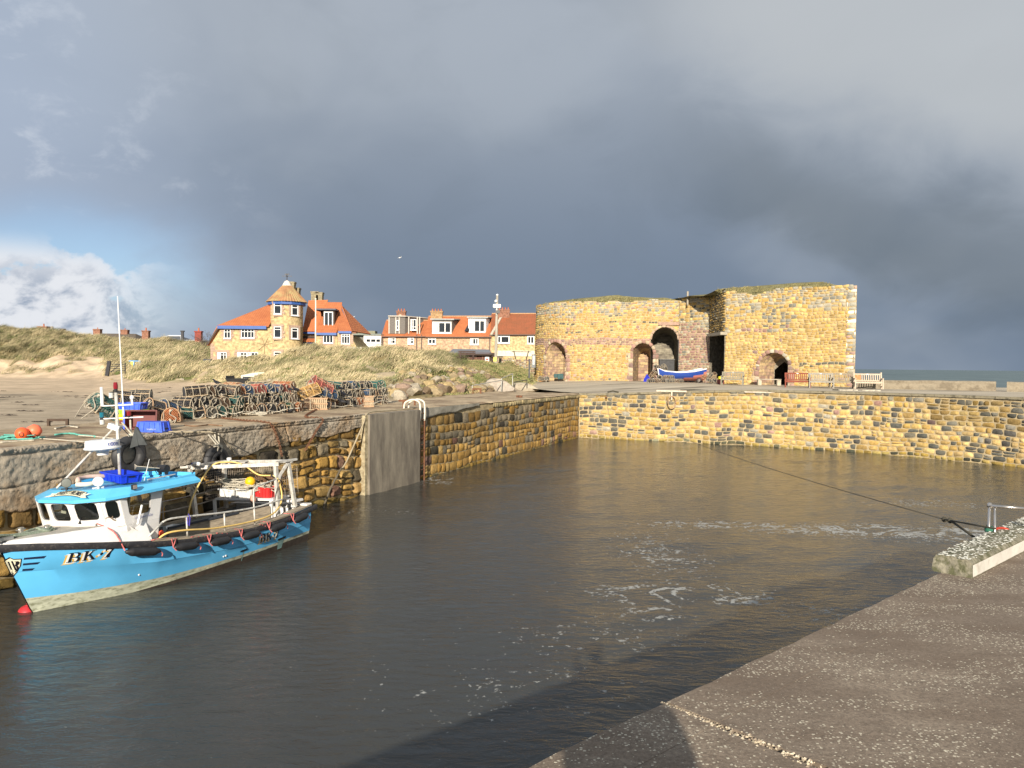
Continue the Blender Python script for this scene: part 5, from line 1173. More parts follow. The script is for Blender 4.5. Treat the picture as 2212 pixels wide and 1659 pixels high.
def terrace():
 CHF[0]=110.0
 Y=110.0; X= lambda u:(u-1106)/F*Y; Z= lambda v, u=950:W2(u, v, Y).z
 def house(name, label, u0, u1, wall, eave, ridge, rm, zb=-1.5):
  root=thing(name, label, 'house'); m=MB(); m.prism([(X(u0), zb), (X(u1), zb), (X(u1), Z(eave, u1)), (X(u0), Z(eave, u0))], Y, Y+7.5); m.build('wall', wall, root)
  roof('roof', [[(X(u0)-.1, Y-.3, Z(eave, u0)-.05), (X(u1)+.05, Y-.3, Z(eave, u1)-.05), (X(u1)+.05, Y+3.8, Z(ridge, u1)+.25), (X(u0)-.1, Y+3.8, Z(ridge, u0)+.25)],
      [(X(u1)+.05, Y+7.8, Z(eave, u1)), (X(u0)-.1, Y+7.8, Z(eave, u0)), (X(u0)-.1, Y+3.8, Z(ridge, u0)+.25), (X(u1)+.05, Y+3.8, Z(ridge, u1)+.25)]], rm, root)
  m=MB(); m.bar((X(u0), Y-.36, Z(eave+1, u0)), (X(u1), Y-.36, Z(eave+1, u1)), .12, .12); m.build('gutter', mat('brown_gutter', (.07, .045, .035), .6), root)
  m=MB(); m.bar((X(u0), Y+3.8, Z(ridge, u0)+.30), (X(u1), Y+3.8, Z(ridge, u1)+.30), .28, .16); m.build('ridge_tiles', mat('ridge_clay', (.42, .24, .12), .8, .3), root)
  return root
 # grey boarded house
 a=house('terrace_house', 'terrace house with a big flat-topped grey boarded upper storey over an orange eave', 825, 919, HST2, 726.5, 693, TILE)
 m=MB(); x0, x1=X(838), X(911); z0, z1=Z(721.5), Z(684.5)
 m.add([(x0, Y+.3, z0), (x1-2.5, Y+.3, z0), (x1-2.5, Y+.3, z1), (x0, Y+.3, z1), (x0, Y+6, z0), (X(921), Y+5, z0+1.8), (X(921), Y+5, z1), (x0, Y+6, z1)], [(0, 1, 2, 3), (1, 5, 6, 2), (3, 2, 6, 7), (0, 3, 7, 4)]); up=m.build('boarded_storey', GREYB, a)
 m=MB()
 for u in (839, 853.5, 861, 881.5, 900, 905):m.box((X(u), Y+.26, (z0+z1)/2), (.16, .06, z1-z0))
 m.box(((x0+x1-2.4)/2, Y+.18, z1+.06), (x1-x0-2.3, .3, .14)); m.bar((x1-2.4, Y+.2, z1+.06), (X(922), Y+5, z1+.06), .2, .14); m.build('pale_battens', mat('pale_timber', (.50, .46, .40), .8, .15), up)
 window(a, X(855), X(860.5), Z(714), Z(692.5), Y+.25, 1, .4, 'upper_window', False, fr=.09); window(a, X(885.5), X(898), Z(713.5), Z(690), Y+.25, 2, .3, 'upper_window', False, True, fr=.09)
 window(a, X(838.5), X(854), Z(744), Z(730), Y-.02, 2, .6, surround=False, curtains=True, fr=.12); window(a, X(880), X(893.5), Z(744), Z(730), Y-.02, 2, .6, surround=False, curtains=True, fr=.12)
 chimney(a, X(866), Y+4.5, Z(690), Z(672.5), 1.3, .9, BRICK, 3); m=MB(); m.lathe([(.5, Z(690)), (.5, Z(676)), (.4, Z(675.5))], 10, (X(854.5), Y+4.5, 0)); m.build('rendered_flue', mat('buff_render', (.42, .37, .27), .9), a)
 m=MB(); p0=X(826); m.prism([(X(822), Z(766)), (X(872), Z(766)), (X(862), Z(752)), (X(840), Z(750.5))], Y-3, Y-.4); m.build('low_roof', TERRA, a)
 m=MB(); m.box((X(826.5), Y-.1, Z(745)), (.12, .12, 3.0)); m.box((X(899.5), Y-.1, Z(745)), (.12, .12, 2.8)); m.build('downpipe', MATS['brown_gutter'], a)
 # orange roof with two dormers
 b=house('terrace_house', 'terrace house with a bright orange pantile roof and two flat-roofed dormers', 919, 1060, HST2, 727.5, 684, TILE)
 for (u0, u1, v0, v1, side, sm, wt) in ((931, 975, 691, 721, 994, GREYB, 694), (1010, 1048, 686, 718, 1065, WHITEP, 689)):
  m=MB(); yv=Y+.45 if u0<1000 else Y+.7; xa, xb=X(u0), X(u1); m.add([(xa, yv, Z(v1)), (xb, yv, Z(v1)), (xb, yv, Z(v0)), (xa, yv, Z(v0)), (xa+.3, yv+4, Z(v1)+2), (X(side-4), yv+3.6, Z(v1)+2.0), (X(side-4), yv+3.6, Z(v0)), (xa+.3, yv+4, Z(v0))], [(0, 1, 2, 3), (1, 5, 6, 2), (3, 2, 6, 7), (0, 3, 7, 4)]); d=m.build('dormer', sm, b)
  m=MB(); m.add([(xa-.2, yv-.3, Z(v0)+.02), (xb+.3, yv-.3, Z(v0)+.02), (X(side), yv+3.8, Z(v0)+.3), (xa, yv+3.8, Z(v0)+.3), (xa-.2, yv-.3, Z(v0)+.2), (xb+.3, yv-.3, Z(v0)+.2), (X(side), yv+3.8, Z(v0)+.45), (xa, yv+3.8, Z(v0)+.45)], [(4, 5, 6, 7), (0, 1, 5, 4), (1, 2, 6, 5), (3, 0, 4, 7)]); m.build('dormer_roof', mat('pale_roof_felt', (.35, .36, .35), .8), d)
  window(b, xa+.1, xb-.1, Z(v1-1.5), Z(wt+1), yv-.02, 3, None, 'dormer_window', False, True, fr=.16)
 m=MB(); q=[W2(1003, 717, Y+.3), W2(1012, 717, Y+.3), W2(1020, 701, Y+1.6), W2(1012, 701, Y+1.6)]; m.add([p+Vector((0, -.12, .1)) for p in q], [(0, 1, 2, 3)]); m.build('roof_light', mat('roof_light_glass', (.03, .03, .035), .15), b)
 window(b, X(924), X(941), Z(743.5), Z(729.5), Y-.02, 2, .75, surround=False, fr=.14); window(b, X(1014.5), X(1033), Z(744), Z(729.5), Y-.02, 3, None, surround=False, curtains=True, fr=.14)
 chimney(b, X(942.5), Y+3.8, Z(694), Z(672), 1.7, 1.0, rubble_mat('yellow_stack', (.48, .33, .16), (.40, .20, .10), (.34, .26, .16), rowh=.1, brw=.26), 4)
 m=MB(); m.box((X(910), Y-.1, Z(746)), (.12, .12, 3.0)); m.box((X(1057), Y-.1, Z(748)), (.12, .12, 3.4)); m.build('downpipe', MATS['brown_gutter'], b)
 # older red roof, slightly nearer
 c=house('terrace_house', 'cottage with a faded dark red tile roof between the tall pole and the kilns', 1060, 1166, HST, 722.5, 678, TILE_OLD)
 m=MB(); m.bar((X(1060.5), Y-.45, Z(723.5, 1060)), (X(1083), Y+3.7, Z(677, 1083)), .34, .2); m.build('verge_coping', mat('coping_stone', (.46, .42, .33), .9), c)
 window(c, X(1073), X(1100), Z(740.5), Z(722.5+1.5), Y-.04, 1, None, surround=False, fr=.16); window(c, X(1138), X(1153), Z(741), Z(724), Y-.04, 2, None, surround=False, fr=.14)
 m=MB(); m.box((X(1081), Y-.09, Z(732)), (.18, .04, Z(724.5)-Z(739.5))); m.build('window_mullion', WHITEP, c)
 chimney(c, X(1087), Y+3.6, Z(692), Z(667.5), 1.7, 1.1, BRICK, 4)
 m=MB(); m.box(((X(1067)+X(1154))/2, Y-.06, Z(762)), (X(1154)-X(1067), .1, .8)); m.build('white_plinth', mat('cream_render', (.66, .60, .46), .9), c)
 t=MB(); xc=X(1124); zt=Z(760, 1124); t.box((xc, Y-6, zt-.1), (2.6, 1.2, .07)); t.bar((xc-1.0, Y-6.3, zt), (xc-.7, Y-5.7, zt-1.2), .09); t.bar((xc+1.0, Y-6.3, zt), (xc+.7, Y-5.7, zt-1.2), .09); tag(t.build('picnic_table', DARKWOOD), 'dark wooden picnic table in the garden of the red-roofed cottage', 'table', kind='thing')
 # white flat-roofed block on the left
 r=thing('bungalow', 'small white flat-roofed building left of the grey boarded house', 'building'); m=MB(); m.box(((X(785)+X(823))/2, Y+3, Z(745)), (X(823)-X(785), 6, Z(726)-Z(764))); m.build('wall', mat('white_render', (.72, .72, .68), .8, .06), r)
 m=MB(); m.box(((X(755)+X(823))/2, Y+3.2, Z(725.5)+.1), (X(824)-X(755), 6.8, .22)); m.build('flat_roof', mat('grey_edge', (.20, .22, .19), .8), r)
 m=MB(); m.box(((X(755)+X(785))/2, Y+3.5, Z(745)), (X(785)-X(755), 6, Z(727)-Z(764))); m.build('slate_hung_wall', mat('slate_hanging', (.16, .155, .14), .9, .3, 4), r)
 m=MB(); m.box((X(779), Y+5, Z(721)), (2.6, 2, 1.0)); m.build('roof_box', mat('olive_box', (.22, .22, .15), .9), r)
 window(r, X(789), X(823), Z(742.5), Z(732), Y-.06, 3, None, surround=False, fr=.16)
 chimney(r, X(762.5), Y+4, Z(728), Z(712), 1.1, .9, BRICK, 1)
 m=MB(); m.prism([(X(812), Z(726)), (X(826), Z(726)), (X(826), Z(714)), (X(818), Z(714))], Y+6, Y+9); m.build('slate_gable', SLATE, r)
terrace()
def far_roofs():
 def blk(label, u0, u1, v_e, v_r, Y, mtl, hip=.2, stacks=(), extra=None):
  X= lambda u:(u-1106)/F*Y; Z= lambda v:W2((u0+u1)/2, v, Y).z; r=thing('bungalow', label, 'house')
  x0, x1=X(u0), X(u1); hw=(x1-x0)*hip
  m=MB(); m.box(((x0+x1)/2, Y+4, Z(v_e)-1.7), (x1-x0-.6, 7, 3.4)); m.build('wall', mat('far_render', (.45, .40, .32), .9), r)
  m=MB(); m.add([(x0, Y, Z(v_e)), (x1, Y, Z(v_e)), (x1, Y+8, Z(v_e)), (x0, Y+8, Z(v_e)), (x0+hw, Y+4, Z(v_r)), (x1-hw, Y+4, Z(v_r))], [(0, 1, 5, 4), (1, 2, 5), (2, 3, 4, 5), (3, 0, 4)]); m.build('roof', mtl, r)
  CHF[0]=Y
  for u, vt in stacks:chimney(r, X(u), Y+4, Z(v_r)-.3, Z(vt), 1.5, 1.0, BRICK, 1)
  return r, X, Z
 br=mat('brown_tile', (.12, .095, .07), .9, .2, 2)
 r, X, Z=blk('long brown hipped roof with two brick chimneys showing above the left dunes', 178, 292, 733, 719, 165, br, .16, ((211, 711), (270, 712)))
 m=MB(); m.box((X(196), 164.8, Z(729.5)), (3.0, .4, .5)); m.build('dormer_edge', WHITEP, r)
 r, X, Z=blk('slate hipped roof with white hips showing above the dune grass', 325, 392, 735, 724.5, 150, SLATE, .30, ())
 m=MB(); Y=150; x0, x1=X(325), X(392); hw=(x1-x0)*.3; m.bar((x0, Y-.05, Z(735)), (x0+hw, Y+4, Z(724.5)+.1), .25, .15); m.bar((x1, Y-.05, Z(735)), (x1-hw, Y+4, Z(724.5)+.1), .25, .15); m.bar((x0+hw, Y+4, Z(724.5)+.1), (x1-hw, Y+4, Z(724.5)+.1), .25, .15); m.build('hip_ridges', WHITEP, r)
 def stack(label, u, v0, v1, Y, w, mtl, pots=1, name='chimney_stack'):
  r=thing(name, label, 'chimney'); x=(u-1106)/F*Y; z0, z1=W2(u, v0, Y).z, W2(u, v1, Y).z
  m=MB(); m.box((x, Y, (z0+z1)/2-1), (w, w*.7, z1-z0+2)); m.box((x, Y, z1-.12), (w+.2, w*.7+.2, .2)); m.build('stack', mtl, r)
  if pots:m=MB(); m.lathe([(.16, z1), (.13, z1+.5), (.17, z1+.55)], 8, (x, Y, 0)); m.build('pot', TERRA, r)
 stack('lone brick chimney poking over the dune left of the wooden pole', 95, 722, 705, 165, 1.9, BRICK)
 stack('small dark chimney over the dune right of the wooden pole', 135.5, 722, 710, 165, .8, mat('sooty_brick', (.13, .10, .08), .9), 0)
 stack('brick chimney over the grass between the brown roof and the slate roof', 315.5, 732, 714, 155, 1.3, BRICK)
 stack('thin black flue pipe rising above the dune', 394, 732, 714, 140, .45, mat('black_flue', (.02, .02, .025), .5), 0, 'flue_pipe')
 stack('bright red brick chimney beside the bare tree', 429, 735, 715, 135, 1.1, mat('red_brick', (.26, .06, .045), .9), 1)
 r, X, Z=blk('low white conservatory edge by the bright red chimney', 388, 428, 736, 732.5, 140, mat('white_edge', (.6, .58, .55), .8), .02)
 r, X, Z=blk('dark roof tip at the far left edge above the dune', -30, 8, 712, 703, 170, br, .3)
 r, X, Z=blk('dull brown roof edge just showing over the dune crest', 92, 124, 722, 716, 170, mat('ochre_roof', (.25, .17, .10), .9), .3)
 # wooden power pole and its wires
 p=thing('utility_pole', 'short wooden utility pole over the left dunes', 'pole'); x=(112.5-1106)/F*165; z=W2(112.5, 705, 165).z
 m=MB(); m.tube([(x, 165, z-5), (x, 165, z)], .28, 8); m.build('post', mat('pole_wood', (.32, .28, .22), .9), p)
 m=MB(); m.tube([(x, 165, z-.2), (x-12, 168, z-.9), (x-30, 175, z-.9)], .05, 4); m.tube([(x, 165, z-.3), (x+7, 163, z-3.4)], .05, 4); m.build('wires', mat('cable', (.08, .08, .09), .6), p)
 # bare tree left of the house
 t=thing('bare_tree', 'leafless bushy tree left of the tower house', 'tree'); r=random.Random(8); m=MB()
 bx, by, bz=(446-1106)/F*104, 104, W2(446, 745, 104).z-.5
 def br_(p, d, l, w, k):
  q=[p]
  for i in range(3):d=(d+Vector((r.gauss(0, .13), r.gauss(0, .13), r.gauss(0, .08)))).normalized(); q.append(q[-1]+d*l/3)
  m.tube(q, w, 4, False, w*.55)
  if k:
   for i in range(3 if k>1 else 4):e=(d+Vector((r.gauss(0, .55), r.gauss(0, .5), r.uniform(-.1, .5)))).normalized(); br_(q[r.choice([1, 2, 3])], e, l*r.uniform(.55, .8), w*.55, k-1)
 for k in range(4):br_(Vector((bx+r.uniform(-.8, .8), by, bz)), Vector((r.uniform(-.5, .5), 0, 1)), 1.15, .055, 4)
 m.build('branches', mat('bare_bark', (.11, .085, .065), .9), t)
far_roofs()
def garden_bits():
 Y=76.0
 # rough garden wall right of the shed
 pts=[((1040-1106)/F*79, 79), ((1100-1106)/F*77, 77), ((1160-1106)/F*75, 75)]
 S, L, _=line_surface(pts, -1.9); top= lambda s:2.78-.05*s+.06*float(fbm(s*3, 0, 3, 2, 1))
 r=thing('garden_wall', 'rough mixed rubble garden wall between the shed and the left kiln', 'wall')
 A=stones(S, L, 3.2, (.12, .22), (.15, .36), lambda s, h, g:np.array((GRY+PNK+YEL[3:5]+[(.55, .5, .4)])[g.integers(11)])*g.uniform(.6, 1.0), np.random.default_rng(71), top=top, joint=.02, bulge=.06, res=3, warp=.08, wf=1.2); npmesh('masonry', *A[:2], STONE_FAR, r, tint=A[2])
 m=MB(); n=12; vs=[]; fs=[]
 for i in range(n+1):
  s=L*i/n
  for h, d in ((-.5, -.02), (top(s)-.06, -.02), (top(s)-.06, -.35), (-.5, -.35)):x, y, z=S(np.array(s), np.array(h), np.array(d)); vs.append((float(x), float(y), float(z)))
 for i in range(n):
  for k in range(4):fs.append((i*4+k, i*4+(k+1)%4, i*4+4+(k+1)%4, i*4+4+k))
 m.add(vs, fs); m.build('wall_core', MORTAR, r)
 # brown shed with a grey felt roof
 s=thing('garden_shed', 'brown timber shed with a grey felt roof behind the mound', 'shed'); Y=78.0; X= lambda u:(u-1106)/F*Y; Z= lambda v, u=1000:W2(u, v, Y).z
 m=MB(); m.box(((X(985)+X(1060))/2, Y+1.8, Z(778)), (X(1058)-X(985), 3.2, Z(763)-Z(796))); b=m.build('shed_walls', mat('shed_brown', (.10, .042, .030), .8, .25, 3, .3, 6, stretch=(8, 8, 1)), s)
 m=MB()
 for u in (1003, 1028, 1042):m.box((X(u), Y+.17, Z(775)), (.10, .05, 1.1))
 m.build('battens', mat('batten_brown', (.20, .10, .06), .8), b)
 m=MB(); m.add([(X(966), Y-.2, Z(763.5)), (X(1062), Y-.2, Z(765)), (X(1054), Y+1.9, Z(753.5)), (X(975), Y+1.9, Z(753)), (X(1062), Y+3.9, Z(765)), (X(966), Y+3.9, Z(763.5))], [(0, 1, 2, 3), (3, 2, 4, 5), (1, 4, 2), (0, 3, 5)]); m.build('roof', mat('roofing_felt', (.17, .18, .20), .85, .15), s)
 m=MB(); m.box(((X(966)+X(1062))/2, Y-.24, Z(765)-.03), (X(1062)-X(966), .07, .16)); m.build('eaves_board', DARKWOOD, s)
 m=MB(); m.box((X(1051.5), Y+.16, Z(778)), (.42, .03, .72)); m.build('white_notice', WHITEP, s); m=MB(); m.box((X(1051.5), Y+.14, Z(775.5)), (.26, .02, .16)); m.box((X(1051.5), Y+.14, Z(779.5)), (.2, .02, .1)); m.build('red_mark', mat('sign_red', (.5, .04, .04), .5), s)
 m=MB(); m.box(((X(1060)+X(1086))/2, Y+1, Z(770)), (X(1086)-X(1060), 2, .1)); m.box((X(1064), Y+.2, Z(783)), (.7, .1, 2)); m.build('side_store', DARKWOOD, s)
 # tall pole with white fittings
 p=thing('utility_pole', 'tall grey timber pole with a white lamp and box, in front of the cottages', 'pole'); Y=74.0; X= lambda u:(u-1106)/F*Y; Z= lambda v, u=1070:W2(u, v, Y).z
 m=MB(); m.tube([(X(1070), Y, -1.5), (X(1072.3), Y, Z(636.5))], .17, 10, r2=.11); m.build('post', mat('pole_grey', (.36, .33, .27), .9, .3, 3, stretch=(1, 1, .2)), p)
 m=MB(); m.box((X(1072), Y-.16, Z(661.5)), (.75, .3, .38), bev=.06); m.build('white_box', WHITEP, p)
 m=MB(); m.lathe([(.13, Z(653)), (.15, Z(650)), (.08, Z(648))], 10, (X(1069.8), Y-.15, 0)); m.lathe([(.12, Z(638)), (.13, Z(637)), (.05, Z(635))], 10, (X(1072.4), Y, 0)); m.tube([(X(1071), Y-.2, Z(680)), (X(1072), Y-.2, Z(663))], .05, 6); m.build('white_fittings', WHITEP, p)
 m=MB(); m.box((X(1074), Y-.2, Z(674)), (.4, .25, .3)); m.build('camera', mat('dark_fitting', (.06, .06, .06), .5), p)
 m=MB(); m.box((X(1068.8), Y-.19, Z(776)), (.3, .03, .42)); m.build('yellow_plate', mat('plate_yellow', (.75, .62, .10), .5), p)
 # dark post and grey cabinet by the kiln
 q=thing('notice_post', 'thin black steel post at the end of the turf by the left kiln', 'post'); Y=63.0; X= lambda u:(u-1106)/F*Y; Z= lambda v, u=1143:W2(u, v, Y).z
 m=MB(); m.box((X(1143), Y, (Z(776)+Z(817))/2), (.14, .10, Z(776)-Z(817)), bev=.01); m.box((X(1143), Y, Z(776)), (.17, .13, .05)); m.build('steel_post', mat('black_steel', (.03, .03, .035), .5), q)
 c=thing('wall_cabinet', 'grey meter cabinet fixed to the left edge of the round kiln', 'cabinet'); Y=68.2; X= lambda u:(u-1106)/F*Y; Z= lambda v, u=1143:W2(u, v, Y).z
 m=MB(); m.box((X(1152.2), Y, Z(780)), (.34, .3, 1.2), bev=.02); b=m.build('case', mat('cabinet_grey', (.16, .17, .17), .6), c); m=MB(); m.box((X(1152), Y-.16, Z(778)), (.18, .03, .8)); m.build('pale_panel', mat('panel_pale', (.5, .52, .5), .5), c)
 # picnic bench on the mound
 t=thing('memorial_bench', 'dark wooden bench on the grassy shoulder of the mound', 'bench'); Y=61.5; X= lambda u:(u-1106)/F*Y
 x0, x1=X(989), X(1026); g=float(ground_z((x0+x1)/2, Y)); g=float(ground_z((x0+x1)/2, Y))+.12
 wd=mat('dark_bench_wood', (.055, .030, .022), .75, .3, 6)
 m=MB()
 for k in range(3):m.box(((x0+x1)/2, Y+.30+k*.02, g+.62+k*.13), (x1-x0, .04, .10))
 m.build('backrest', wd, t); m=MB()
 for k in range(3):m.box(((x0+x1)/2, Y-.18+k*.16, g+.42), (x1-x0+.25, .13, .05))
 m.build('seat', wd, t)
 for x in (x0+.18, x1-.18):
  m=MB(); m.bar((x, Y-.18, g-.25), (x, Y-.12, g+.42), .08); m.bar((x, Y+.22, g-.25), (x, Y+.36, g+.92), .08); m.bar((x, Y-.2, g+.36), (x, Y+.3, g+.36), .06); m.build('leg', wd, t)
 # thin metal handrail by the path and low rail
 h=thing('handrail', 'thin galvanised handrail on the sloping path at the foot of the mound', 'railing'); gal=mat('galvanised', (.42, .42, .38), .5, .2, metal=.3)
 m=MB(); P=[WZ(1055, 845, -1.6), WZ(1080, 842, -1.58), WZ(1107, 838, -1.5), WZ(1135, 831, -1.45)]
 tp=[W2(1055, 829, P[0].y), W2(1080, 817, P[1].y), W2(1107, 799, P[2].y-3), W2(1131, 812, P[3].y)]
 a, b=WZ(1083, 843, -1.6), WZ(1107, 838, -1.55); m.tube([(a.x, a.y, -1.7), (a.x, a.y, -.85), (b.x, b.y, -.55), (b.x, b.y, -1.7)], .03, 6); c_=WZ(1020, 848, -1.6); m.tube([(c_.x, c_.y, -1.7), (c_.x, c_.y, -1.2), (a.x, a.y, -.95)], .028, 6); m.build('rail', gal, h)
 k=thing('low_rail', 'low dark tubular rail beside the path just before the yard', 'railing'); m=MB(); a, b=WZ(1110, 838, -1.5), WZ(1138, 834, -1.45); m.tube([(a.x, a.y, -1.6), (a.x, a.y, -1.12), (b.x, b.y, -1.02), (b.x, b.y, -1.55)], .035, 6); m.build('rail', mat('dark_rail', (.07, .065, .055), .6), k)
garden_bits()
# ============================================================ the blue boat
TH=.379; BO=Vector((-8.473, 12.729, WATER_Z)); BRZ=math.atan2(-math.cos(TH), -math.sin(TH))
HEEL=math.radians(3.6); BM=T(*BO)@RZ(BRZ)@RX(HEEL)
def bpt(x, y, z): return BM@Vector((x, y, z))
LOA=6.9
_t=[0, .06, .12, .20, .30, .43, .60, .80, 1.0]
def sheer(t): return float(np.interp(t, [0, .06, .18, .30, .43, .56, .68, .85, 1], [1.27, 1.22, 1.07, .92, .80, .725, .68, .705, .80]))
def beam(t): return float(np.interp(t, _t, [.03, .42, .70, .94, 1.11, 1.21, 1.25, 1.24, 1.17]))
def kn_z(t): return float(np.interp(t, [0, .06, .3, .56, .8, 1], [.77, .73, .50, .37, .34, .40]))
def kn_b(t): return beam(t)*float(np.interp(t, [0, .06, .12, .3, .6, 1], [.55, .70, .80, .93, .965, .97]))
def wl_b(t): return float(np.interp(t, [0, .06, .12, .20, .35, .5, .7, 1], [.02, .17, .33, .54, .86, 1.03, 1.09, 1.04]))
def stem_x(z): return -.53*max(0, 1-z/1.27)-(.25*max(0, -z))
BOOT= lambda t:float(np.interp(t, [0, .1, .3, .65, 1], [.27, .20, .14, .15, .20]))
ANTI= lambda t:float(np.interp(t, [0, .25, .5, .75, 1], [-.12, -.04, .065, .095, .13]))
def hull_levels(t):
 """(half breadth, height) down one side"""
 zs, b, kz, kb, wb=sheer(t), beam(t), kn_z(t), kn_b(t), wl_b(t)
 L_=[(b, zs), (b-(b-kb)*.45, zs+(kz-zs)*.5), (kb, kz), (kb-.012, kz-.012)]
 bz=BOOT(t); az_=ANTI(t); f= lambda z:wb+(kb-wb)*(max(z, 0)/max(kz, .01))**1.15 if z>=0 else wb*(1+z*.35)
 L_+=[(f((kz+bz)/2), (kz+bz)/2), (f(bz), bz), (f((bz+az_)/2), (bz+az_)/2), (f(az_), az_), (f(-.25), -.25), (wb*.6, -.5), (0.0, -.6)]
 return L_
def hull_y(x, z):
 lo, hi=0.0, 1.0; t=-x/LOA
 for _ in range(12):t=(x-stem_x(z))/(-LOA-stem_x(z))
 t=min(max(t, 0), 1); L_=hull_levels(t); zz=[q[1] for q in L_][::-1]; bb=[q[0] for q in L_][::-1]
 return float(np.interp(z, zz, bb))
BLUE=mat('boat_blue', (.13, .52, .88), .32, .05, 2.5, spec=.5, coat=.3, dirt=((.11, .47, .82), .50, .75, 1.6))
BLUEROOF=mat('roof_blue', (.11, .50, .82), .35, .06, 4, spec=.5, coat=.2)
CREAM=mat('boot_top', (.50, .52, .40), .6, .25, 4, dirt=((.20, .21, .13), .48, .66, 7), stretch=(1, 1, 3)); ANTIF=mat('antifoul', (.055, .042, .032), .7, .4, 8)
RUB=mat('rubbing_strake', (.035, .035, .04), .55, .3, 9, dirt=((.11, .10, .09), .52, .7, 14)); GEL=mat('white_gelcoat', (.76, .75, .73), .35, .05, 3, coat=.2, dirt=((.60, .58, .54), .55, .75, 3)); NONSKID=mat('grey_nonskid', (.44, .41, .35), .85, .18, 6, .4, 120)
ALLOY=mat('weathered_alloy', (.62, .60, .55), .55, .18, 8, metal=.25, dirt=((.36, .33, .27), .50, .68, 9)); BARE=mat('bare_timber', (.36, .30, .22), .85, .3, 5, .3, 10, stretch=(1, 1, 6), dirt=((.20, .17, .13), .45, .65, 4)); INNER=mat('inner_grey', (.30, .32, .32), .7, .25, 4, dirt=((.16, .17, .16), .45, .65, 4))
DECK=mat('work_deck', (.13, .12, .11), .8, .3, 6); BLK=mat('black_rubber', (.018, .018, .02), .5, .3, 10); STEEL=mat('stainless', (.55, .54, .50), .3, .1, 10, metal=.8); BGLASS=mat('cabin_glass', (.030, .032, .030), .06, .4, 2.0, spec=.8); SEAL=mat('window_seal', (.42, .41, .40), .5, .1, 10); INK=mat('ink_black', (.012, .012, .018), .4, .05); GOLD=mat('sign_gold', (.72, .46, .08), .45, .1); CREAML=mat('sign_cream', (.80, .76, .55), .45, .05); WHT=mat('letter_white', (.8, .8, .78), .4, .03)
YHOSE=mat('yellow_hose', (.72, .50, .16), .5, .15, 8); ROPEG=mat('green_rope', (.22, .26, .20), .9, .3, 40, .6, 60); ROPEW=mat('pale_rope', (.50, .46, .37), .9, .25, 30, .5, 60); ROPER=mat('red_white_rope', (.60, .16, .15), .85, .55, 26); TARN=mat('grey_gear', (.35, .34, .31), .6, .2, 8)
boat=thing('fishing_boat', 'sky-blue fishing boat with a white wheelhouse moored against the dock wall', 'boat', BO, BRZ); boat.rotation_euler[0]=HEEL
def smooth_strip(fn, n, mtl, name, parent, flip=False):
 m=MB(); vs=[]; fs=[]
 rows=[fn(i/n) for i in range(n+1)]; k=len(rows[0])
 for r_ in rows:vs+=r_
 for i in range(n):
  for j in range(k-1):a=i*k+j; fs.append((a, a+1, a+k+1, a+k) if not flip else (a, a+k, a+k+1, a+1))
 m.add(vs, fs); return m.build(name, mtl, parent, smooth=True, angle=30)
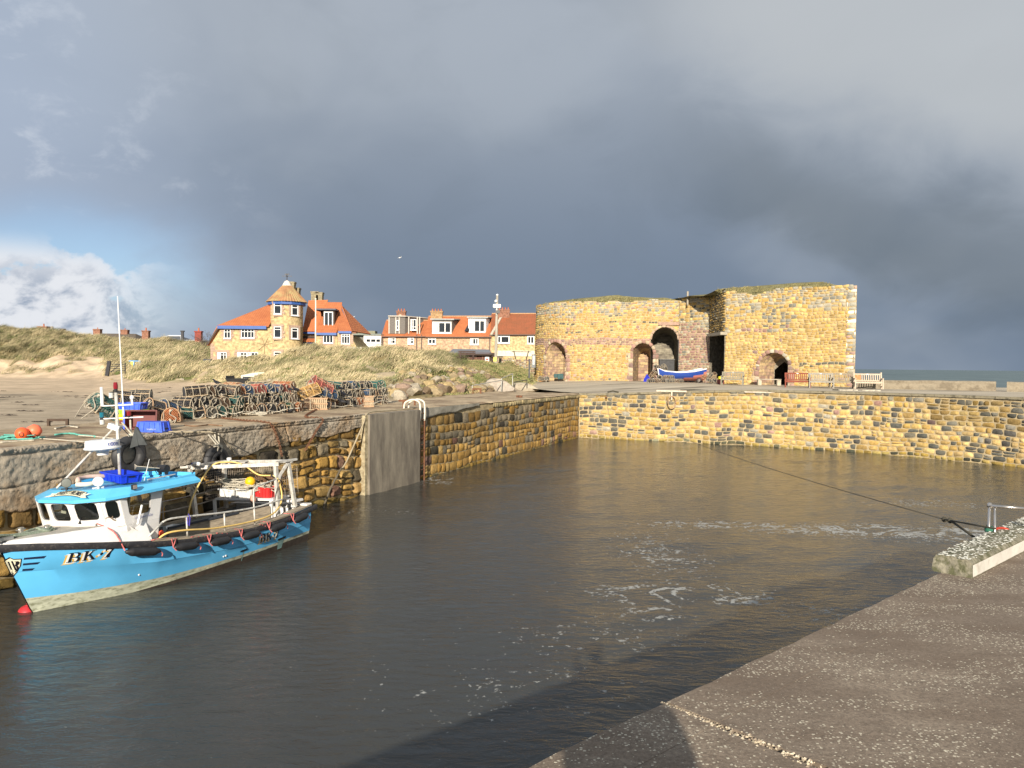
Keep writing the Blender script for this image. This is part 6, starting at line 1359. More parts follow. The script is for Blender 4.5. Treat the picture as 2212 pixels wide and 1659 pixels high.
def hull():
 n=72
 def side(sg):
  m=MB(); rows=[]
  for i in range(n+1):
   t=(i/n)**1.15; L_=hull_levels(t); rows.append([(stem_x(z)+(-LOA-stem_x(z))*t, sg*y, z) for y, z in L_])
  k=len(rows[0]); vs=[p for r_ in rows for p in r_]; mi=[0, 0, 0, 0, 0, 1, 1, 2, 2, 2]
  for j in range(k-1):
   m.m=mi[j]
  m=MB(); m.v=[]; fs=[]; b=0
  m.add(vs, [])
  for i in range(n):
   for j in range(k-1):
    a=i*k+j; f=(a, a+1, a+k+1, a+k) if sg>0 else (a, a+k, a+k+1, a+1); m.f.append(f); m.mi.append(mi[j]); m.t.append((1, 1, 1))
  return m
 a, b=side(1), side(-1); off=a.n; a.v+=b.v; a.n+=b.n; a.f+=[tuple(q+off for q in f) for f in b.f]; a.mi+=b.mi; a.t+=b.t
 # transom
 L_=hull_levels(1.0); ring=[(-LOA, y, z) for y, z in L_]+[(-LOA, -y, z) for y, z in reversed(L_[:-1])]; o0=a.n; a.v+=ring; a.n+=len(ring); a.f.append(tuple(range(o0, o0+len(ring)))); a.mi.append(0); a.t.append((1, 1, 1))
 h=a.build('hull', [BLUE, CREAM, ANTIF], boat, smooth=True, angle=25)
 # black rubbing strake under the gunwale, both sides
 m=MB()
 for sg in (1, -1):
  vs=[]; fs=[]; N=60
  for i in range(N+1):
   t=i/N; z=sheer(t); x=stem_x(z)-(LOA+stem_x(z)*0)*t; hh=.115
   for dy, dz in ((-.02, .01), (.035, .005), (.045, -.03), (.045, -hh+.03), (.03, -hh), (-.03, -hh)):vs.append((x+(.05 if i==0 else 0), sg*(hull_y(x, z+min(dz, 0))+dy), z+dz))
  for i in range(N):
   for j in range(5):q=i*6+j; fs.append((q, q+1, q+7, q+6) if sg<0 else (q, q+6, q+7, q+1))
  fs.append((N*6+5, N*6+4, N*6+3, N*6+2, N*6+1, N*6)); m.add(vs, fs)
 m.build('rubbing_strake', RUB, boat, smooth=True, angle=35)
 # foredeck: white coaming sloping in to the non-skid deck
 def cap(t, sg):
  x=-LOA*t; z=sheer(t); return x, hull_y(x, z), z
 XE=-2.16
 def row(q):
  x=XE*q-.0; t=-x/LOA; z=sheer(t); b=beam(t)-.01; inn=max(b-np.interp(t, [0, .05, .12, .3], [.02, .10, .17, .20]), .0); zt=float(np.interp(-x, [0, .15, .5, 1.6, 2.16], [1.29, 1.32, 1.33, 1.335, 1.335]))
  if x<-1.62:
   f=(-x-1.62)/(2.16-1.62); zt=zt+(z+.03-zt)*0
  return x, b, inn, z, zt
 def deckrow(q):
  x, b, inn, z, zt=row(q); return [(x, s*yy, zz) for s, yy, zz in ((1, b, z+.012), (1, b-.015, z+.035), (1, inn+.02, zt-.006), (1, inn, zt), (1, 0, zt+.012), (-1, inn, zt), (-1, inn+.02, zt-.006), (-1, b-.015, z+.035), (-1, b, z+.012))]
 smooth_strip(deckrow, 30, GEL, 'foredeck', boat)
 def nsrow(q):
  q=.06+q*.70; x, b, inn, z, zt=row(q); w=max(inn-.06, .01); return [(x, s*w, zt+.006+.012*(1-abs(s))) for s in (1, .5, 0, -.5, -1)]
 smooth_strip(nsrow, 16, NONSKID, 'deck_nonskid', boat)
 # gunwale capping aft of the foredeck, inner bulwark, work deck
 for sg, nm in ((1, 'gunwale_cap'), (-1, 'gunwale_cap')):
  def g(q):
   t=.305+q*.695; x=-LOA*t; z=sheer(t); b=beam(t); w=.15+.05*(q>.8); return [(x, sg*yy, z+zz) for yy, zz in ((b+.03, .012), (b+.035, .05), (b-w, .055), (b-w, .01))]
  smooth_strip(g, 30, BARE if True else GEL, nm, boat, flip=sg<0)
  def w_(q):
   t=.305+q*.695; x=-LOA*t; z=sheer(t); b=beam(t)-.13; return [(x, sg*b, z+.02), (x, sg*min(b-.02, hull_y(x, .45)-.05), .45), (x, sg*(hull_y(x, .26)-.10), .26), (x, 0, .26)]
  smooth_strip(w_, 20, INNER, 'inner_bulwark', boat)
 m=MB(); m.box((-LOA+.07, 0, sheer(1)+.03), (.20, 2.34, .09), bev=.01); m.box((-LOA+.06, 0, .55), (.10, 2.1, .66)); m.build('transom_cap', GEL, boat)
 m=MB(); m.add([(x, s*(hull_y(x, .27)-.11), .275) for x, s in ((-2.2, 1), (-3, 1), (-4, 1), (-5, 1), (-6, 1), (-6.8, 1), (-6.8, -1), (-6, -1), (-5, -1), (-4, -1), (-3, -1), (-2.2, -1))], [tuple(range(12))]); m.build('work_deck', DECK, boat)
 # stem roller and samson bitts, cleats
 m=MB(); m.box((-.06, 0, 1.36), (.34, .14, .05)); m.lathe([(.06, -.09), (.045, -.03), (.045, .03), (.06, .09)], 12, (.07, 0, 1.38), 'y'); m.bar((.0, .09, 1.33), (.10, .09, 1.44), .03, .02); m.bar((.0, -.09, 1.33), (.10, -.09, 1.44), .03, .02); m.build('stem_roller', STEEL, boat)
 for (x, y) in ((-.62, .06), (-.95, .20)):
  pass
 for (x, y) in ((-.88, .02), (-.62, -.30)):
  m=MB(); m.lathe([(.045, 1.33), (.045, 1.43), (.052, 1.435), (.052, 1.445), (.03, 1.45)], 12, (x, y, 0)); m.tube([(x-.085, y, 1.405), (x+.085, y, 1.405)], .012, 6); m.build('bollard', STEEL, boat)
 m=MB(); y_=.60; m.tube([(-1.38, y_, 1.335), (-1.38, y_, 1.385), (-1.46, y_, 1.395), (-1.54, y_, 1.385), (-1.54, y_, 1.335)], .011, 6); m.build('deck_cleat', STEEL, boat)
 # bow crest: shield and three speed bars
 def onhull(pts, d, sg=1): return [(x, sg*(hull_y(x, z)+d), z) for x, z in pts]
 return onhull
onhull=hull()
def decal(polys, mtl, name, d, sg=1, parent=None, surf=None):
 """thin painted shapes wrapped on the hull: each polygon is filled as a fan of small cells"""
 import bmesh
 bm=bmesh.new()
 for P in polys:
  vs=[bm.verts.new((x, z, 0)) for x, z in P]
  try:bm.faces.new(vs)
  except ValueError: pass
 bmesh.ops.triangulate(bm, faces=bm.faces[:])
 bmesh.ops.subdivide_edges(bm, edges=[e for e in bm.edges if e.calc_length()>.06], cuts=2, use_grid_fill=True)
 for v in bm.verts:
  x, z=v.co.x, v.co.y; v.co=(x, sg*(hull_y(x, z)+d), z) if surf is None else surf(x, z, d)
 me=bpy.data.meshes.new(name); bm.to_mesh(me); bm.free(); me.materials.append(mtl); o=bpy.data.objects.new(name, me); COL.objects.link(o); o.parent=parent or boat; return o
# heavy serif capitals, unit em square
GB=[[(0, 0), (.62, 0), (.62, .06), (0, .06)], [(0, .94), (.58, .94), (.58, 1), (0, 1)], [(.10, .06), (.30, .06), (.30, .94), (.10, .94)],
  [(.30, .46), (.56, .46), (.70, .53), (.30, .54)], [(.50, .94), (.58, 1), (.76, .92), (.80, .76), (.72, .58), (.62, .52), (.50, .53), (.58, .62), (.60, .76), (.56, .90)],
  [(.50, .06), (.62, 0), (.84, .08), (.90, .25), (.84, .42), (.70, .51), (.52, .49), (.64, .40), (.68, .25), (.62, .10)]]
GK=[[(0, 0), (.42, 0), (.42, .06), (0, .06)], [(0, .94), (.42, .94), (.42, 1), (0, 1)], [(.10, .06), (.31, .06), (.31, .94), (.10, .94)],
  [(.31, .36), (.46, .50), (.74, .94), (.62, .94), (.31, .52)], [(.56, .94), (.92, .94), (.92, 1), (.56, 1)], [(.42, .54), (.52, .62), (.94, .06), (.72, .06)], [(.60, 0), (1.02, 0), (1.02, .06), (.60, .06)]]
G7=[[(.02, .70), (.10, .70), (.14, .80), (.30, .84), (.52, .78), (.66, .86), (.72, 1.0), (.66, 1.0), (.50, .93), (.30, 1.0), (.12, .96), (.08, 1.0), (.02, 1.0)], [(.50, .80), (.68, .88), (.50, .50), (.44, 0), (.16, 0), (.22, .30), (.36, .56)], [(.10, 0), (.50, 0), (.50, .07), (.10, .07)]]
GP=[[(.10, .42), (.34, .42), (.34, .54), (.10, .54)], [(.16, .34), (.28, .34), (.28, .62), (.16, .62)]]
def regnum(x0, z0, w, h, slope, sg=1, flipx=True, name='registration_number', step=None):
 """BK.7 : x runs aft, so the text reads left to right when seen from outside on the port side"""
 def lay(dx, dz):
  out=[]; adv=0
  for G, a in ((GB, 1.06), (GK, 1.16), (GP, .46), (G7, .8)):
   for P in G:out.append([(x0-(adv+px)*w-dx, z0+pz*h+slope*(adv+px)*w+dz+(0 if G is not G7 else .0)) for px, pz in P])
   adv+=a
  return out
 g=decal(lay(-.052, -.034), GOLD, name, .004, sg); g2=decal(lay(-.030, -.018), WHT, 'letter_shade', .006, sg, None); g3=decal(lay(0, 0), INK, 'letter_face', .009, sg, None)
 for q in (g2, g3):q.parent=g
 return g
regnum(-.84, .80, .19, .175, -.035, name='registration_number')
regnum(-4.98, .30, .19, .18, -.0, name='registration_number')
sh=[(-.045, 1.02), (-.13, 1.04), (-.20, 1.015), (-.275, 1.0), (-.285, .90), (-.255, .76), (-.20, .70), (-.13, .76)]
sh=[(-.07, 1.0), (-.14, 1.045), (-.19, 1.005), (-.29, .99), (-.30, .86), (-.27, .74), (-.235, .69), (-.17, .76)]
g=decal([sh], INK, 'bow_crest', .004); c_=[sum(p[0] for p in sh)/8, sum(p[1] for p in sh)/8]
q=decal([[(c_[0]+(x-c_[0])*.84, c_[1]+(z-c_[1])*.86) for x, z in sh]], CREAML, 'crest_field', .007); q.parent=g
q=decal([[(-.125, .97), (-.145, .97), (-.235, .73), (-.215, .73)], [(-.165, .97), (-.185, .97), (-.26, .80), (-.25, .76)], [(-.20, .955), (-.25, .955), (-.272, .93), (-.272, .90), (-.255, .88), (-.275, .85), (-.272, .80), (-.255, .775), (-.235, .775), (-.255, .82), (-.24, .865), (-.225, .875), (-.25, .90), (-.25, .935), (-.225, .94)]], INK, 'crest_letter', .010); q.parent=g
decal([[(-.31, .965), (-.31, 1.0), (-.56, .985), (-.535, .945)], [(-.32, .865), (-.32, .90), (-.515, .885), (-.49, .85)], [(-.33, .765), (-.33, .80), (-.475, .785), (-.45, .75)]], mat('stripe_navy', (.012, .02, .06), .4), 'speed_stripes', .005)
# freeing ports, skin fittings and streaks
decal([[(-4.40, .215), (-4.40, .255), (-4.62, .265), (-4.62, .225)], [(-5.62, .21), (-5.62, .255), (-5.92, .27), (-5.92, .225)]], INK, 'freeing_port', .012)
decal([[(-5.66, .21), (-5.88, .23), (-5.86, .0), (-5.70, -.01)], [(-4.50, .22), (-4.535, .22), (-4.53, .0), (-4.51, .0)]], mat('weep_stain', (.22, .36, .34), .6, .3, 20), 'stain', .003)
m=MB()
for x, z, r_ in ((-2.08, .30, .020), (-3.93, .235, .016), (-3.99, .24, .022)):m.lathe([(r_, 0), (r_, .012), (r_*.5, .016)], 10, (x, hull_y(x, z)-.002, z), 'y')
m.build('skin_fitting', WHT, boat)
# ---- wheelhouse: five-sided front, raked, with rounded windows
def cabin_glass():
 m=bpy.data.materials.new('clear_cabin_glass'); m.use_nodes= True; t=m.node_tree; L=t.links.new; t.nodes.clear(); o=t.nodes.new('ShaderNodeOutputMaterial'); a=t.nodes.new('ShaderNodeBsdfTransparent'); a.inputs[0].default_value=(.72, .74, .66, 1); g=t.nodes.new('ShaderNodeBsdfGlossy'); g.inputs['Roughness'].default_value=.03; g.inputs[0].default_value=(.8, .8, .8, 1)
 f=t.nodes.new('ShaderNodeFresnel'); f.inputs[0].default_value=1.6; x=t.nodes.new('ShaderNodeMixShader'); L(f.outputs[0], x.inputs[0]); L(a.outputs[0], x.inputs[1]); L(g.outputs[0], x.inputs[2]); L(x.outputs[0], o.inputs[0]); return m
def wheelhouse():
 # (bottom xy, top xy) of each corner from starboard aft round the front to port aft; bottom z 1.33 / side sill lower
 zb, zt=1.30, 1.855
 B=[(-2.52, -.88), (-1.62, -.88), (-1.38, -.74), (-1.28, -.30), (-1.30, .25), (-1.50, .74), (-1.74, .92), (-2.48, .93)]
 Tt=[(-2.66, -.84), (-1.50, -.84), (-1.22, -.70), (-1.10, -.28), (-1.13, .25), (-1.37, .72), (-1.64, .89), (-2.66, .88)]
 # rendered as panels with real window openings: each panel = frame of 4 bands round a rounded hole
 wins={1:(.16, .80, .18, .90), 2:(.12, .86, .18, .88), 3:(.10, .90, .18, .88), 4:(.14, .86, .18, .88), 5: None, 6:(.22, .78, .26, .90)}
 shell=MB(); seal=MB(); glass=MB(); nW=40
 fr=MB()
 for i in range(len(B)-1):
  b0, b1, t0, t1=B[i], B[i+1], Tt[i], Tt[i+1]
  P= lambda s, h, d=0: None
  e=Vector((b1[0]-b0[0], b1[1]-b0[1], 0)).normalized(); nrm=Vector((e.y, -e.x, 0));
  cx, cy=-2.0, 0
  mid=Vector(((b0[0]+b1[0])/2-cx, (b0[1]+b1[1])/2-cy, 0))
  if nrm.dot(mid)<0:nrm=-nrm
  def pt(s, h, d=0.0, b0=b0, b1=b1, t0=t0, t1=t1, nrm=nrm):
   x=(b0[0]+(b1[0]-b0[0])*s)*(1-h)+(t0[0]+(t1[0]-t0[0])*s)*h; y=(b0[1]+(b1[1]-b0[1])*s)*(1-h)+(t0[1]+(t1[1]-t0[1])*s)*h
   return (x+nrm.x*d, y+nrm.y*d, zb+(zt-zb)*h+nrm.z*d)
  w={0:(.15, .9, .24, .92), 1:(.12, .88, .22, .9), 2:(.13, .87, .27, .88), 3:(.13, .88, .27, .86), 4:(.12, .86, .27, .86), 5:(.18, .86, .27, .86), 6:(.14, .72, .26, .93)}[i]
  W_=math.hypot(b1[0]-b0[0], b1[1]-b0[1]); H_=zt-zb
  if w is None:shell.add([pt(0, 0), pt(1, 0), pt(1, 1), pt(0, 1)], [(0, 1, 2, 3)]); continue
  s0, s1, h0, h1=w
  def rr(g):
   rc=min(.075, W_*(s1-s0)*.33); out=[]
   for (cx_, cz_, a0) in ((s1*W_-rc, h1*H_-rc, 0), (s0*W_+rc, h1*H_-rc, 90), (s0*W_+rc, h0*H_+rc, 180), (s1*W_-rc, h0*H_+rc, 270)):
    for k in range(7):a=math.radians(a0+k*15); out.append(((cx_+(rc+g)*math.cos(a))/W_, (cz_+(rc+g)*math.sin(a))/H_))
   return out
  R0=rr(0); n=len(R0)
  out=[]
  cs, ch=(s0+s1)/2, (h0+h1)/2
  for (a, b) in R0:
   dx, dz=a-cs, b-ch; k=min(((1-cs)/dx if dx>0 else (-cs)/dx) if abs(dx)>1e-6 else 9, ((1-ch)/dz if dz>0 else (-ch)/dz) if abs(dz)>1e-6 else 9); out.append((cs+dx*k, ch+dz*k))
  vs=[pt(a, b) for a, b in R0]+[pt(a, b) for a, b in out]; fs=[(k, (k+1)%n, n+(k+1)%n, n+k) for k in range(n)]
  shell.add(vs, fs)
  for c in ((0, 0), (1, 0), (1, 1), (0, 1)):
   k=min(range(n), key=lambda k:(out[k][0]-c[0])**2+(out[k][1]-c[1])**2)
   best=sorted(range(n), key=lambda k:(out[k][0]-c[0])**2+(out[k][1]-c[1])**2)[:1][0]
   for a_, b_ in (((best-1)%n, best), (best, (best+1)%n)):
    A_, B_=out[a_], out[b_]
    if not (abs(A_[0]-B_[0])<1e-6 or abs(A_[1]-B_[1])<1e-6):shell.add([pt(*A_), pt(*B_), pt(*c)], [(0, 1, 2)])
  R1=rr(.018); R2=rr(-.006)
  seal.add([pt(a, b, .002) for a, b in R1]+[pt(a, b, .014) for a, b in R1]+[pt(a, b, .014) for a, b in R2]+[pt(a, b, -.02) for a, b in R2], [(q*n+k, q*n+(k+1)%n, (q+1)*n+(k+1)%n, (q+1)*n+k) for q in range(3) for k in range(n)])
  glass.add([pt(a, b, -.012) for a, b in rr(.0)], [tuple(range(n))])
 # lower sides down to the deck
 for i in (6,):
  b0, b1=B[i], B[i+1]; shell.add([(b0[0], b0[1], zb), (b1[0], b1[1], zb), (-2.42, .93, .80), (-1.80, .90, .95)], [(0, 1, 2, 3)])
 shell.add([(-2.52, -.88, zb), (-1.62, -.88, zb), (-1.7, -.82, .7), (-2.42, -.88, .7)], [(0, 1, 2, 3)])
 # after bulkhead with an open doorway
 shell.add([(-2.66, -.84, zt), (-2.66, .05, zt), (-2.42, .05, .3), (-2.42, -.70, .3), (-2.52, -.88, zb)], [(0, 1, 2, 3, 4)]); shell.add([(-2.66, .62, zt), (-2.66, .88, zt), (-2.50, .93, zb), (-2.42, .80, .3), (-2.42, .5, .3)], [(0, 1, 2, 3, 4)])
 o=shell.build('wheelhouse', GEL, boat); s=o.modifiers.new('thickness', 'SOLIDIFY'); s.thickness=.03; s.offset=0
 # white side deck ramp from the foredeck to the gunwale
 m=MB(); m.add([(-1.50, .74, 1.335), (-1.74, .92, 1.335), (-2.24, .98, .93), (-2.20, 1.06, .92), (-1.65, .98, 1.03), (-1.3, .62, 1.335)], [(0, 5, 4, 3, 2, 1)]); m.add([(-1.70, .92, 1.335), (-2.24, .98, .93), (-2.24, .90, .8)], [(0, 1, 2)]); m.build('side_ramp', GEL, o)
 se=seal.build('window_frame', SEAL, boat); glass.build('panes', cabin_glass(), se)
 # instruments glimpsed on the dash
 m=MB(); m.box((-1.32, .15, 1.45), (.10, .40, .12), bev=.01); m.box((-1.36, -.25, 1.42), (.1, .2, .1)); m.build('dash_screen', mat('screen_black', (.02, .02, .025), .3), boat)
 # roof: moulded, with a raked chin, wide overhang aft
 OUT=[(-1.20, -.68, 1.865), (-1.03, -.38, 1.86), (-1.05, .50, 1.85), (-1.38, .87, 1.85), (-1.76, 1.03, 1.87), (-3.40, 1.13, 1.92), (-3.48, 0, 1.95), (-3.38, -1.05, 1.92), (-1.7, -.98, 1.88), (-1.36, -.92, 1.87)]
 TOP=[(-1.44, -.54, 1.985), (-1.36, -.32, 1.99), (-1.38, .46, 1.99), (-1.64, .74, 1.99), (-1.92, .92, 1.99), (-3.33, 1.06, 2.0), (-3.40, 0, 2.02), (-3.30, -.98, 2.0), (-1.82, -.86, 1.985), (-1.58, -.78, 1.985)]
 n=len(OUT); vs=[(x, y, z-.05) for x, y, z in OUT]+OUT+TOP+[(x*.995-.01, y*.93, z-.045 if x<-2.3 else z) for x, y, z in TOP]
 fs=[tuple(range(n))]+[(q*n+k, q*n+(k+1)%n, (q+1)*n+(k+1)%n, (q+1)*n+k) for q in range(3) for k in range(n)]+[tuple(range(4*n-1, 3*n-1, -1))]
 m=MB(); m.add(vs, fs); rf=m.build('wheelhouse_roof', BLUEROOF, boat); bv=rf.modifiers.new('bevel', 'BEVEL'); bv.width=.012; bv.segments=2; bv.limit_method='ANGLE'
 # upstand along the after port and starboard edges
 m=MB()
 for k0, k1 in ((4, 5), (5, 6), (6, 7), (7, 8)):
  a, b=Vector(TOP[k0]), Vector(TOP[k1])
  if k0==4:a=a.lerp(b, .35)
  if k0==7:b=b.lerp(a, .35)
  c=Vector((-2.6, 0, 0)); ins= lambda p:Vector((p.x+(c.x-p.x)*.05, p.y+(c.y-p.y)*.05, p.z))
  h=.075 if k0 not in (4,) else .05
  m.add([a, b, b+Vector((0, 0, h)), a+Vector((0, 0, h if k0!=4 else .0)), ins(a), ins(b), ins(b)+Vector((0, 0, h)), ins(a)+Vector((0, 0, h if k0!=4 else 0))], [(0, 1, 2, 3), (5, 4, 7, 6), (3, 2, 6, 7)])
 m.build('roof_upstand', BLUEROOF, rf)
 # name ribbon on the front slope
 A0, A1, A2=Vector(OUT[1]), Vector(OUT[2]), Vector(TOP[2]); A3=Vector(TOP[1])
 def onroof(u, v, d):
  u=.20+u*.86; d+=.006
  y=-.10+u*.60; a=A0.lerp(A1, u); b=A3.lerp(A2, u); p=a.lerp(b, v); nn=(A1-A0).cross(A3-A0).normalized(); nn=nn if nn.z>0 else -nn; return tuple(p+nn*d)
 def ribbon(dv): return [[(i/12, .30+.16*math.sin(math.pi*i/12)+dv*0) for i in range(13)]+[(i/12, .74+.16*math.sin(math.pi*i/12)) for i in range(12, -1, -1)]]
 rb=decal(ribbon(0), CREAML, 'name_ribbon', .006, parent=boat, surf=onroof)
 e=decal([[(-.02, .26), (.05, .30), (.05, .60), (-.16, .62), (-.09, .44), (-.20, .24)], [(1.02, .26), (.95, .30), (.95, .60), (1.18, .66), (1.08, .46), (1.20, .26)]], CREAML, 'ribbon_tail', .004, surf=onroof); e.parent=rb
 e=decal([[(i/12, .26+.16*math.sin(math.pi*i/12)) for i in range(13)]+[(i/12, .30+.16*math.sin(math.pi*i/12)) for i in range(12, -1, -1)]], INK, 'ribbon_edge', .005, surf=onroof); e.parent=rb
 e=decal([[(i/12, .74+.16*math.sin(math.pi*i/12)) for i in range(13)]+[(i/12, .78+.16*math.sin(math.pi*i/12)) for i in range(12, -1, -1)]], INK, 'ribbon_edge', .005, surf=onroof); e.parent=rb
 return onroof, rb
onroof, ribbon_o=wheelhouse()
def lettering(text, mtl, name, parent, place, shear=0.0, bold=.0):
 """words from the built-in typeface turned into a mesh and laid on a surface by place(x, y) with x, y in em"""
 c=bpy.data.curves.new(name, 'FONT'); c.body=text; c.shear=shear; c.offset=bold; c.resolution_u=3; o=bpy.data.objects.new(name, c); COL.objects.link(o)
 dg=bpy.context.evaluated_depsgraph_get(); me=bpy.data.meshes.new_from_object(o.evaluated_get(dg)); bpy.data.objects.remove(o); bpy.data.curves.remove(c)
 w=max(v.co.x for v in me.vertices); h=max(v.co.y for v in me.vertices)
 for v in me.vertices:v.co=place(v.co.x/w, v.co.y/h)
 me.materials.clear(); me.materials.append(mtl); me.name=name; r=bpy.data.objects.new(name, me); COL.objects.link(r); r.parent=parent; return r
lettering('SWEET PROMISE', INK, 'boat_name', ribbon_o, lambda a, b:onroof(.04+a*.92, .36+b*.34+.16*math.sin(math.pi*(.05+a*.9)), .012), .2, .02)
# maker's mark on the cabin side
def side_pt(a, b): return (-1.93-a*.42, .945-.012*0+.0, 1.345+b*.05+a*.035)
ml=lettering('Kingfisher K26', mat('pale_blue_print', (.20, .22, .45), .5), 'side_print', boat, lambda a, b:(-1.93-a*.40, .945, 1.375+b*.045), .25)
def topgear():
 # mast with yards, lights, radar
 m=MB(); bx, by=-2.27, .22; tx, ty=-2.36, .12
 m.tube([(bx, by, 2.0), (tx, ty, 3.75)], .030, 10); m.tube([(bx-.04, by-.05, 2.0), (tx-.02, ty-.05, 3.25)], .022, 8); ms=m.build('mast', ALLOY, boat, smooth=True)
 m=MB(); P= lambda u: None
 m.tube([(-2.30, .10, 3.05), (-2.36, .46, 3.13), (-2.36, .46, 3.13)], .014, 6) if False else None
 ax=Vector((-.25, .97, 0))
 def yard(z, l0, l1):a=Vector((-2.35, .12, z)); m.tube([a-ax*l0*1, a+ax*l1], .013, 6)
 yard(3.25, .36, .56); yard(3.50, .30, .36); m.build('yard', WHT, ms)
 m=MB(); a=Vector((-2.35, .12, 3.50)); p=a-ax*.29; m.lathe([(.028, 0), (.028, .36), (.02, .37)], 10, tuple(p)); p=a+ax*.34; m.lathe([(.018, 0), (.018, .10), (.040, .12), (.040, .16), (.01, .18)], 10, tuple(p)); m.build('small_aerial', WHT, ms)
 m=MB(); a=Vector((-2.36, .12, 3.75)); m.lathe([(.035, .0), (.035, .07)], 10, (a.x, a.y, a.z)); m.lathe([(.03, 0), (.03, .02)], 10, tuple(a-ax*.10+Vector((0, 0, .0)))); m.lathe([(.045, -.10), (.045, -.12)], 10, tuple(a-ax*.10)); q=Vector((-2.35, .12, 3.25)); m.lathe([(.04, -.02), (.04, .03)], 10, tuple(q-ax*.31)); m.lathe([(.04, -.09), (.04, -.12)], 10, tuple(q-ax*.31)); m.lathe([(.035, .01), (.035, .04)], 10, tuple(q+ax*.26)); m.build('lamp_base', BLK, ms)
 m=MB(); m.lathe([(.040, .07), (.044, .13), (.036, .19), (.03, .20)], 12, tuple(a)); m.build('red_lamp', mat('red_lens', (.22, .012, .02), .15, .1), ms); m=MB(); m.lathe([(.040, .04), (.043, .12), (.035, .125)], 12, tuple(q+ax*.26)); m.build('red_lamp', MATS['red_lens'], ms)
 m=MB(); m.lathe([(.040, .03), (.043, .12), (.035, .125)], 12, tuple(q-ax*.31)); m.build('green_lamp', mat('teal_lens', (.01, .14, .20), .15, .1), ms)
 m=MB(); m.lathe([(.042, -.09), (.042, .0)], 12, tuple(q-ax*.31+Vector((0, 0, -.02)))); m.lathe([(.044, -.10), (.044, -.0)], 12, tuple(a-ax*.10)); m.build('white_lamp', mat('clear_lens', (.55, .55, .52), .1, .1), ms)
 # tall whip aerial
 m=MB(); m.tube([(-2.44, .20, 3.30), (-2.42, .22, 5.62)], .014, 6, r2=.009); m.build('whip_aerial', WHT, boat)
 # raking stays
 m=MB(); m.tube([(-1.32, -.28, 2.03), (-2.34, .10, 3.10)], .020, 8); m.build('mast_strut', ALLOY, boat)
 m=MB(); m.bar((-2.29, -.02, 3.12), (-2.38, .16, 3.04), .14, .10); m.build('mast_bracket', GEL, boat)
 m=MB(); m.tube([(-2.42, .12, 3.1), (-2.76, .28, 2.60), (-3.1, .30, 2.06)], .008, 5); m.build('backstay', BLK, boat)
 # radar dome
 r=MB(); c=(-2.10, .0, 0); r.lathe([(.15, 2.645), (.30, 2.665), (.325, 2.685), (.325, 2.71), (.305, 2.72), (.30, 2.82), (.285, 2.845), (.20, 2.86), (.02, 2.862)], 36, c); r.lathe([(.10, 2.56), (.12, 2.65)], 12, c); rd=r.build('radar_dome', mat('dome_white', (.80, .80, .78), .3, .03, coat=.3), boat, smooth=True, angle=35)
 # lettering on the dome, centred on the side that faces the dock
 tocam=BM.inverted()@Vector((0, 0, 0))-Vector(c); ac=math.atan2(tocam.y, tocam.x)
 word='K   DEN'
 lettering('K', mat('deep_blue', (.015, .05, .36), .4), 'dome_lettering', rd, lambda a, b:(c[0]+.304*math.cos(ac+(.30+a*.14)), c[1]+.304*math.sin(ac+(.30+a*.14)), 2.740+b*.062), 0, .02)
 lettering('DEN', MATS['deep_blue'], 'dome_lettering', rd, lambda a, b:(c[0]+.304*math.cos(ac+(.68+a*.42)), c[1]+.304*math.sin(ac+(.68+a*.42)), 2.740+b*.062), 0, .02)
 m=MB()
 for r0, r1 in ((.038, .026), (.014, .0)):
  n=20; vs=[]
  for rr in (r0, r1):
   for k in range(n):
    t=2*math.pi*k/n; aa=ac+.565+rr*math.cos(t)/.304; vs.append((c[0]+.3045*math.cos(aa), c[1]+.3045*math.sin(aa), 2.771+rr*math.sin(t)))
  m.add(vs, [(k, (k+1)%n, n+(k+1)%n, n+k) for k in range(n)])
 m.build('dome_ring_letter', MATS['deep_blue'], rd)
 # folded black day-shape hanging by the mast
 m=MB(); o_=Vector((-2.62, .30, 3.02)); ax2=Vector((-.25, .97, 0))
 for k, s in enumerate((-.09, .10)):
  m.add([o_+Vector((0, 0, .05)), o_+Vector((-.05, .02, .03)), o_+ax2*(s+.13)+Vector((0, 0, -.33)), o_+ax2*(s-.05)+Vector((0, 0, -.38+.06*k))], [(0, 1, 2, 3)])
 d=m.build('day_shape', mat('day_shape_grey', (.045, .05, .05), .7), boat); d.modifiers.new('t', 'SOLIDIFY').thickness=.012
 # lamps on the roof
 def round_lamp(x, y, z, r_, yaw, back, lens, name):
  t=MB(); t.M=T(x, y, z)@RZ(yaw); t.lathe([(.02, -.10), (r_*.6, -.085), (r_, -.02), (r_, .02), (r_*.93, .028)], 18, axis='x'); t.bar((-.03, -r_*1.05, -r_-.02), (-.03, r_*1.05, -r_-.02), .02); t.lathe([(.02, -r_-.06), (.02, -r_)], 8); o=t.build(name, back, boat, smooth=True, angle=40); g=MB(); g.M=t.M; g.lathe([(r_*.92, .029), (r_*.5, .035), (.001, .037)], 18, axis='x', cap=False); g.build('lens', lens, o); return o
 round_lamp(-1.36, -.07, 2.125, .088, .9, BLK, mat('grey_lens', (.17, .18, .16), .3, .2), 'spot_lamp'); round_lamp(-1.62, .42, 2.115, .092, 1.1, GEL, mat('bright_lens', (.72, .74, .70), .15, .1), 'spot_lamp')
 m=MB(); m.box((-1.86, 1.035, 1.985), (.11, .05, .10), bev=.012); f=m.build('flood_lamp', BLK, boat); m=MB(); m.box((-1.86, 1.063, 1.985), (.08, .006, .07)); m.build('lens', mat('lamp_face', (.35, .30, .28), .2), f)
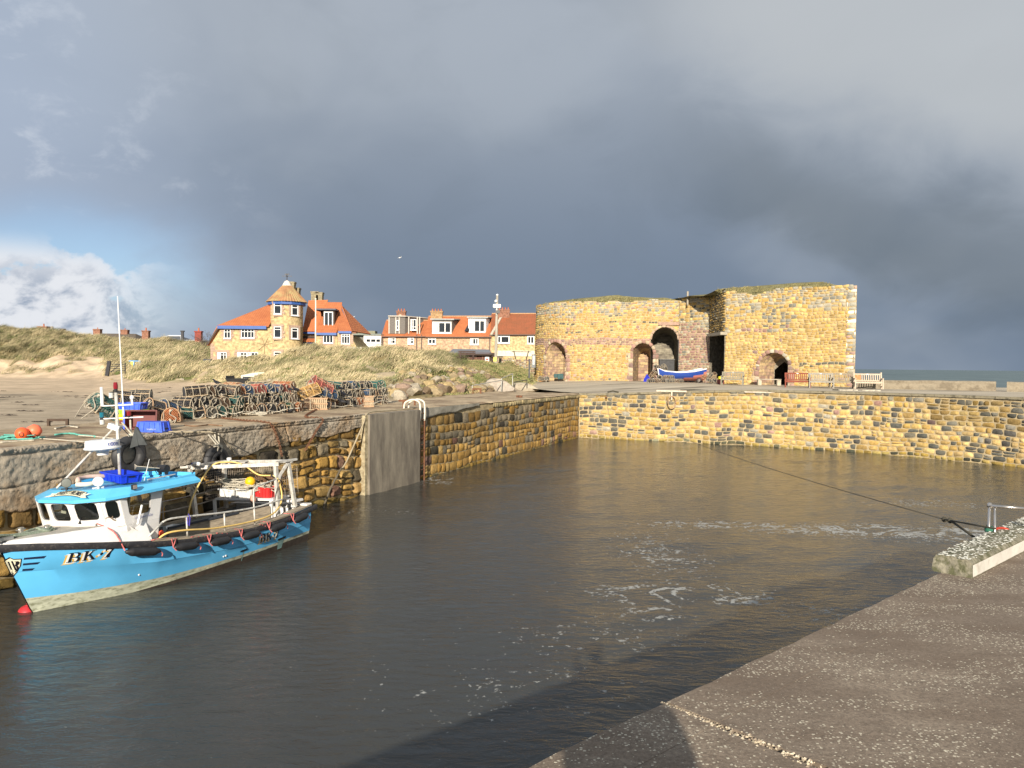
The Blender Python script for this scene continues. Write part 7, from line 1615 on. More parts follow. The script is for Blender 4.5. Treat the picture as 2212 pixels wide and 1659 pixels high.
 t=MB(); t.lathe([(.075, -.11), (.078, .11)], 16, (-2.98, .58, 2.19), 'y'); t.bar((-2.98, .5, 2.07), (-2.98, .5, 2.12), .05); t.bar((-2.98, .66, 2.07), (-2.98, .66, 2.12), .05); t.build('search_lamp', BLK, boat, smooth=True, angle=40)
 # thin aerial and small board aft of the crate
 m=MB(); m.tube([(-2.38, .72, 2.03), (-2.62, .62, 2.42)], .006, 5); m.build('thin_aerial', WHT, boat)
 m=MB(); m.tube([(-2.3, .90, 2.06), (-2.95, .92, 2.08)], .012, 6); m.build('boat_hook', ALLOY, boat)
 # railings: port side hoop rail with stanchions
 y= lambda x:beam(-x/LOA)-.06; z= lambda x:sheer(-x/LOA)+.05
 top=[(-2.05, y(-2.1)-.02, z(-2.1)), (-2.42, y(-2.4), 1.23), (-2.62, y(-2.6), 1.265), (-3.2, y(-3.2), 1.22), (-4.0, y(-4), 1.15), (-4.9, y(-4.9), 1.10), (-5.75, y(-5.7), 1.13), (-5.82, y(-5.8), 1.11)]
 m=MB(); m.tube(spline(top[1:], 4), .021, 8); m.tube(top[:2], .021, 8)
 for x in (-2.96, -3.95, -4.86):zt=float(np.interp(-x, [2.6, 3.2, 4, 4.9, 5.75], [1.265, 1.22, 1.15, 1.10, 1.13])); m.tube([(x, y(x), z(x)), (x, y(x), zt)], .018, 8)
 m.tube(spline([(-4.86, y(-4.86), 1.08), (-4.87, y(-4.9), 1.42), (-4.98, y(-5), 1.54), (-5.75, y(-5.7)-.1, 1.60)], 5), .017, 8); m.build('guard_rail', ALLOY, boat, smooth=True)
 m=MB(); ys= lambda x:-(beam(-x/LOA)-.06)
 for zz, x0, x1 in ((1.12, -2.7, -6.3), (1.36, -2.9, -6.3), (1.60, -5.2, -6.2)):m.tube([(x0+(x1-x0)*k/8, ys(x0+(x1-x0)*k/8), zz+sheer(-(x0+(x1-x0)*k/8)/LOA)-.8) for k in range(9)], .017, 6)
 for x in (-2.8, -3.7, -4.6):m.tube([(x, ys(x), z(x)-.03), (x, ys(x), 1.36+sheer(-x/LOA)-.8)], .017, 6)
 m.build('guard_rail', mat('dull_rail', (.30, .26, .22), .7, .3, 8), boat)
 # gallows frame over the working deck
 zt=1.93; G=MB()
 G.bar((-5.34, -1.06, zt), (-6.02, .98, zt), .07, .085); G.bar((-6.42, .98, zt+.01), (-6.02, .98, zt+.015), .06, .07) if False else None
 G.bar((-6.42, -1.02, zt+.02), (-6.46, 1.02, zt+.02), .07, .07); G.bar((-5.24, -1.04, zt+.04), (-6.42, -1.0, zt+.04), .07, .05); G.bar((-5.98, .92, zt+.045), (-6.62, 1.02, zt+.045), .07, .05); G.bar((-5.55, -.30, zt+.052), (-6.42, -.25, zt+.052), .05, .04); G.bar((-5.2, -1.2, zt+.03), (-5.24, -1.0, zt+.03), .05)
 fr=G.build('gallows_beam', ALLOY, boat)
 for nm, a, b in (('gallows_post', (-5.42, -1.02, .75), (-5.30, -1.02, zt-.02)), ('gallows_post', (-6.40, -1.0, .8), (-6.40, -1.0, zt)), ('gallows_post', (-6.05, .86, .30), (-6.0, .90, zt-.03)), ('gallows_post', (-6.48, 1.02, .85), (-6.36, .98, zt-.02))):
  m=MB(); m.bar(a, b, .085, .075); m.build(nm, ALLOY, boat)
 m=MB(); m.bar((-5.24, -1.02, 1.90), (-5.33, -.98, 1.62), .03); m.bar((-6.0, .90, 1.55), (-6.30, 1.0, 1.90), .035, .06); m.bar((-6.02, .90, 1.50), (-6.25, .98, 1.88), .035, .05); m.build('gallows_brace', ALLOY, boat)
 m=MB(); m.bar((-5.7, -.2, zt+.05), (-5.7, -.2, zt+.16), .05); m.lathe([(.03, 0), (.055, .01), (.055, .06), (.03, .07)], 10, (-5.7, -.2, zt+.13)); m.build('deck_lamp', GEL, boat)
 # sorting bin: timber boarding with a dark top rail, along the port side of the deck
 m=MB(); n=14
 def yb(x): return .62+.12*math.sin((x+3.6)/-2.3*1.4)
 for a, b, z0, z1 in (((-3.5, .10), (-5.95, .72), .26, .92),):
  m.add([(a[0], a[1], z0), (b[0], b[1], z0), (b[0], b[1], z1+.03), (a[0], a[1], z1-.05), (a[0]-.02, a[1]-.04, z0), (b[0]-.02, b[1]-.04, z0), (b[0]-.02, b[1]-.04, z1+.03), (a[0]-.02, a[1]-.04, z1-.05)], [(0, 1, 2, 3), (5, 4, 7, 6), (3, 2, 6, 7), (0, 3, 7, 4), (1, 5, 6, 2)])
 bd=m.build('pound_board', BARE, boat); m=MB(); m.bar((-3.5, .10, .885), (-5.1, .505, .935), .06, .04); m.build('top_strip', mat('dark_strip', (.03, .035, .045), .6), bd)
 m=MB(); m.box((-3.35, -.35, .60), (.08, 1.0, .7)); m.box((-3.1, .9, .45), (.9, .06, .4)); m.build('engine_box', INNER, boat)
 m=MB(); m.box((-6.62, 0, .98), (.30, 2.1, .06), bev=.01); m.box((-6.3, -.1, 1.09), (.6, 1.75, .05)); m.bar((-6.02, -1.0, .6), (-6.02, -1.0, 1.07), .06); m.bar((-6.02, .7, .6), (-6.02, .7, 1.07), .06); m.build('stern_shelf', GEL, boat)
 # wire mesh round the stern stand
 m=MB(); wr=mat('wire_mesh', (.34, .28, .22), .7, .2, 10, metal=.3)
 def mesh_panel(p0, p1, z0, z1, st=.055):
  p0, p1=Vector(p0), Vector(p1); L_=(p1-p0).length; nx, nz=int(L_/st), int((z1-z0)/st)
  for i in range(nx+1):q=p0.lerp(p1, i/nx); m.tube([(q.x, q.y, z0), (q.x, q.y, z1)], .0035, 3, False)
  for j in range(nz+1):zz=z0+(z1-z0)*j/nz; m.tube([(p0.x, p0.y, zz), (p1.x, p1.y, zz)], .0035, 3, False)
 mesh_panel((-6.62, -.95, 0), (-6.68, .98, 0), 1.10, 1.80); mesh_panel((-6.1, .80, 0), (-6.66, .98, 0), 1.10, 1.75); mesh_panel((-5.75, -1.0, 0), (-6.62, -.96, 0), 1.1, 1.75); m.build('wire_cage', wr, boat)
 # boarding on the inside of the port bulwark, boat hook with iron hook, mooring rope on the foredeck
 m=MB(); m.tube([(-2.20, 1.02, 1.02), (-1.55, .82, 1.44)], .013, 6); m.tube([(-1.55, .82, 1.44), (-1.50, .80, 1.49), (-1.46, .76, 1.48), (-1.47, .74, 1.44)], .007, 6); m.tube([(-1.53, .81, 1.46), (-1.52, .86, 1.50), (-1.49, .88, 1.47)], .007, 6); m.build('gaff', mat('gaff_wood', (.22, .16, .11), .8), boat)
 m=MB(); m.bar((-1.93, 1.0, 1.28), (-2.06, .985, 1.62), .035, .02); m.build('wiper_stay', WHT, boat)
topgear()
# ============================================================ things lying on or hanging from the boat
def put(o):o.matrix_world=BM@o.matrix_world if False else o.matrix_world; return o
def bthing(name, label, cat, x, y, z, rz=0.0, group=None):
 p=bpt(x, y, z); t_=thing(name, label, cat, p, BRZ+rz, group); return t_
def crate(root, w, d, h, mtl, rim=.03, ribs=5, solid=False, upside=False):
 """fish box: tapered tub, rolled rim, corner ribs and hand slots; origin at the middle of its foot"""
 m=MB(); k=.88 if not upside else 1.0; ww, dd=w/2, d/2; t=.02; z0, z1=(0, h) if not upside else (h, 0)
 def ring(sc, z, ins=0): return [(-ww*sc+ins, -dd*sc+ins, z), (ww*sc-ins, -dd*sc+ins, z), (ww*sc-ins, dd*sc-ins, z), (-ww*sc+ins, dd*sc-ins, z)]
 a, b=.90, 1.0
 vs=ring(a, z0)+ring(b, z1)+ring(b, z1, t)+ring(a, z0+(t if z1>z0 else -t), t); fs=[(3, 2, 1, 0)]+[(q*4+i, q*4+(i+1)%4, q*4+4+(i+1)%4, q*4+4+i) for q in range(3) for i in range(4)]+[(12, 13, 14, 15)]
 m.add(vs, fs)
 zr=z1-math.copysign(rim/2, z1-z0)
 for s in (-1, 1):m.box((0, s*dd, zr), (w+.03, .03, rim)); m.box((s*ww, 0, zr), (.03, d-.032, rim))
 for i in range(ribs):
  x=-ww*.86+w*.86*i/(ribs-1)
  for s in (-1, 1):m.bar((x*a, s*(dd*a+.008), z0+(z1-z0)*.06), (x, s*(dd+.008), z1-(z1-z0)*.10), .022, .018)
 for s in (-1, 1):
  for y in (-dd*.55, dd*.55):m.bar((s*(ww*a+.008), y*a, z0+(z1-z0)*.06), (s*(ww+.008), y, z1-(z1-z0)*.1), .022, .018)
 o=m.build('tub', mtl, root); g=MB()
 for s in (-1, 1):g.box((s*(ww*.975+.004), 0, z0+(z1-z0)*.68), (.016, d*.28, h*.14))
 g.build('hand_slot', INK, o); return o
BLUECR=mat('blue_plastic', (.012, .045, .55), .38, .12, 5); YELCR=mat('yellow_plastic', (.72, .40, .02), .42, .12, 5); WHTCR=mat('white_plastic', (.70, .71, .70), .5, .1, 5, dirt=((.42, .40, .36), .52, .72, 6)); REDCR=mat('red_plastic', (.62, .035, .035), .42, .12, 5)
r_=bthing('fish_crate', 'blue plastic crate lashed on the roof of the blue boat behind the mast', 'crate', -2.24, .30, 2.045, 1.38-math.pi/2+1.5); crate(r_, .80, .42, .17, BLUECR)
r_=bthing('fish_crate', 'yellow plastic crate on the far side of the boat behind the wheelhouse', 'crate', -3.35, -.86, .95, math.pi/2-1.5); crate(r_, .78, .44, .20, YELCR)
g_=MB(); g_.prism([(-.05, 0), (0, .03), (.05, 0), (0, -.03)], .0, .004, lambda p, q, d:(p, .232+d, .10+q)); g_.build('printed_mark', INK, r_)
for k, (x, y, rz, z) in enumerate(((-4.35, -.42, .12, .62), (-4.36, -.42, .15, .50), (-4.34, -.40, .08, .38), (-4.35, -.41, .12, .26))):
 r_=bthing('fish_crate', ('top', 'second', 'third', 'lowest')[k]+' of the flat white boxes stacked on the work deck', 'crate', x, y, z, rz+math.pi/2, 'flat white boxes stacked on the deck'); crate(r_, .80, .46, .115, WHTCR, ribs=4)
for k, (y, lab) in enumerate(((-.62, 'white crate of coiled rope on the stern shelf, the one away from the red crate'), (-.10, 'white crate of coiled rope on the stern shelf, next to the red crate'))):
 r_=bthing('fish_crate', lab, 'crate', -6.2, y, 1.13, math.pi/2, 'white crates on the stern shelf'); crate(r_, .48, .38, .20, WHTCR, ribs=4)
r_=bthing('fish_crate', 'red crate tied on the stern shelf beside the white crates', 'crate', -6.25, .40, 1.13, math.pi/2); crate(r_, .44, .38, .24, REDCR, ribs=5)
def coil(name, label, x, y, z, sx, sy, h, mtl, n=26, r=.009, seed=1, cat='rope', world=False):
 m=MB(); q=random.Random(seed)
 for k in range(n):
  cx, cy=q.uniform(-sx, sx)*.5, q.uniform(-sy, sy)*.5; a0=q.uniform(0, 6); rx, ry=q.uniform(.35, .7)*sx*.6, q.uniform(.35, .7)*sy*.7; zz=h*k/n*.8; tl=q.uniform(-.5, .5)
  m.tube([(cx+rx*math.cos(a0+t*.55), cy+ry*math.sin(a0+t*.55), zz+h*.35*(.5+.5*math.sin(t*.9+k))+tl*.02*t) for t in range(10)], r, 5)
 o=m.build(name, mtl);
 if world:o.location=(x, y, z)
 else:o.location=bpt(x, y, z); o.rotation_euler=(0, 0, BRZ)
 return tag(o, label, cat, kind='thing')
coil('rope_coil', 'heap of pale rope spilling over the white crates at the stern', -6.2, -.36, 1.28, .34, .95, .22, ROPEW, 44, .010, 5)
coil('rope_coil', 'pale rope loops hanging over the red crate', -6.2, .42, 1.26, .28, .42, .16, ROPEW, 14, .009, 9)
coil('rope_coil', 'tangle of brown gear behind the yellow buoy inside the wire cage', -6.5, .25, 1.18, .20, .6, .40, mat('brown_gear', (.16, .09, .05), .9, .4, 9), 26, .012, 15)
o=MB(); o.M=BM@T(-6.08, .06, 1.50); o.lathe([(.02, -.15), (.045, -.13), (.045, -.11), (.10, -.075), (.125, 0), (.11, .065), (.06, .11), (.01, .125)], 18); yb_=o.build('pot_buoy', mat('buoy_yellow', (.85, .47, .01), .4, .05), smooth=True); tag(yb_, 'round yellow buoy on top of the rope at the stern', 'buoy', kind='thing')
q_=MB(); q_.M=o.M; q_.lathe([(.047, -.155), (.05, -.13), (.047, -.112)], 12); q_.build('collar', BLK, yb_)
o=MB(); o.M=BM@T(-5.86, .30, 1.12); o.lathe([(.02, -.10), (.06, -.07), (.075, 0), (.05, .08), (.01, .10)], 14); tag(o.build('pot_buoy', mat('buoy_tan', (.50, .30, .22), .6, .2), smooth=True), 'small faded pinkish buoy hanging between the white and red crates', 'buoy', kind='thing')
# yellow deck hose looping from the gallows down and along the rail
y= lambda x:beam(-x/LOA)-.03
hp=[(-4.62, -.55, .32), (-4.75, -.50, 1.2), (-5.45, -.55, 1.92), (-5.62, -.2, 2.03), (-5.75, .15, 1.95), (-5.86, .5, 1.70), (-5.96, .84, 1.66), (-6.02, .95, 1.55)]
hp2=[(-6.0, .97, 1.55), (-6.02, 1.02, 1.2), (-5.85, 1.06, .95), (-5.3, y(-5.3), .84), (-4.5, y(-4.5), .83), (-3.6, y(-3.6), .89), (-2.9, y(-2.9)+.0, .99), (-2.55, y(-2.5)-.06, 1.0), (-2.4, y(-2.4)-.16, .90)]
m=MB(); m.M=BM; m.tube(spline(hp, 6), .019, 8); m.tube(spline(hp2, 6), .019, 8); ho=tag(m.build('deck_hose', YHOSE, smooth=True), 'pale yellow hose looped over the gallows and along the boat gunwale', 'hose', kind='thing')
m=MB(); m.M=BM; m.tube([(-5.93, .80, 1.68), (-6.04, .98, 1.52)], .024, 8); m.build('hose_clip', BLK, ho)
# six black fenders hung over the port side with red and white lashings
fx=[(-1.62, .0), (-2.55, .0), (-3.40, .0), (-4.28, .02), (-5.18, .02), (-6.05, .04)]
flab=['long black fender nearest the bow, below the wheelhouse', 'black fender just behind the bow fender, below the bent end of the guard rail', 'third black fender from the bow, below the first rail post', 'black fender in the middle of the working deck side, left of the small registration letters', 'black fender partly covering the small registration letters', 'black fender nearest the stern']
for k, (x, d) in enumerate(fx):
 x2=x-.52-(.0 if k else .08); z1=sheer(-x/LOA)-.10-(.06 if k==0 else .03); z2=sheer(-x2/LOA)-.12-(.05 if k==0 else 0); ya=hull_y(x, z1)+.12; yb2=hull_y(x2, z2)+.12
 c=Vector(((x+x2)/2, (ya+yb2)/2, (z1+z2)/2)); dr=(Vector((x2, yb2, z2))-Vector((x, ya, z1))); L_=dr.length
 R_=dr.normalized().to_track_quat('Z', 'Y').to_matrix().to_4x4()
 m=MB(); m.M=BM@T(*c)@R_; h=L_/2; m.lathe([(.015, -h-.02), (.035, -h), (.045, -h+.03), (.078, -h+.085), (.083, -h+.12), (.083, h-.12), (.078, h-.085), (.045, h-.03), (.035, h), (.015, h+.02)], 18)
 f=tag(m.build('fender', BLK, smooth=True), flab[k], 'fender', 'black fenders along the port side', 'thing')
 m=MB(); m.M=BM; g=sheer(-x/LOA)+.05
 if k==0:m.tube(spline([(-1.40, .60, 1.39), (-1.50, .9, 1.22), (x+.02, ya-.01, z1+.03)], 6), .012, 6); m.tube([(-1.42, .60, 1.40), (-1.50, .62, 1.41)], .02, 6)
 else:m.tube([(x+.05, beam(-x/LOA)-.15, g), (x+.03, beam(-x/LOA)+.03, g-.01), (x+.01, ya-.04, z1+.04), (x+.0, ya, z1)], .011, 6); m.tube([(x+.10, beam(-x/LOA)-.02, g+.01), (x-.06, beam(-x/LOA)+.05, g-.02), (x+.05, ya, z1+.02), (x-.01, ya+.02, z1-.06)], .010, 6)
 m.tube([(x2-.02, yb2, z2), (x2-.05, yb2+.02, z2-.06), (x2-.02, yb2+.03, z2-.1)], .010, 6)
 m.build('lashing', ROPER, f)
m=MB(); m.M=BM
for x0, x1 in ((-2.95, -3.35), (-3.6, -3.95), (-2.1, -2.5), (-4.9, -5.1)):
 m.tube([(x0+(x1-x0)*k/8, beam(-x0/LOA)+.02+.02*math.sin(k*2), sheer(-x0/LOA)+.04-.10*(k/8)**2+.015*math.sin(k*3)) for k in range(9)], .012, 6)
tag(m.build('rope', ROPER, smooth=True), 'red and white cord knotted along the boat gunwale', 'rope', kind='thing')
# bow rope: laid along the foredeck from the bollard over the stem roller, up to the quay
rp=spline([(-.92, .05, 1.40), (-.80, .10, 1.38), (-.72, -.02, 1.42), (-.86, -.06, 1.38), (-.93, .08, 1.37), (-.6, .02, 1.37), (-.3, -.03, 1.385), (.02, -.02, 1.43), (.12, -.1, 1.38), (.22, -.45, 1.30), (.45, -1.0, 1.55), (.62, -1.45, 2.3)], 8)
m=MB(); m.M=BM; m.tube(rp, .024, 8); m.tube([Vector(p)+Vector((0, .05, -.02)) for p in rp[:50]], .022, 8); m.tube(spline([(-.96, -.06, 1.36), (-.70, -.10, 1.40), (-.45, -.09, 1.365), (-.2, -.08, 1.37), (.02, -.06, 1.42)], 6), .022, 8); tag(m.build('mooring_rope', ROPEG, smooth=True), 'thick grey-green mooring rope lying on the foredeck of the blue boat', 'rope', kind='thing')
# horseshoe buoys and a board on the wheelhouse roof
m=MB(); m.M=BM; m.tube([(-1.52, .02, 2.135), (-1.72, -.22, 2.15), (-2.0, -.26, 2.16), (-2.16, .0, 2.15)], .042, 10); tag(m.build('life_ring', mat('faded_pink', (.62, .45, .38), .7, .15), smooth=True), 'faded pink horseshoe lifebuoy lying on the boat roof', 'lifebuoy', kind='thing')
m=MB(); m.M=BM; m.tube([(-1.44, .08, 2.085), (-1.52, .24, 2.075), (-1.66, .28, 2.08), (-1.76, .2, 2.08)], .042, 10); tag(m.build('life_ring', mat('dirty_white', (.66, .62, .52), .7, .15), smooth=True), 'dirty white horseshoe lifebuoy beside the round white lamp on the boat roof', 'lifebuoy', kind='thing')
m=MB(); m.M=BM; m.add([(-2.50, .36, 2.34), (-2.52, .40, 2.30), (-2.86, .62, 2.22), (-2.80, .30, 2.18), (-2.62, .22, 2.22)], [(0, 1, 2, 3, 4)]); w_=m.build('board', mat('grey_ply', (.42, .38, .30), .8, .2)); w_.modifiers.new('t', 'SOLIDIFY').thickness=.012; tag(w_, 'grey weathered board propped in the blue crate on the boat roof', 'board', kind='thing')
# white fender with a blue end on the gallows
m=MB(); m.M=BM@T(-5.28, -.86, 2.03)@RZ(1.3); m.lathe([(.02, -.02), (.05, 0), (.05, .20), (.035, .23)], 12, axis='x'); f=m.build('fender', WHTCR, smooth=True); tag(f, 'small white fender with a blue end on top of the gallows', 'fender', kind='thing'); m2=MB(); m2.M=m.M; m2.lathe([(.015, -.10), (.035, -.07), (.051, -.005)], 12, axis='x'); m2.build('blue_end', mat('fender_blue', (.02, .04, .40), .5), f)
# net scraps
coil('net_heap', 'heap of dark green net on the deck behind the wheelhouse', -2.75, .55, .30, .35, .45, .30, mat('green_net', (.01, .10, .05), .8, .3, 8), 34, .012, 21)
m=MB(); m.M=BM; m.tube([(-2.5, .98, 1.02), (-2.52, .85, .97), (-2.6, .80, .95)], .045, 8); tag(m.build('glove', mat('orange_red', (.75, .08, .03), .6), smooth=True), 'bright orange-red glove at the foot of the guard rail', 'glove', kind='thing')
m=MB(); m.M=BM; x=-2.96; m.tube([(x, y(x)+.02, 1.30), (x-.03, y(x)+.03, 1.22), (x, y(x)+.03, 1.06), (x+.035, y(x)+.03, 1.10), (x+.03, y(x)+.03, 1.24)], .010, 6); tag(m.build('cord_loop', mat('violet_cord', (.08, .06, .45), .7)), 'small violet cord loop hanging on the first rail post', 'rope', kind='thing')
coil('rope_coil', 'rope bundle tied to the forward gallows post', -5.36, -.98, 1.30, .10, .12, .28, ROPEW, 14, .010, 31)
coil('rope_coil', 'green-grey rope bundle tied to the far after gallows post', -6.36, -.92, 1.40, .12, .12, .16, ROPEG, 10, .010, 33)
# red buoy half under water by the bow
o=MB(); p=WZ(57, 1322, WATER_Z); o.M=T(p.x-.05, p.y+.12, WATER_Z-.03); o.lathe([(.17*math.sin(k*math.pi/10)+.001, -.05-.17*math.cos(k*math.pi/10)) for k in range(11)]+[(.03, .15)], 20); tag(o.build('mooring_buoy', mat('buoy_red', (.50, .035, .045), .4, .1), smooth=True), 'red buoy floating half sunk under the bow of the blue boat', 'buoy', kind='thing')
# ============================================================ quay furniture, pots, boats and birds
HUBT={'teal':(.035, .12, .11), 'black':(.035, .035, .04), 'orange':(.38, .14, .06), 'brown':(.15, .09, .055), 'green':(.04, .09, .06), 'blue':(.05, .10, .19), 'red':(.34, .10, .08), 'grey':(.13, .125, .11), 'yellow':(.45, .27, .10)}
WRAP={'pale':mat('pale_wrap', (.35, .30, .22), .85, .35, 24), 'tan':mat('tan_wrap', (.42, .27, .16), .85, .35, 24), 'red':mat('red_wrap', (.50, .16, .12), .85, .35, 24), 'green':mat('green_wrap', (.06, .22, .17), .85, .35, 24), 'yellow':mat('yellow_wrap', (.62, .40, .14), .85, .35, 24)}
SLATW=mat('pot_slats', (.50, .38, .24), .85, .25, 6)
def pot_proto(net, wrap, base='slats', L_=.70, Wd=.46, H=.36, seed=0, hoops=3):
 """D-shaped lobster pot lying along x, its end hoop facing -y side turned later; origin at the middle of its foot"""
 q=random.Random(seed); r=bpy.data.objects.new('lobster_pot', None); r.empty_display_size=.2
 nm=mat('net_'+net, HUBT[net], .9, .45, 10)
 def arch(x, k=9, s=1.0): return [(x, -Wd/2*s, 0)]+[(x, -Wd/2*s*math.cos(math.pi*i/k), H*.30+(H*.70)*s*math.sin(math.pi*i/k)) for i in range(k+1)]+[(x, Wd/2*s, 0)]
 m=MB()
 for i in range(hoops):x=-L_/2+L_*i/(hoops-1); m.tube(arch(x+q.uniform(-.01, .01)), .0135, 6)
 m.build('hoop_frame', WRAP[wrap], r)
 m=MB()
 for yy in (-Wd/2, Wd/2):m.tube([(-L_/2, yy, .0), (L_/2, yy, .0)], .015, 5)
 for a in (35, 90, 145):aa=math.radians(a); m.tube([(-L_/2, -Wd/2*math.cos(aa), H*.3+H*.7*math.sin(aa)), (L_/2, -Wd/2*math.cos(aa), H*.3+H*.7*math.sin(aa))], .011, 5)
 for i in range(7):m.box((-L_/2+L_*(i+.5)/7, 0, -.008), (L_/9, Wd, .012))
 m.build('base_frame', SLATW if base=='slats' else WRAP[wrap], r)
 # knotted netting: two sets of slanting cords over the barrel and the ends
 m=MB(); per=[]; A=arch(0, 12); ln=[0]
 for a, b in zip(A, A[1:]):ln.append(ln[-1]+math.dist(a, b))
 def onb(x, s):s=min(max(s, 0), ln[-1]); return (x, float(np.interp(s, ln, [p[1] for p in A]))*.97, float(np.interp(s, ln, [p[2] for p in A]))*.97)
 tot=ln[-1]; st=.065
 for sg in (1, -1):
  for k in range(int((L_+tot)/st)):
   c0=k*st+q.uniform(-.01, .01); pts=[]
   for j in range(int(tot/.09)+1):
    s=min(j*.09, tot); x=-L_/2+c0-s if sg>0 else -L_/2-tot+c0+s
    if -L_/2<=x<=L_/2:pts.append(onb(x, s))
   if len(pts)>1:m.tube(pts, .0075, 3, False)
 for xe in (-L_/2, L_/2):
  for sg in (1, -1):
   for k in range(-7, 8):
    o=k*.06; pts=[]
    for j in range(11):
     yy=-Wd/2+Wd*j/10; zz=H*.45+sg*yy+o; ym=max(0, 1-((zz-H*.3)/(H*.7))**2)**.5*Wd/2 if zz>H*.3 else Wd/2
     if 0<zz and abs(yy)<=ym:pts.append((xe, yy, zz))
    if len(pts)>1:m.tube([pts[0], pts[-1]], .0075, 3, False)
 for k in range(3):
  x=-L_*.2+k*L_*.2; m.tube([(x, -Wd*.42, H*.5), (x+.05, 0, H*.35), (x, Wd*.42, H*.5)], .014, 4)
 m.build('netting', nm, r)
 m=MB()
 for k in range(16):
  a=Vector((q.uniform(-L_*.45, L_*.45), q.uniform(-Wd*.4, Wd*.4), q.uniform(.02, H*.7))); b=a+Vector((q.uniform(-.25, .25), q.uniform(-.2, .2), q.uniform(-.12, .12))); b.z=max(.02, min(b.z, H*.8)); b.x=max(-L_*.46, min(L_*.46, b.x)); m.tube([a, a.lerp(b, .5)+Vector((0, 0, .04)), b], .014, 4, False)
 m.build('inner_net', mat('old_inner_net', (.09, .07, .05), .95, .5, 6), r)
 m=MB(); z0=H
 m.tube(spline([(-L_/2-.01, -.05, H*.9), (-L_/2-.05, q.uniform(-.1, .1), H*.55), (-L_/2-.03, q.uniform(-.16, .16), H*.2), (-L_/2-.06, q.uniform(-.15, .15), -.12), (-L_/2-.05, q.uniform(-.12, .12), -.26)], 4), .013, 5)
 m.tube(spline([(-L_/2-.015, .15, .02), (-L_/2-.07, .05, -.05), (-L_/2-.04, -.12, .03)], 4), .013, 5); m.tube(spline([(-L_/2+.01, q.uniform(.1, .2), H*.75), (-L_/2-.06, q.uniform(.12, .25), H*.3), (-L_/2-.05, q.uniform(0, .2), -.1), (-L_/2-.09, q.uniform(-.1, .1), -.32)], 4), .011, 5); m.tube([(-L_/2-.05, q.uniform(-.1, .1), -.05), (-L_/2-.08, 0, .0), (-L_/2-.04, .03, .05)], .026, 5); m.box((-L_/2-.02, .02, H*.78), (.012, .05, .07)); m.build('tail_rope', mat('pot_rope', (.36, .32, .25), .9, .4, 20), r)
 return r
PK=[('black', 'pale'), ('teal', 'pale'), ('brown', 'pale'), ('orange', 'tan'), ('grey', 'pale'), ('green', 'pale'), ('red', 'red'), ('blue', 'pale'), ('black', 'tan'), ('yellow', 'yellow'), ('teal', 'green')]
PROTO=[pot_proto(n, w, seed=i, hoops=3 if i%3 else 4) for i, (n, w) in enumerate(PK)]
NETN={'black':'dark-netted', 'teal':'teal-netted', 'brown':'brown-netted', 'orange':'orange-netted', 'grey':'grey-netted', 'green':'dark green-netted', 'red':'red-netted', 'blue':'blue-netted', 'yellow':'yellow-netted'}
def pot(k, loc, rot, label, group, scale=1.0):
 r=PROTO[k].copy(); COL.objects.link(r); r.location=loc; r.rotation_euler=rot; r.scale=(scale,)*3
 for ch in PCH[k]:c=ch.copy(); COL.objects.link(c); c.parent=r
 return tag(r, label, 'lobster pot', group, 'thing')
PCH=[list(p.children) for p in PROTO]
ORD=['first', 'second', 'third', 'fourth', 'fifth', 'sixth', 'seventh', 'eighth', 'ninth', 'tenth', 'eleventh', 'twelfth', 'thirteenth', 'fourteenth', 'fifteenth', 'sixteenth', 'seventeenth', 'eighteenth', 'nineteenth', 'twentieth']
YAW=math.atan2(WN[1], WN[0])+math.pi
def stack(ss, off0, layers, name, gap=.42, kinds=None, seed=1):
 q=random.Random(seed); s0, s1=ss
 for L_, (a, b) in enumerate(layers):
  n=max(1, int((b-a)/gap));
  for i in range(n):
   s=a+(b-a)*(i+.5)/n+q.uniform(-.04, .04); off=off0-.12*L_+q.uniform(-.06, .06)+.0; k=(kinds(L_, i, n, q) if kinds else q.randrange(len(PROTO)))
   p=WP(s, off-.35, QZ+.02+L_*.31+q.uniform(-.01, .02)); rz=YAW+q.uniform(-.45, .45)+(1.45 if q.random()<.13 else 0)
   lay=('bottom', 'middle', 'top')[L_] if len(layers)==3 else ('bottom', 'top')[L_]
   pot(k, p, (q.uniform(-.12, .12), q.uniform(-.14, .10), rz), f'{NETN[PK[k][0]]} lobster pot, {ORD[i]} from the left, {lay} layer of the {name}', 'pots in the '+name, q.uniform(.84, .94))
S_= lambda u:wall_s(u, -2.6)
a0, a1, a2, a3=S_(400), S_(648), S_(700), S_(850)
def kA(L_, i, n, q):
 if L_==2 and i>=n//2: return q.choice([6, 6, 0, 4, 7])
 return q.choice([0, 0, 2, 4, 5, 8, 1, 3, 2, 0, 4, 8])
def kB(L_, i, n, q):
 if L_==2 and i>=n-2: return 10
 return q.choice([0, 2, 7, 4, 3, 8, 1, 0])
stack((a0, a1), -2.45, [(a0-.2, a1), (a0+.1, a1-.1), (S_(432), a1-.3)], 'long pot stack', kinds=kA, seed=4)
stack((a2, a3), -2.75, [(a2-.2, a3), (a2+.1, a3+.05), (a2+.5, a3)], 'right-hand pot stack', kinds=kB, seed=6)
# second row behind the long stack, showing over it
q=random.Random(12)
for i, u in enumerate((505, 530, 560, 590, 615)):
 s=wall_s(u, -3.5); k=q.choice([0, 4, 2, 3, 5]); pot(k, WP(s, -3.55, QZ+.66-(.31 if i%2 else 0)), (0, 0, YAW+q.uniform(-.6, .6)), f'{NETN[PK[k][0]]} lobster pot behind the long stack, {ORD[i]} from the left of those', 'pots behind the long stack')
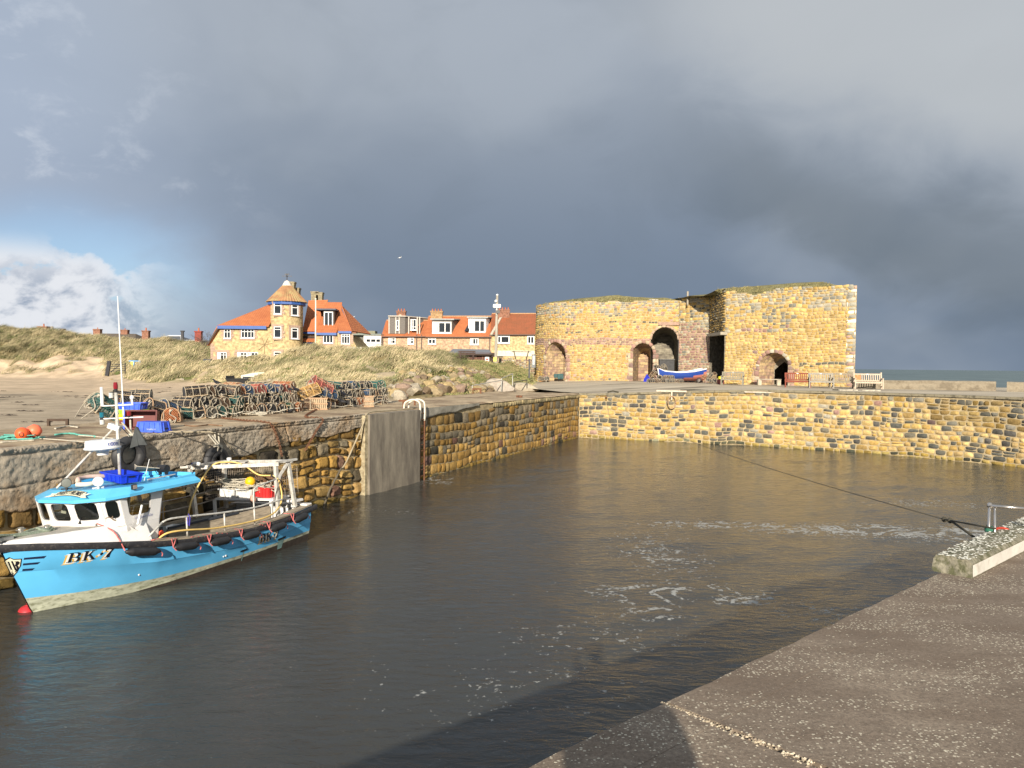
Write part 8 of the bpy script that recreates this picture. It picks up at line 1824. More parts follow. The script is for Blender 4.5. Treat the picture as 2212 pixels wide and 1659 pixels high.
# loose pots
g='loose lobster pots'
p=WZ(222, 908, QZ); pot(1, (p.x, p.y, QZ+.18), (.5, .45, 1.25), 'teal-netted lobster pot tipped on its corner at the far left of the pots', g, 1.35)
p=WZ(262, 870, QZ+.35); pot(3, (p.x+.3, p.y-.2, QZ+.12), (.1, .45, .9), 'orange-netted lobster pot half hidden under the tipped teal one', g, 1.15)
p=WZ(250, 868, QZ+.5); pot(0, (p.x, 22.6, QZ+.40), (0, .1, .4), 'dark-netted lobster pot behind the mast with a pale end hoop', g, 1.1)
p=W2(296, 868, 22.8); pot(4, (p.x, p.y, QZ+.44), (0, 0, .25), 'grey-netted lobster pot standing above the blue and yellow-green crates', g, 1.1)
p=W2(282, 890, 23.0); pot(2, (p.x, p.y, QZ+.02), (0, 0, .3), 'brown-netted lobster pot low behind the stacked crates', g, 1.1)
p=W2(340, 895, 21.6); pot(8, (p.x, p.y, QZ+.16), (.5, .3, 1.0), 'dark-netted lobster pot with crossed pale cords, tipped beside the crates', g, 1.15)
p=W2(372, 893, 21.9); pot(7, (p.x, p.y, QZ+.14), (-.5, .35, 1.2), 'blue-netted lobster pot leaning against the left end of the long stack', g, 1.1)
p=WZ(372, 912, QZ); pot(3, (p.x, p.y, QZ+.02), (0, .1, 1.9), 'orange-netted lobster pot on the quay in front of the leaning blue one', g, 1.0)
p=W2(668, 868, 27.6); pot(9, (p.x, p.y, QZ+.50), (.1, -.35, .6), 'yellow-netted lobster pot tilted in the gap between the two stacks', g, 1.05)
p=W2(690, 856, 28.0); pot(6, (p.x, p.y, QZ+.70), (-.2, .5, .7), 'red-netted lobster pot tipped up on top of the pots between the stacks', g, 1.1)
p=W2(705, 870, 28.2); pot(7, (p.x, p.y, QZ+.42), (.2, .2, 1.2), 'blue-netted lobster pot under the tipped red one', g, 1.0)
p=W2(668, 880, 27.4); pot(2, (p.x, p.y, QZ+.02), (0, 0, .4), 'brown-netted lobster pot on the quay under the yellow one', g, 1.05)
p=W2(700, 880, 28.3); pot(0, (p.x, p.y, QZ+.02), (0, 0, 1.0), 'dark-netted lobster pot on the quay behind the slatted one', g, 1.0)
# pots turned on their backs, slats to the dock
def slat_pot(u, v, w, label, rz):
 p=WZ(u, v, QZ); r=thing('lobster_pot', label, 'lobster pot', (p.x, p.y, QZ+.01), rz, 'lobster pots showing their slatted bases'); m=MB()
 for i in range(9):m.box((-w/2+w*(i+.5)/9, -.02, .22), (w/9*.62, .02, .42))
 m.build('slats', SLATW, r); m=MB()
 for zz in (.03, .22, .41):m.box((0, -.035, zz), (w+.04, .025, .05))
 for x in (-w/2, w/2):m.tube([(x, 0, .0)]+[(x, .36*math.sin(math.pi*i/8), .22-.22*math.cos(math.pi*i/8)) for i in range(9)], .015, 5)
 m.build('frame', WRAP['tan'], r); m=MB()
 for i in range(9):
  for x in (-w/2, w/2):zz=.22-.20*math.cos(math.pi*(i+.5)/9); m.tube([(x, 0, zz), (x, .34*math.sin(math.pi*(i+.5)/9), zz)], .005, 3, False)
 m.build('netting', MATS['net_brown'], r)
slat_pot(688, 886, .66, 'wooden-slatted lobster pot on its side showing its pale base, below the crows', -.12); slat_pot(797, 880, .34, 'narrow slatted pot base leaning at the right-hand stack', .25)
coil('rope_heap', 'tangle of pale rope along the foot of the long stack', *WP((a0+a1)/2, -2.25, QZ+.02), .5, .3, .06, ROPEW, 10, .012, 41, world=True)
def quay_rope(pts, rad, mtl, label, wob=.05, seed=0, name='rope', z=None):
 q=random.Random(seed); P=spline(pts, 6); m=MB(); m.tube([Vector((a.x+q.uniform(-wob, wob), a.y+q.uniform(-wob, wob), a.z)) for a in P], rad, 6); return tag(m.build(name, mtl, smooth=True), label, name.replace('_', ' '), kind='thing')
for k, (s0, s1) in enumerate(((a0, a0+2.6), (a0+2.4, a1-.4), (a2, a3-.3))):
 n=14; q=random.Random(50+k); quay_rope([WP(s0+(s1-s0)*i/n, -2.28-(.3 if k==2 else 0)+q.uniform(-.10, .10), QZ+.03+q.uniform(0, .14)) for i in range(n+1)], .016, ROPEW, ('pale rope snaking along the foot of the left half of the long stack', 'pale rope snaking along the foot of the right half of the long stack', 'pale rope snaking along the foot of the right-hand stack')[k], .02, k)
# crates on the quay
LIME=mat('lime_plastic', (.36, .60, .06), .42, .1, 5); YELL=mat('lemon_plastic', (.85, .72, .02), .42, .1, 5); BL2=mat('blue_plastic_light', (.05, .12, .72), .4, .12, 5, dirt=((.10, .20, .62), .5, .75, 4)); MAR=mat('maroon_plastic', (.14, .022, .018), .5, .2, 5)
p=WZ(324, 934, QZ); r=thing('fish_crate', 'upturned bright blue plastic crate nearest the quay edge', 'crate', (p.x, p.y+.18, QZ+.005), -.12); crate(r, .66, .40, .24, BL2, upside=True)
ml=lettering('E.R. TRAWLERS', mat('white_print', (.55, .6, .8), .6), 'crate_print', r, lambda a, b:(.06+a*.22*-1+.12, -.215, .085-b*.03), 0)
p=WZ(292, 930, QZ); r=thing('fish_crate', 'blue and maroon crate lying on its side with its dark mouth to the dock', 'crate', (p.x+.05, p.y+.42, QZ+.245), .10); r.rotation_euler=(math.radians(88), 0, .10); crate(r, .74, .44, .34, MAR)
m=MB(); m.box((-.385, 0, .17), (.02, .46, .34)); m.box((-.375, 0, .345), (.04, .47, .02)); m.build('blue_side', BL2, r)
q0=W2(288, 905, 20.6)
for k, (mt, h, lab) in enumerate(((YELL, .17, 'lemon yellow crate under the lime green one behind the mast'), (LIME, .15, 'lime green crate between the yellow crate and the blue lid crate'), (BL2, .20, 'blue crate on top of the lime and yellow crates behind the mast'))):
 r=thing('fish_crate', lab, 'crate', (q0.x, 20.6, QZ+.10+sum((.15, .13, .17)[:k])), -.05, 'bright crates stacked behind the mast'); crate(r, .62, .42, h-.02, mt)
m=MB(); m.box((q0.x, 20.62, QZ+.05), (.58, .38, .10), bev=.02); tag(m.build('crate_stand', MAR), 'low dark box under the stacked bright crates', 'box', kind='thing')
# orange buoys, staple, ropes on the quay
o=MB(); p=WZ(48, 950, QZ); o.M=T(p.x, p.y, QZ+.13)@RZ(.5)@RY(.1); o.lathe([(.02, -.17), (.09, -.15), (.125, -.09), (.135, -.02), (.115, .06), (.07, .09), (.02, .10)], 18, axis='y'); b_=tag(o.build('orange_buoy', mat('buoy_orange', (.85, .12, .03), .45, .12, 5), smooth=True), 'orange marked buoy lying on the quay, the nearer of the touching pair', 'buoy', kind='thing')
q2=MB(); q2.M=o.M@T(.0, -.165, -.01)@RX(math.pi/2); n=14
q2.add([(.045*math.cos(2*math.pi*k/n), .05*math.sin(2*math.pi*k/n), .004) for k in range(n)]+[(.030*math.cos(2*math.pi*k/n), .035*math.sin(2*math.pi*k/n), .004) for k in range(n)], [(k, (k+1)%n, n+(k+1)%n, n+k) for k in range(n)]); q2.build('inked_ring', INK, b_)
o=MB(); o.M=T(p.x+.12, p.y+.20, QZ+.17); o.lathe([(.02, -.15), (.09, -.12), (.145, 0), (.12, .09), (.05, .15)], 18, axis='x'); tag(o.build('orange_buoy', mat('buoy_coral', (.85, .17, .08), .45, .1, 5), smooth=True), 'coral-orange buoy behind the marked one on the quay', 'buoy', kind='thing')
p0, p1=WZ(0, 948, QZ), WZ(40, 951, QZ); coil('rope_heap', 'turquoise rope heap at the left edge beside the orange buoys', (p0.x+p1.x)/2, p0.y, QZ+.01, .8, .5, .05, mat('turquoise_rope', (.12, .42, .34), .8, .3, 30), 16, .014, 61, world=True)
TQ=MATS['turquoise_rope']
quay_rope([WZ(u, v, QZ)+Vector((0, 0, .02)) for u, v in ((120, 941), (150, 938), (175, 942), (205, 945))], .022, TQ, 'knotted turquoise rope end on the quay below the pots', .03, 3)
quay_rope([WZ(u, v, QZ)+Vector((0, 0, .02)) for u, v in ((170, 943), (205, 945), (245, 949))], .014, ROPEW, 'pale rope tail running from the turquoise knot', .01, 3)
quay_rope([WZ(u, v, QZ)+Vector((0, 0, .015)) for u, v in ((70, 948), (120, 951), (180, 955), (240, 950))], .012, ROPEW, 'thin pale rope trailing along the quay from the buoys', .01, 4)
quay_rope([WZ(u, v, QZ)+Vector((0, 0, .02)) for u, v in ((0, 958), (40, 955), (75, 953))], .02, ROPEW, 'pale frayed rope on the quay edge at the far left', .01, 5)
quay_rope([WZ(u, v, QZ)+Vector((0, 0, .02)) for u, v in ((118, 928), (135, 924), (150, 922), (168, 925))], .02, ROPEW, 'pale rope wound under the iron staple', .04, 6)
quay_rope([WZ(u, v, QZ)+Vector((0, 0, .02)) for u, v in ((400, 920), (425, 922), (450, 919), (480, 921))], .02, mat('brown_rope', (.20, .12, .07), .9), 'brown rope end in front of the long stack', .03, 7)
quay_rope([WZ(u, v, QZ)+Vector((0, 0, .02)) for u, v in ((365, 934), (400, 935), (440, 935), (462, 937))]+[WP(wall_s(478), .14, -2.0), WP(wall_s(497), .16, -2.35)], .016, mat('buff_rope', (.36, .30, .20), .9), 'buff rope lying on the quay and hanging over to the second tyre', .005, 8)
st=thing('mooring_staple', 'low dark iron staple set in the quay near the orange buoys', 'mooring ring'); p=WZ(124, 921, QZ); m=MB(); m.bar((p.x-.22, p.y, QZ-.05), (p.x-.22, p.y, QZ+.16), .06); m.bar((p.x+.22, p.y+.05, QZ-.05), (p.x+.22, p.y+.05, QZ+.16), .06); m.bar((p.x-.25, p.y, QZ+.16), (p.x+.25, p.y+.05, QZ+.16), .06); m.build('staple', mat('rust_dark', (.07, .045, .03), .85, .3, 12), st)
RUST=mat('rusty_iron', (.16, .07, .035), .9, .35, 14)
def chain(pts, label, sz=.055):
 P=spline(pts, 10); m=MB(); d=0; k=0; nxt=0
 for a, b in zip(P, P[1:]):
  d+=(b-a).length
  if d<nxt: continue
  nxt+=sz*1.35; k+=1; t=(b-a).normalized(); M=T(*a)@t.to_track_quat('X', 'Z').to_matrix().to_4x4()@RX(math.pi/2*(k%2))
  m.M=M; n=8; m.tube([(sz*math.cos(2*math.pi*i/n), sz*.6*math.sin(2*math.pi*i/n), 0) for i in range(n+1)], sz*.22, 4, False); m.M=Matrix.Identity(4)
 return tag(m.build('chain', RUST), label, 'chain', kind='thing')
def fine(pts, k=6): return spline(pts, k)
s1_=wall_s(578); chain(fine([WZ(480, 905, QZ)+Vector((0, 0, .02)), WZ(530, 910, QZ)+Vector((0, 0, .02)), WP(s1_, -.25, QZ+.02), WP(s1_, .12, QZ-.05), WP(s1_+.25, .16, QZ-.5), WP(s1_+.4, .16, QZ-.95)], 10), 'rusty chain hanging down the wall in front of the long pot stack')
s2_=wall_s(690); chain(fine([WZ(692, 882, QZ)+Vector((0, 0, .02)), WP(s2_+.1, -.6, QZ+.02), WP(s2_, .11, QZ-.04), WP(s2_-.35, .16, QZ-.35), WP(s2_-.9, .17, QZ-.9)], 10), 'rusty chain hanging down the wall from the slatted pot')
s3_=wall_s(783); rp_=[WP(wall_s(893)-.05, .1, QZ+.03), WP(s3_+1.2, .1, QZ+.04), WP(s3_+.1, .15, QZ+.02), WP(s3_-.3, .22, QZ-.35), WP(s3_-1.2, .22, QZ-1.45), WP(s3_-1.5, .22, QZ-1.65)]
quay_rope(rp_, .028, mat('buff_rope', (.36, .30, .20)), 'thick buff rope tied to the ladder, running over the pier and down the wall', .0, 0)
quay_rope([WP(s3_-1.5, .24, QZ-1.62), WP(s3_-2.1, .26, QZ-2.2), WP(s3_-2.5, .28, QZ-2.75)], .034, mat('wet_rope', (.11, .09, .06), .8), 'wet dark end of the thick rope lying against the stones', .01, 0)
# tyre fenders hung on the wall
def tyre(u, v, label, k=1.0, squash=False):
 s=wall_s(u, .22); y=WP(s, .22).y; z=W2(u, v, y).z; t=thing('tyre_fender', label, 'tyre', WP(s, .17, z), math.atan2(WN[1], WN[0]), 'old tyres hung on the dock wall')
 m=MB(); R_, r_=.33*k, .105*k; nu, nv=28, 12
 def f(a, b):
  A, B=2*math.pi*a, 2*math.pi*b; rr=R_+r_*1.15*math.cos(B)*(1 if math.cos(B)<0 else 1.0); x=r_*1.15*math.sin(B); return (x, rr*math.cos(A)*(.86 if squash else 1), rr*math.sin(A))
 m.grid(f, nu, nv); m.build('tread', mat('tyre_rubber', (.030, .030, .032), .6, .35, 8), t, smooth=True)
 m=MB(); m.tube([(-.03, -.04, R_-.05), (.05, 0, R_+.12), (-.08, .10, R_+.45)], .02, 6); m.tube([(.1, 0, R_), (.12, .02, R_+.10), (-.05, -.15, R_+.42)], .018, 6); m.tube([(.02, -.05, R_+.12), (.10, .03, R_+.15), (.05, .08, R_+.10)], .035, 6); m.build('hanging_rope', ROPEW, t)
tyre(282, 983, 'grey old tyre hung on the wall behind the boat mast', .95); tyre(466, 1000, 'black doubled tyre hung on the wall between the wheelhouse and the gallows', .92, True); tyre(474, 1003, 'black tyre tucked behind the doubled one on the wall', .95, True)
# ladder on the pier
L_=thing('dock_ladder', 'rusty iron ladder on the dock wall with curved white grab rails', 'ladder'); sl=wall_s(893)+.26
for dd, nm in ((-.17, 'rail'), (.17, 'rail')):
 m=MB(); m.tube([WP(sl+dd, .24, -4.9), WP(sl+dd, .24, QZ-.15)], .03, 8); m.build('side_rail', RUST, L_)
 m=MB(); m.tube(fine([WP(sl+dd, .24, QZ-.45), WP(sl+dd, .24, QZ+.10), WP(sl+dd, .16, QZ+.28), WP(sl+dd, -.10, QZ+.34), WP(sl+dd, -.40, QZ+.22), WP(sl+dd, -.46, QZ+.0)], 5), .034, 8); m.build('grab_rail', mat('grab_white', (.72, .66, .54), .6, .2, 8), L_, smooth=True)
for i in range(12):m=MB(); z=-4.4+i*.235; m.tube([WP(sl-.17, .24, z), WP(sl+.17, .24, z)], .016, 6); m.build('rung', RUST, L_)
m=MB(); m.bar(WP(sl-.45, .0, -4.9), WP(sl-.45, .0, QZ-.1), .14, .14); m.build('backing_timber', mat('black_weed', (.02, .02, .015), .8), L_)
bl=thing('bollard_frame', 'rusty square mooring frame on the quay behind the ladder', 'mooring frame'); p=WZ(872, 881, QZ); p2=WZ(896, 876, QZ); m=MB(); m.bar((p.x, p.y, QZ-.1), (p.x, p.y, QZ+.27), .09); m.bar((p2.x, p2.y, QZ-.1), (p2.x, p2.y, QZ+.25), .07); m.bar((p.x-.2, p.y, QZ+.27), (p.x+.32, p.y+.1, QZ+.27), .12, .07); m.build('iron_frame', RUST, bl)
sb=thing('mooring_staple', 'small rusty staple on the quay below the boulders', 'mooring ring'); p=WZ(1030, 849, QZ+.03); m=MB(); m.bar((p.x-.22, p.y, QZ-.05), (p.x-.22, p.y, QZ+.26), .09); m.bar((p.x+.22, p.y+.05, QZ-.05), (p.x+.22, p.y+.05, QZ+.26), .09); m.bar((p.x-.27, p.y, QZ+.27), (p.x+.27, p.y+.05, QZ+.27), .09); m.build('staple', RUST, sb)
m=MB(); p=WZ(1124, 857, QZ+.05)
for k in range(7):m.box((p.x+rnd.uniform(-.15, .15), p.y+rnd.uniform(-.1, .1), QZ+.07), (.16, .10, .10), rnd.uniform(0, 3))
tag(m.build('debris_lump', RUST), 'small rusty lump lying alone on the quay', 'debris', kind='thing')
# rope across the dock from the far wall to the near ladder rail
pA=Vector((0, 0, 0)); a=(1310-1106)/F;
def far_at(u):
 a=(u-1106)/F; best= None
 for (x0, y0), (x1, y1) in zip(FAR, FAR[1:]):
  den=(x1-x0)-a*(y1-y0)
  if abs(den)>1e-9:
   t=(a*y0-x0)/den
   if 0<=t<=1:best=(x0+(x1-x0)*t, y0+(y1-y0)*t)
 return best
fa=far_at(1311); A=Vector((fa[0]-.05, fa[1]-.12, W2(1311, 858, fa[1]).z)); ls=1.42; B=EP(ls+.0, -.05, -1.47); K=W2(2040, 1122, 8.4)
B=W2(2150, 1142, EP(1.06+4.45, 0).y)
RP=mat('dark_line', (.05, .045, .03), .8); m=MB()
pts=[A.lerp(K, i/30)-Vector((0, 0, .42*4*(i/30)*(1-i/30))) for i in range(31)]
m.tube(pts, .005, 5); m.tube([K, K.lerp(B, .3), B], .009, 6); m.tube([K.lerp(B, .15), WZ(2104, 1160, -1.62)], .012, 6)
for f in (0, .14):c=K.lerp(B, f); m.lathe([(.01, -.03), (.028, -.015), (.03, .01), (.01, .03)], 8, tuple(c))
tag(m.build('mooring_line', RP, smooth=True), 'long thin mooring line sagging across the dock to the near rail', 'rope', kind='thing')
m=MB(); m.lathe([(.05, -.05), (.07, 0), (.05, .05)], 8, tuple(A), 'y'); tag(m.build('mooring_ring', RUST), 'iron ring near the top of the far wall where the long line ends', 'mooring ring', kind='thing')
c=thing('ring_rope', 'dark knotted ring on the yard edge above the far wall corner', 'rope'); fa=far_at(1325); m=MB(); m.tube([(fa[0]-.3, fa[1]+.3, yard_z(*fa)+.05), (fa[0], fa[1]+.2, yard_z(*fa)+.12), (fa[0]+.35, fa[1]+.25, yard_z(*fa)+.05)], .05, 6); m.tube([(fa[0]+.3, fa[1]+.2, yard_z(*fa)+.04), (fa[0]+.6, fa[1]-.15, yard_z(*fa)-.1), (fa[0]+1.0, fa[1]-.35, yard_z(*fa)-1.0)], .02, 5); m.build('rope', RP, c)
# life line on the far wall
lf=thing('rope_rack', 'pale T-shaped rack with a coil of rope hung on the far dock wall', 'rope rack'); fa=far_at(1450); z=float(yard_z(*fa)); m=MB(); m.box((fa[0], fa[1]-.12, z+.03), (1.75, .10, .10), math.radians(-25)); m.box((fa[0], fa[1]-.16, z-.25), (.07, .08, .5)); m.build('rack', mat('pale_rack', (.62, .52, .40), .8), lf)
m=MB()
for k in range(7):m.tube([(fa[0]+.22*math.cos(t*.5+k)*(1+.1*k/7), fa[1]-.22-.01*k, z-.62+.36*math.sin(t*.5+k)) for t in range(14)], .022, 5)
m.build('coil', WRAP['tan'], lf)
m=MB(); fb=far_at(1640); m.box((fb[0], fb[1]-.08, float(yard_z(*fb))-.14), (1.6, .05, .06), math.radians(-22)); tag(m.build('batten', mat('pale_rack', (.62, .52, .40))), 'loose pale batten lying along the top of the far wall', 'plank', kind='thing')
fb=far_at(1492); m=MB(); m.tube([(fb[0]-.5, fb[1]+.35, float(yard_z(*fb))+.03), (fb[0]+.3, fb[1]+.5, float(yard_z(*fb))+.05), (fb[0]+1.1, fb[1]+.3, float(yard_z(*fb))+.03)], .05, 5); tag(m.build('rope', RP), 'dark rope lying on the yard just right of the T-shaped rack', 'rope', kind='thing')
# ---- concrete kerb beam and steel ladder rail on the near quay
kb=thing('kerb_beam', 'lichen-spotted white-sided kerb beam on the near quay edge', 'kerb'); km=mat('kerb_concrete', (.24, .22, .16), .9, .4, 14, .9, 50, dirt=((.10, .10, .05), .44, .58, 16), bdist=.015)
p0=WZ(2017, 1234, -1.6); s0=float(np.dot(np.array([p0.x, p0.y])-E0, EV)); t0=-.055; w_=.285; h_=.135; r=random.Random(3); m=MB(); n=60; vs=[]; fs=[]
for i in range(n+1):
 s=s0+i*.05; jt= lambda a:r.uniform(-a, a)
 for t, z in ((t0+.02, .0), (t0, .02), (t0+.005, h_-.03), (t0+.03, h_), (t0+w_*.5, h_+.008), (t0+w_-.03, h_-.002), (t0+w_, h_-.03), (t0+w_+.004, .0)):vs.append(EP(s+(0 if i else (.02 if z>.1 else 0)), t+jt(.003), -1.6+z+jt(.003)))
for i in range(n):
 for k in range(8):fs.append((i*8+k, i*8+(k+1)%8, i*8+8+(k+1)%8, i*8+8+k))
fs+=[tuple(range(7, -1, -1)), tuple(n*8+k for k in range(8))]; m.add(vs, fs); m.build('beam', km, kb, smooth=True, angle=40)
m=MB(); vs=[];
for i in range(n+1):s=s0+i*.05; vs+=[EP(s+.01, t0+w_+.007, -1.592), EP(s+.01, t0+w_+.005, -1.6+h_-.035)]
m.add(vs, [(i*2, i*2+2, i*2+3, i*2+1) for i in range(n)]); m.build('white_side', mat('limewash', (.58, .55, .49), .85, .12, 5, .4, 30, dirt=((.42, .38, .32), .56, .72, 8)), kb)
fl=MB(); q=random.Random(5);
for k in range(620):
 s, t=s0+q.random()**1.1*2.6, t0+q.uniform(.02, w_-.01); sz=q.uniform(.004, .017); p=EP(s, t, -1.6+h_+.006-(.004 if t>w_*.6 else 0)); n6=6; a0=q.uniform(0, 6)
 fl.add([(p.x, p.y, p.z+.003)]+[(p.x+sz*q.uniform(.6, 1.2)*math.cos(a0+j), p.y+sz*q.uniform(.6, 1.2)*math.sin(a0+j), p.z) for j in (0, 1.05, 2.1, 3.15, 4.2, 5.25)], [(0, j+1, (j+1)%6+1) for j in range(6)])
fl=fl.build('lichen_spots', mat('lichen', (.70, .69, .60), .9, .15, 30), kb); fl['kind']='stuff'
lr=thing('ladder_rail', 'polished steel ladder handrail at the near quay edge with a green knot', 'handrail'); SS=mat('polished_steel', (.50, .47, .43), .25, .15, 12, metal=.9)
def rp(u, v): return None
b0=EP(5.55, -.10); x0, y0=b0.x, b0.y; y0=6.98; x0=(2144-1106)/F*y0; ztop=W2(2144, 1092, y0).z; dx, dy=.742, .670; dxn, dyn=.67, -.742
m=MB(); m.tube([(x0, y0, -1.9), (x0, y0, ztop)], .014, 8); m.tube([(x0+.05, y0-.03, -1.9), (x0+.035, y0-.02, ztop-.02)], .012, 8); x1, y1=x0+.42*1.0, y0-.10; m.tube([(x0-.02, y0, ztop), (x1, y1, ztop-.02)], .014, 8); m.tube([(x1, y1, -1.9), (x1, y1, ztop-.01)], .014, 8); m.tube([(x1+.04, y1, -1.9), (x1+.04, y1, ztop-.03)], .012, 8); m.build('rail', SS, lr, smooth=True)
m=MB(); m.lathe([(.015, 0), (.022, .008), (.018, .022), (.005, .028)], 10, (x0, y0, ztop)); m.build('cap', SS, lr)
m=MB(); zk=W2(2150, 1150, y0).z
for k in range(3):m.tube([(x0+.03*math.cos(t+k), y0+.03*math.sin(t+k), zk+.012*t/3+k*.015) for t in range(7)], .010, 5)
tag(m.build('green_knot', mat('green_cord', (.03, .14, .09), .8), smooth=True), 'green cord knotted round the near steel rail', 'rope', kind='thing')
m=MB(); m.tube(spline([(x0-.06, y0+.0, zk-.12), (x0-.01, y0, zk-.02), (x0+.06, y0, zk+.03), (x0+.16, y0+.05, zk+.03), (x0+.22, y0+.06, zk+.01)], 5), .012, 6); tag(m.build('red_cord', mat('red_cord', (.38, .04, .02), .8), smooth=True), 'red cord tied round the near steel rail', 'rope', kind='thing')
# ---- benches
def bench(u0, u1, v, wood, label, rz=None, name='park_bench', Ln=1.5, hgt=.92, z=None):
 a, b=WZ(u0, v, YZ), WZ(u1, v, YZ); c=(a+b)/2; w=Ln; r=thing(name, label, 'bench', (c.x, c.y+.25, YZ+.0), rz or 0.0, 'wooden memorial benches')
 m=MB()
 for i in range(5):m.box((0, -.22+i*.105, .43), (w-.14, .085, .028))
 m.box((0, -.26, .385), (w-.1, .035, .09)); m.build('seat', wood, r)
 m=MB(); n=12
 for i in range(n):x=-w/2+.12+(w-.24)*i/(n-1); m.bar((x, .25, .52), (x, .34, .86), .052, .022)
 m.bar((-w/2+.05, .35, .885), (w/2-.05, .35, .885), .05, .085); m.bar((-w/2+.05, .245, .50), (w/2-.05, .245, .50), .04, .06); m.build('backrest', wood, r)
 for s in (-1, 1):
  x=s*(w/2-.035); m=MB(); m.bar((x, -.27, 0), (x, -.27, .62), .07); m.build('leg', wood, r); m=MB(); m.bar((x, .20, 0), (x, .24, .45), .07); m.bar((x, .24, .45), (x, .36, hgt), .07, .06); m.build('leg', wood, r); m=MB(); m.box((x, -.02, .635), (.085, .62, .035)); m.bar((x, -.25, .16), (x, .20, .16), .035, .05); m.bar((x, -.25, .39), (x, .22, .39), .035, .06); m.build('armrest', wood, r)
 m=MB(); m.box((0, .315, .885), (.12, .01, .05)); m.build('plaque', mat('plaque', (.5, .5, .48), .4, metal=.5), r)
 return r
wd= lambda n, c, **k:mat(n, c, .8, .3, 6, .3, 30, stretch=(4, 4, 4), **k)
YB=66.4
r=bench(1284, 1317, 821.6, wd('pink_teak', (.38, .19, .13)), 'pinkish brown bench alone against the round kiln wall', Ln=1.42);
bench(1565, 1603, 832, wd('silver_oak', (.24, .22, .17)), 'weathered grey bench left of the arch in the square kiln', rz=-.42, Ln=1.5)
bench(1704, 1748, 837.5, wd('red_teak', (.22, .055, .030)), 'dark red bench, leftmost of the four in a row by the right kiln corner', rz=-.30, Ln=1.52)
bench(1756, 1798, 838.5, wd('pale_silver_oak', (.29, .27, .23)), 'silvery bench between the dark red bench and the greyer slatted one', rz=-.28, Ln=1.45)
bench(1801, 1841, 839, wd('greying_oak', (.25, .21, .15)), 'grey-brown bench next to the cream bench at the kiln corner', rz=-.28, Ln=1.42)
r=bench(1856, 1903, 840.5, wd('cream_oak', (.50, .41, .31)), 'cream bench with an orange end to its back, rightmost of the row', rz=-.26, Ln=1.6, hgt=1.0)
m=MB()
for i in range(4):x=-.68+i*.085; m.bar((x, .236, .53), (x, .325, .86), .075, .012)
m.build('orange_slats', mat('orange_wood', (.50, .22, .08), .8), r)
